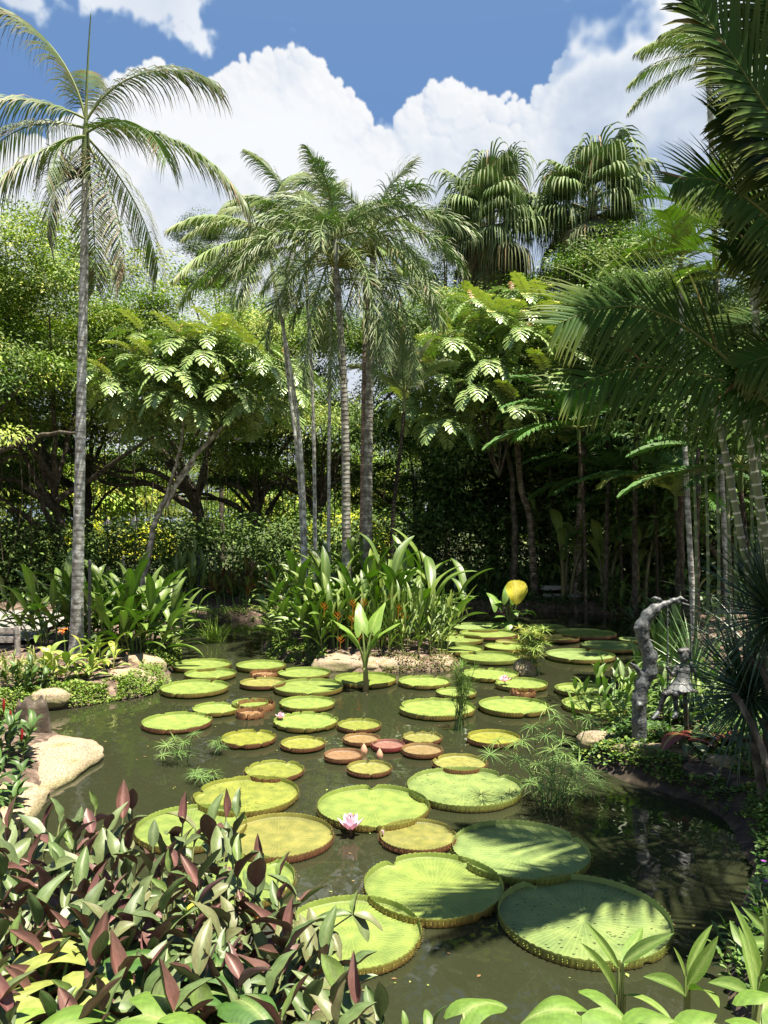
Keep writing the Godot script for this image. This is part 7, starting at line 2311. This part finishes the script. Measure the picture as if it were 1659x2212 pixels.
	var plants := [
		["yellowing heart-leaved plant at the picture's lower corner, its leaves blotched pale", [[155, 2040, 1.36, 210, 15, 2, 1.0], [210, 2110, 1.34, 300, -5, 2, 1.1], [60, 2150, 1.33, 200, 0, 2, 1.1], [20, 2190, 1.33, 250, 0, 4, 1.1], [110, 2110, 1.25, 120, 10, 2, 0.9]]],
		["dark green heart-leaved plant between the gingers and the bottom edge", [[330, 2065, 1.34, 215, 25, 3, 1.0], [420, 2075, 1.34, 330, 20, 3, 1.0], [520, 2160, 1.32, 320, 10, 3, 0.9], [480, 2140, 1.3, 200, 15, 3, 0.9]]],
		["light green heart-leaved plant along the bottom edge under the gingers", [[170, 2215, 1.40, 180, 5, 0, 1.0], [310, 2190, 1.38, 350, -5, 0, 1.05], [390, 2225, 1.38, 10, -10, 1, 1.0], [230, 2255, 1.4, 240, 0, 0, 1.0], [60, 2255, 1.4, 200, 0, 1, 1.0], [450, 2250, 1.4, 300, 0, 0, 1.0]]],
		["light green heart-leaved plant at the bottom edge in the middle", [[1000, 2190, 1.2, 25, 25, 0, 0.65], [960, 2260, 1.25, 160, 0, 1, 0.8], [1100, 2260, 1.25, 20, -5, 1, 0.7]]],
		["pale green heart-leaved plant at the bottom edge toward the paddle-leaved plants", [[1240, 2185, 1.32, 170, 10, 0, 0.75], [1300, 2175, 1.33, 350, -15, 0, 0.8], [1350, 2235, 1.34, 300, 0, 1, 0.9], [1240, 2245, 1.35, 220, 0, 1, 0.9], [1420, 2215, 1.32, 20, 0, 0, 0.9], [1480, 2245, 1.34, 350, 0, 1, 0.9]]],
		["pale green heart-leaved plant at the other lower corner", [[1540, 2210, 1.3, 200, 0, 0, 0.85], [1610, 2230, 1.3, 330, 0, 1, 0.9], [1650, 2170, 1.28, 20, 10, 0, 0.8], [1560, 2260, 1.33, 250, 0, 4, 0.9]]],
	]
	for q in plants:
		var c := Vector3()
		for l in q[1]:
			c += W(l[0], l[1], l[2]) / q[1].size()
		var b0 := Vector3(c.x, 0, c.z + 0.1)
		b0.y = minf(ground(b0.x, b0.z), 1.0)
		var t := thing("heart_leaved_plant", q[0], "plant", b0, "big heart-leaved plants along the bottom edge")
		var st := Buf.new()
		for l in q[1]:
			var p := W(l[0], l[1], l[2]) - b0
			st.tube(curve([Vector3(rf(-0.05, 0.05), -0.05, 0), p * Vector3(0.5, 0.6, 0.5), p], 7), taper(7, 0.011, 0.006), 6, Color(0.17, 0.22, 0.07))
			part("leaf", hl[l[5]], M.blade, t, Transform3D(aim(dirv(l[3], l[4])).scaled(Vector3.ONE * l[6]), p))
		part("stalks", st.mesh(), M.blade_plain, t)
	# paddle-leaved plants in the lower corner, leaf by leaf
	var pg := [Color(0.145, 0.24, 0.045), Color(0.11, 0.195, 0.04), Color(0.18, 0.275, 0.055)]
	var pp := []
	for k in 6:
		pp.append(blade(1.0, 0.24, pg[k % 3], {"rows": 14, "el": 2, "droop": [10, 25, 40, 15, 30, 5][k], "fold": [22, 28, 18, 40, 25, 30][k], "wave": 0.03, "wf": 7, "p": 0.8, "q": 0.85, "bend": rf(-0.06, 0.06), "mid": pg[k % 3].lerp(Color(0.42, 0.5, 0.2), 0.4)}))
	# foot pixel, then leaves: base pixel, tip pixel, depths, mesh
	var PL := [
		["bright paddle-leaved plant with tall slim leaves in front of the speckled dark pad", [1340, 2190, 3.35], [[[1335, 2090], [1258, 1985], 3.3, 3.35, 3], [[1345, 2080], [1465, 2010], 3.3, 3.2, 1], [[1330, 2150], [1255, 2030], 3.3, 3.2, 3], [[1345, 2090], [1400, 2000], 3.35, 3.6, 0], [[1350, 2150], [1470, 2180], 3.3, 3.1, 2], [[1335, 2140], [1290, 2080], 3.4, 3.5, 5]]],
		["paddle-leaved plant with one folded leaf, second from the water in the lower corner", [1480, 2210, 3.5], [[[1485, 2130], [1570, 2020], 3.5, 3.45, 0], [[1480, 2110], [1450, 2040], 3.5, 3.5, 5], [[1490, 2140], [1580, 2140], 3.5, 3.2, 2], [[1480, 2150], [1400, 2100], 3.5, 3.3, 1], [[1485, 2100], [1545, 1985], 3.55, 3.6, 3]]],
		["big paddle-leaved plant at the lower corner by the picture's edge", [1620, 2210, 3.2], [[[1640, 2130], [1580, 1925], 3.2, 3.3, 3], [[1640, 2110], [1680, 1960], 3.2, 3.1, 1], [[1630, 2150], [1600, 1985], 3.25, 3.4, 0], [[1640, 2160], [1720, 2080], 3.2, 3.0, 2], [[1630, 2090], [1560, 1970], 3.3, 3.5, 4], [[1630, 2160], [1540, 2110], 3.2, 3.0, 1]]],
		["paddle-leaved plant partly outside the picture above the thick ground cover", [1680, 2080, 3.6], [[[1670, 2030], [1600, 1955], 3.6, 3.6, 1], [[1680, 2020], [1650, 1930], 3.6, 3.7, 0], [[1680, 2040], [1590, 2040], 3.6, 3.5, 4]]],
	]
	for q in PL:
		var f := D(q[1][0], q[1][1], q[1][2])
		var b0 := Vector3(f.x, minf(ground(f.x, f.z), f.y), f.z)
		var t := thing("paddle_leaved_plant", q[0], "plant", b0, "bright paddle-leaved plants in the lower corner")
		var st := Buf.new()
		for l in q[2]:
			var a := D(l[0][0], l[0][1], l[2]) - b0
			var e := D(l[1][0], l[1][1], l[3]) - b0
			st.tube(curve([Vector3(rf(-0.02, 0.02), -0.05, 0), Vector3(a.x * 0.6, a.y * 0.6, a.z * 0.6), a], 7), taper(7, 0.014, 0.006), 6, Color(0.2, 0.27, 0.08))
			var L := a.distance_to(e) * 0.9
			part("leaf", pp[l[4]], M.blade, t, Transform3D(aim((e - a).normalized() + Vector3(0, 0.08, 0), Vector3(rf(-0.5, 0.5), 0.7, 0.5)).scaled(Vector3.ONE * L), a))
		part("stalks", st.mesh(), M.blade_plain, t)
	# low leafy stuff in the corner behind them
	var sm := blades(0.12, 0.05, [Color(0.10, 0.19, 0.04), Color(0.13, 0.22, 0.05)], {"el": 5, "droop": 40})
	clump("low_bush", "low small-leaved bush leaning over the water beside the paddle-leaved plants", "bush", "", on(2.75, -5.0), Vector2(0.6, 0.5), 26, 9, 0.45, sm, M.blade, {"el0": 0, "el1": 60, "lean": 0.5, "from": 0.2, "stem_r": 0.004})
	clump("low_bush", "sparse small-leaved sprigs at the bottom edge between gingers and open water", "bush", "", W(860, 2190, 0.9) - Vector3(0, 0.4, 0), Vector2(0.25, 0.12), 10, 7, 0.75, sm, M.blade, {"el0": 0, "el1": 60, "lean": 0.5, "from": 0.5, "stem_r": 0.004})

func _ready() -> void:
	rng.seed = 20240611
	fbm.noise_type = FastNoiseLite.TYPE_SIMPLEX_SMOOTH
	fbm.frequency = 0.01
	fbm.fractal_octaves = 4
	fbm.seed = 12
	# camera
	var cam := Camera3D.new()
	cam.name = "camera"
	cam.position = EYE
	cam.basis = eye_basis
	cam.fov = rad_to_deg(2.0 * atan(1106.0 / FOCAL))
	cam.near = 0.05
	cam.far = 1500
	cam.current = true
	add_child(cam)
	# sky, exposure
	var env := Environment.new()
	env.background_mode = Environment.BG_SKY
	var pm := PanoramaSkyMaterial.new()
	pm.panorama = ImageTexture.create_from_image(make_sky())
	pm.energy_multiplier = 1.0 / EXPO
	env.sky = Sky.new()
	env.sky.sky_material = pm
	env.sky_rotation = Vector3(0, PI, 0)
	env.tonemap_mode = Environment.TONE_MAPPER_LINEAR
	env.tonemap_exposure = EXPO
	env.sdfgi_enabled = true
	env.ssao_enabled = true
	env.ssil_enabled = true
	var we := WorldEnvironment.new()
	we.name = "world"
	we.environment = env
	add_child(we)
	# sun, high, from behind and to the right
	var sun := DirectionalLight3D.new()
	sun.name = "sun"
	sun.light_energy = 1.6
	sun.light_color = Color(1.0, 0.96, 0.89)
	sun.light_angular_distance = 0.5
	sun.shadow_enabled = true
	sun.basis = Basis.looking_at(Vector3(-0.20, -1.0, -0.17).normalized(), Vector3.FORWARD)
	add_child(sun)
	var t0 := Time.get_ticks_msec()
	make_materials()
	for step in [make_land, make_trees, make_palms, make_far_bank, make_island, make_pads, make_sedges, make_left_bank, make_right_bank, make_sculpture, make_foreground, make_covers, make_blooms]:
		step.call()
		print(step.get_method(), " ", Time.get_ticks_msec() - t0)

func make_blooms() -> void:
	# stalks of the pads, just under the surface, and bits afloat
	var sb := Buf.new()
	for q in [[820, 1632, 560, 1672], [820, 1632, 660, 1610], [815, 1630, 1010, 1655], [830, 1625, 1070, 1600], [800, 1632, 540, 1620], [760, 1850, 690, 1900], [760, 1850, 640, 1860], [750, 1850, 800, 1900], [745, 1850, 700, 1925], [770, 1845, 790, 1800], [740, 1855, 650, 1935], [1090, 1490, 1230, 1500]]:
		var a := W(q[0], q[1])
		var b := W(q[2], q[3])
		var m := a.lerp(b, 0.5) + Vector3(rf(-0.15, 0.15), 0, rf(-0.15, 0.15))
		sb.tube(curve([a - Vector3(0, 0.06, 0), m - Vector3(0, 0.012, 0), b - Vector3(0, 0.05, 0)], 14), taper(14, 0.014, 0.01), 6, Color(0.34, 0.2, 0.07))
	top("lily_stalks", sb.mesh(), M.blade_plain, "brown lily stalks trailing at the water's surface between the pads", "lily stalks", Transform3D(), "", "stuff")
	var fl := Buf.new()
	for k in 260:
		var p := W(rf(100, 1500), rf(1400, 2150))
		if land(p.x, p.z) > -0.15:
			continue
		var bs := aim(dirv(rf(0, 360), rf(-3, 3)))
		var s := rf(0.012, 0.05)
		var c: Color = tint([Color(0.30, 0.24, 0.09), Color(0.2, 0.26, 0.07), Color(0.16, 0.11, 0.05)][k % 3], 0.3)
		p.y = 0.005
		fl.quad(p, p + bs * Vector3(-0.3, 0.06, 0.5) * s, p + bs * Vector3(0.3, 0.06, 0.5) * s, p + bs * Vector3(0, 0, 1) * s, Vector3.UP, c)
	top("floating_leaves", fl.mesh(), M.fibre, "tiny leaf bits and petals afloat on the pond", "floating leaves", Transform3D(), "", "stuff")
	flower(W(757, 1806) + Vector3(0, 0.05, 0), 0.18, 0.75, "big pink water lily bloom held above the water between the olive pads", 0.16)
	flower(W(1090, 1484) + Vector3(0, 0.09, 0), 0.15, 0.9, "open pale pink water lily bloom lying on a green pad")
	flower(W(1145, 1384) + Vector3(0, 0.2, 0), 0.11, 0.6, "small pink bloom among the yellowing sedge tops", 0.25)
	flower(W(606, 1560) + Vector3(0, 0.05, 0), 0.11, 0.8, "faded pink bloom at the edge of the frayed pad")
	flower(W(790, 1812) + Vector3(0.16, 0.03, 0), 0.05, 0.3, "small red bud touching the small olive pad")
	for q in [[786, 1628, 0.13, "pointed tan lily bud beside the reddish young pad"], [820, 1637, 0.12, "round tan lily bud between the young pads"], [572, 1468, 0.08, "tan bud inside the curled young leaf under the island"]]:
		var b := Buf.new()
		var s: float = q[2]
		b.tube(PackedVector3Array([Vector3(0, -0.05, 0), Vector3(0, s * 0.15, 0), Vector3(0, s * 0.4, 0), Vector3(0, s * 0.75, 0), Vector3(0, s, 0)]), PackedFloat32Array([s * 0.25, s * 0.36, s * 0.36, s * 0.2, 0.004]), 10, Color(0.35, 0.2, 0.11), Color(0.5, 0.3, 0.2))
		top("lily_bud", b.mesh(), M.blade_plain, q[3], "flower bud", Transform3D(Basis(), W(q[0], q[1])), "lily buds")
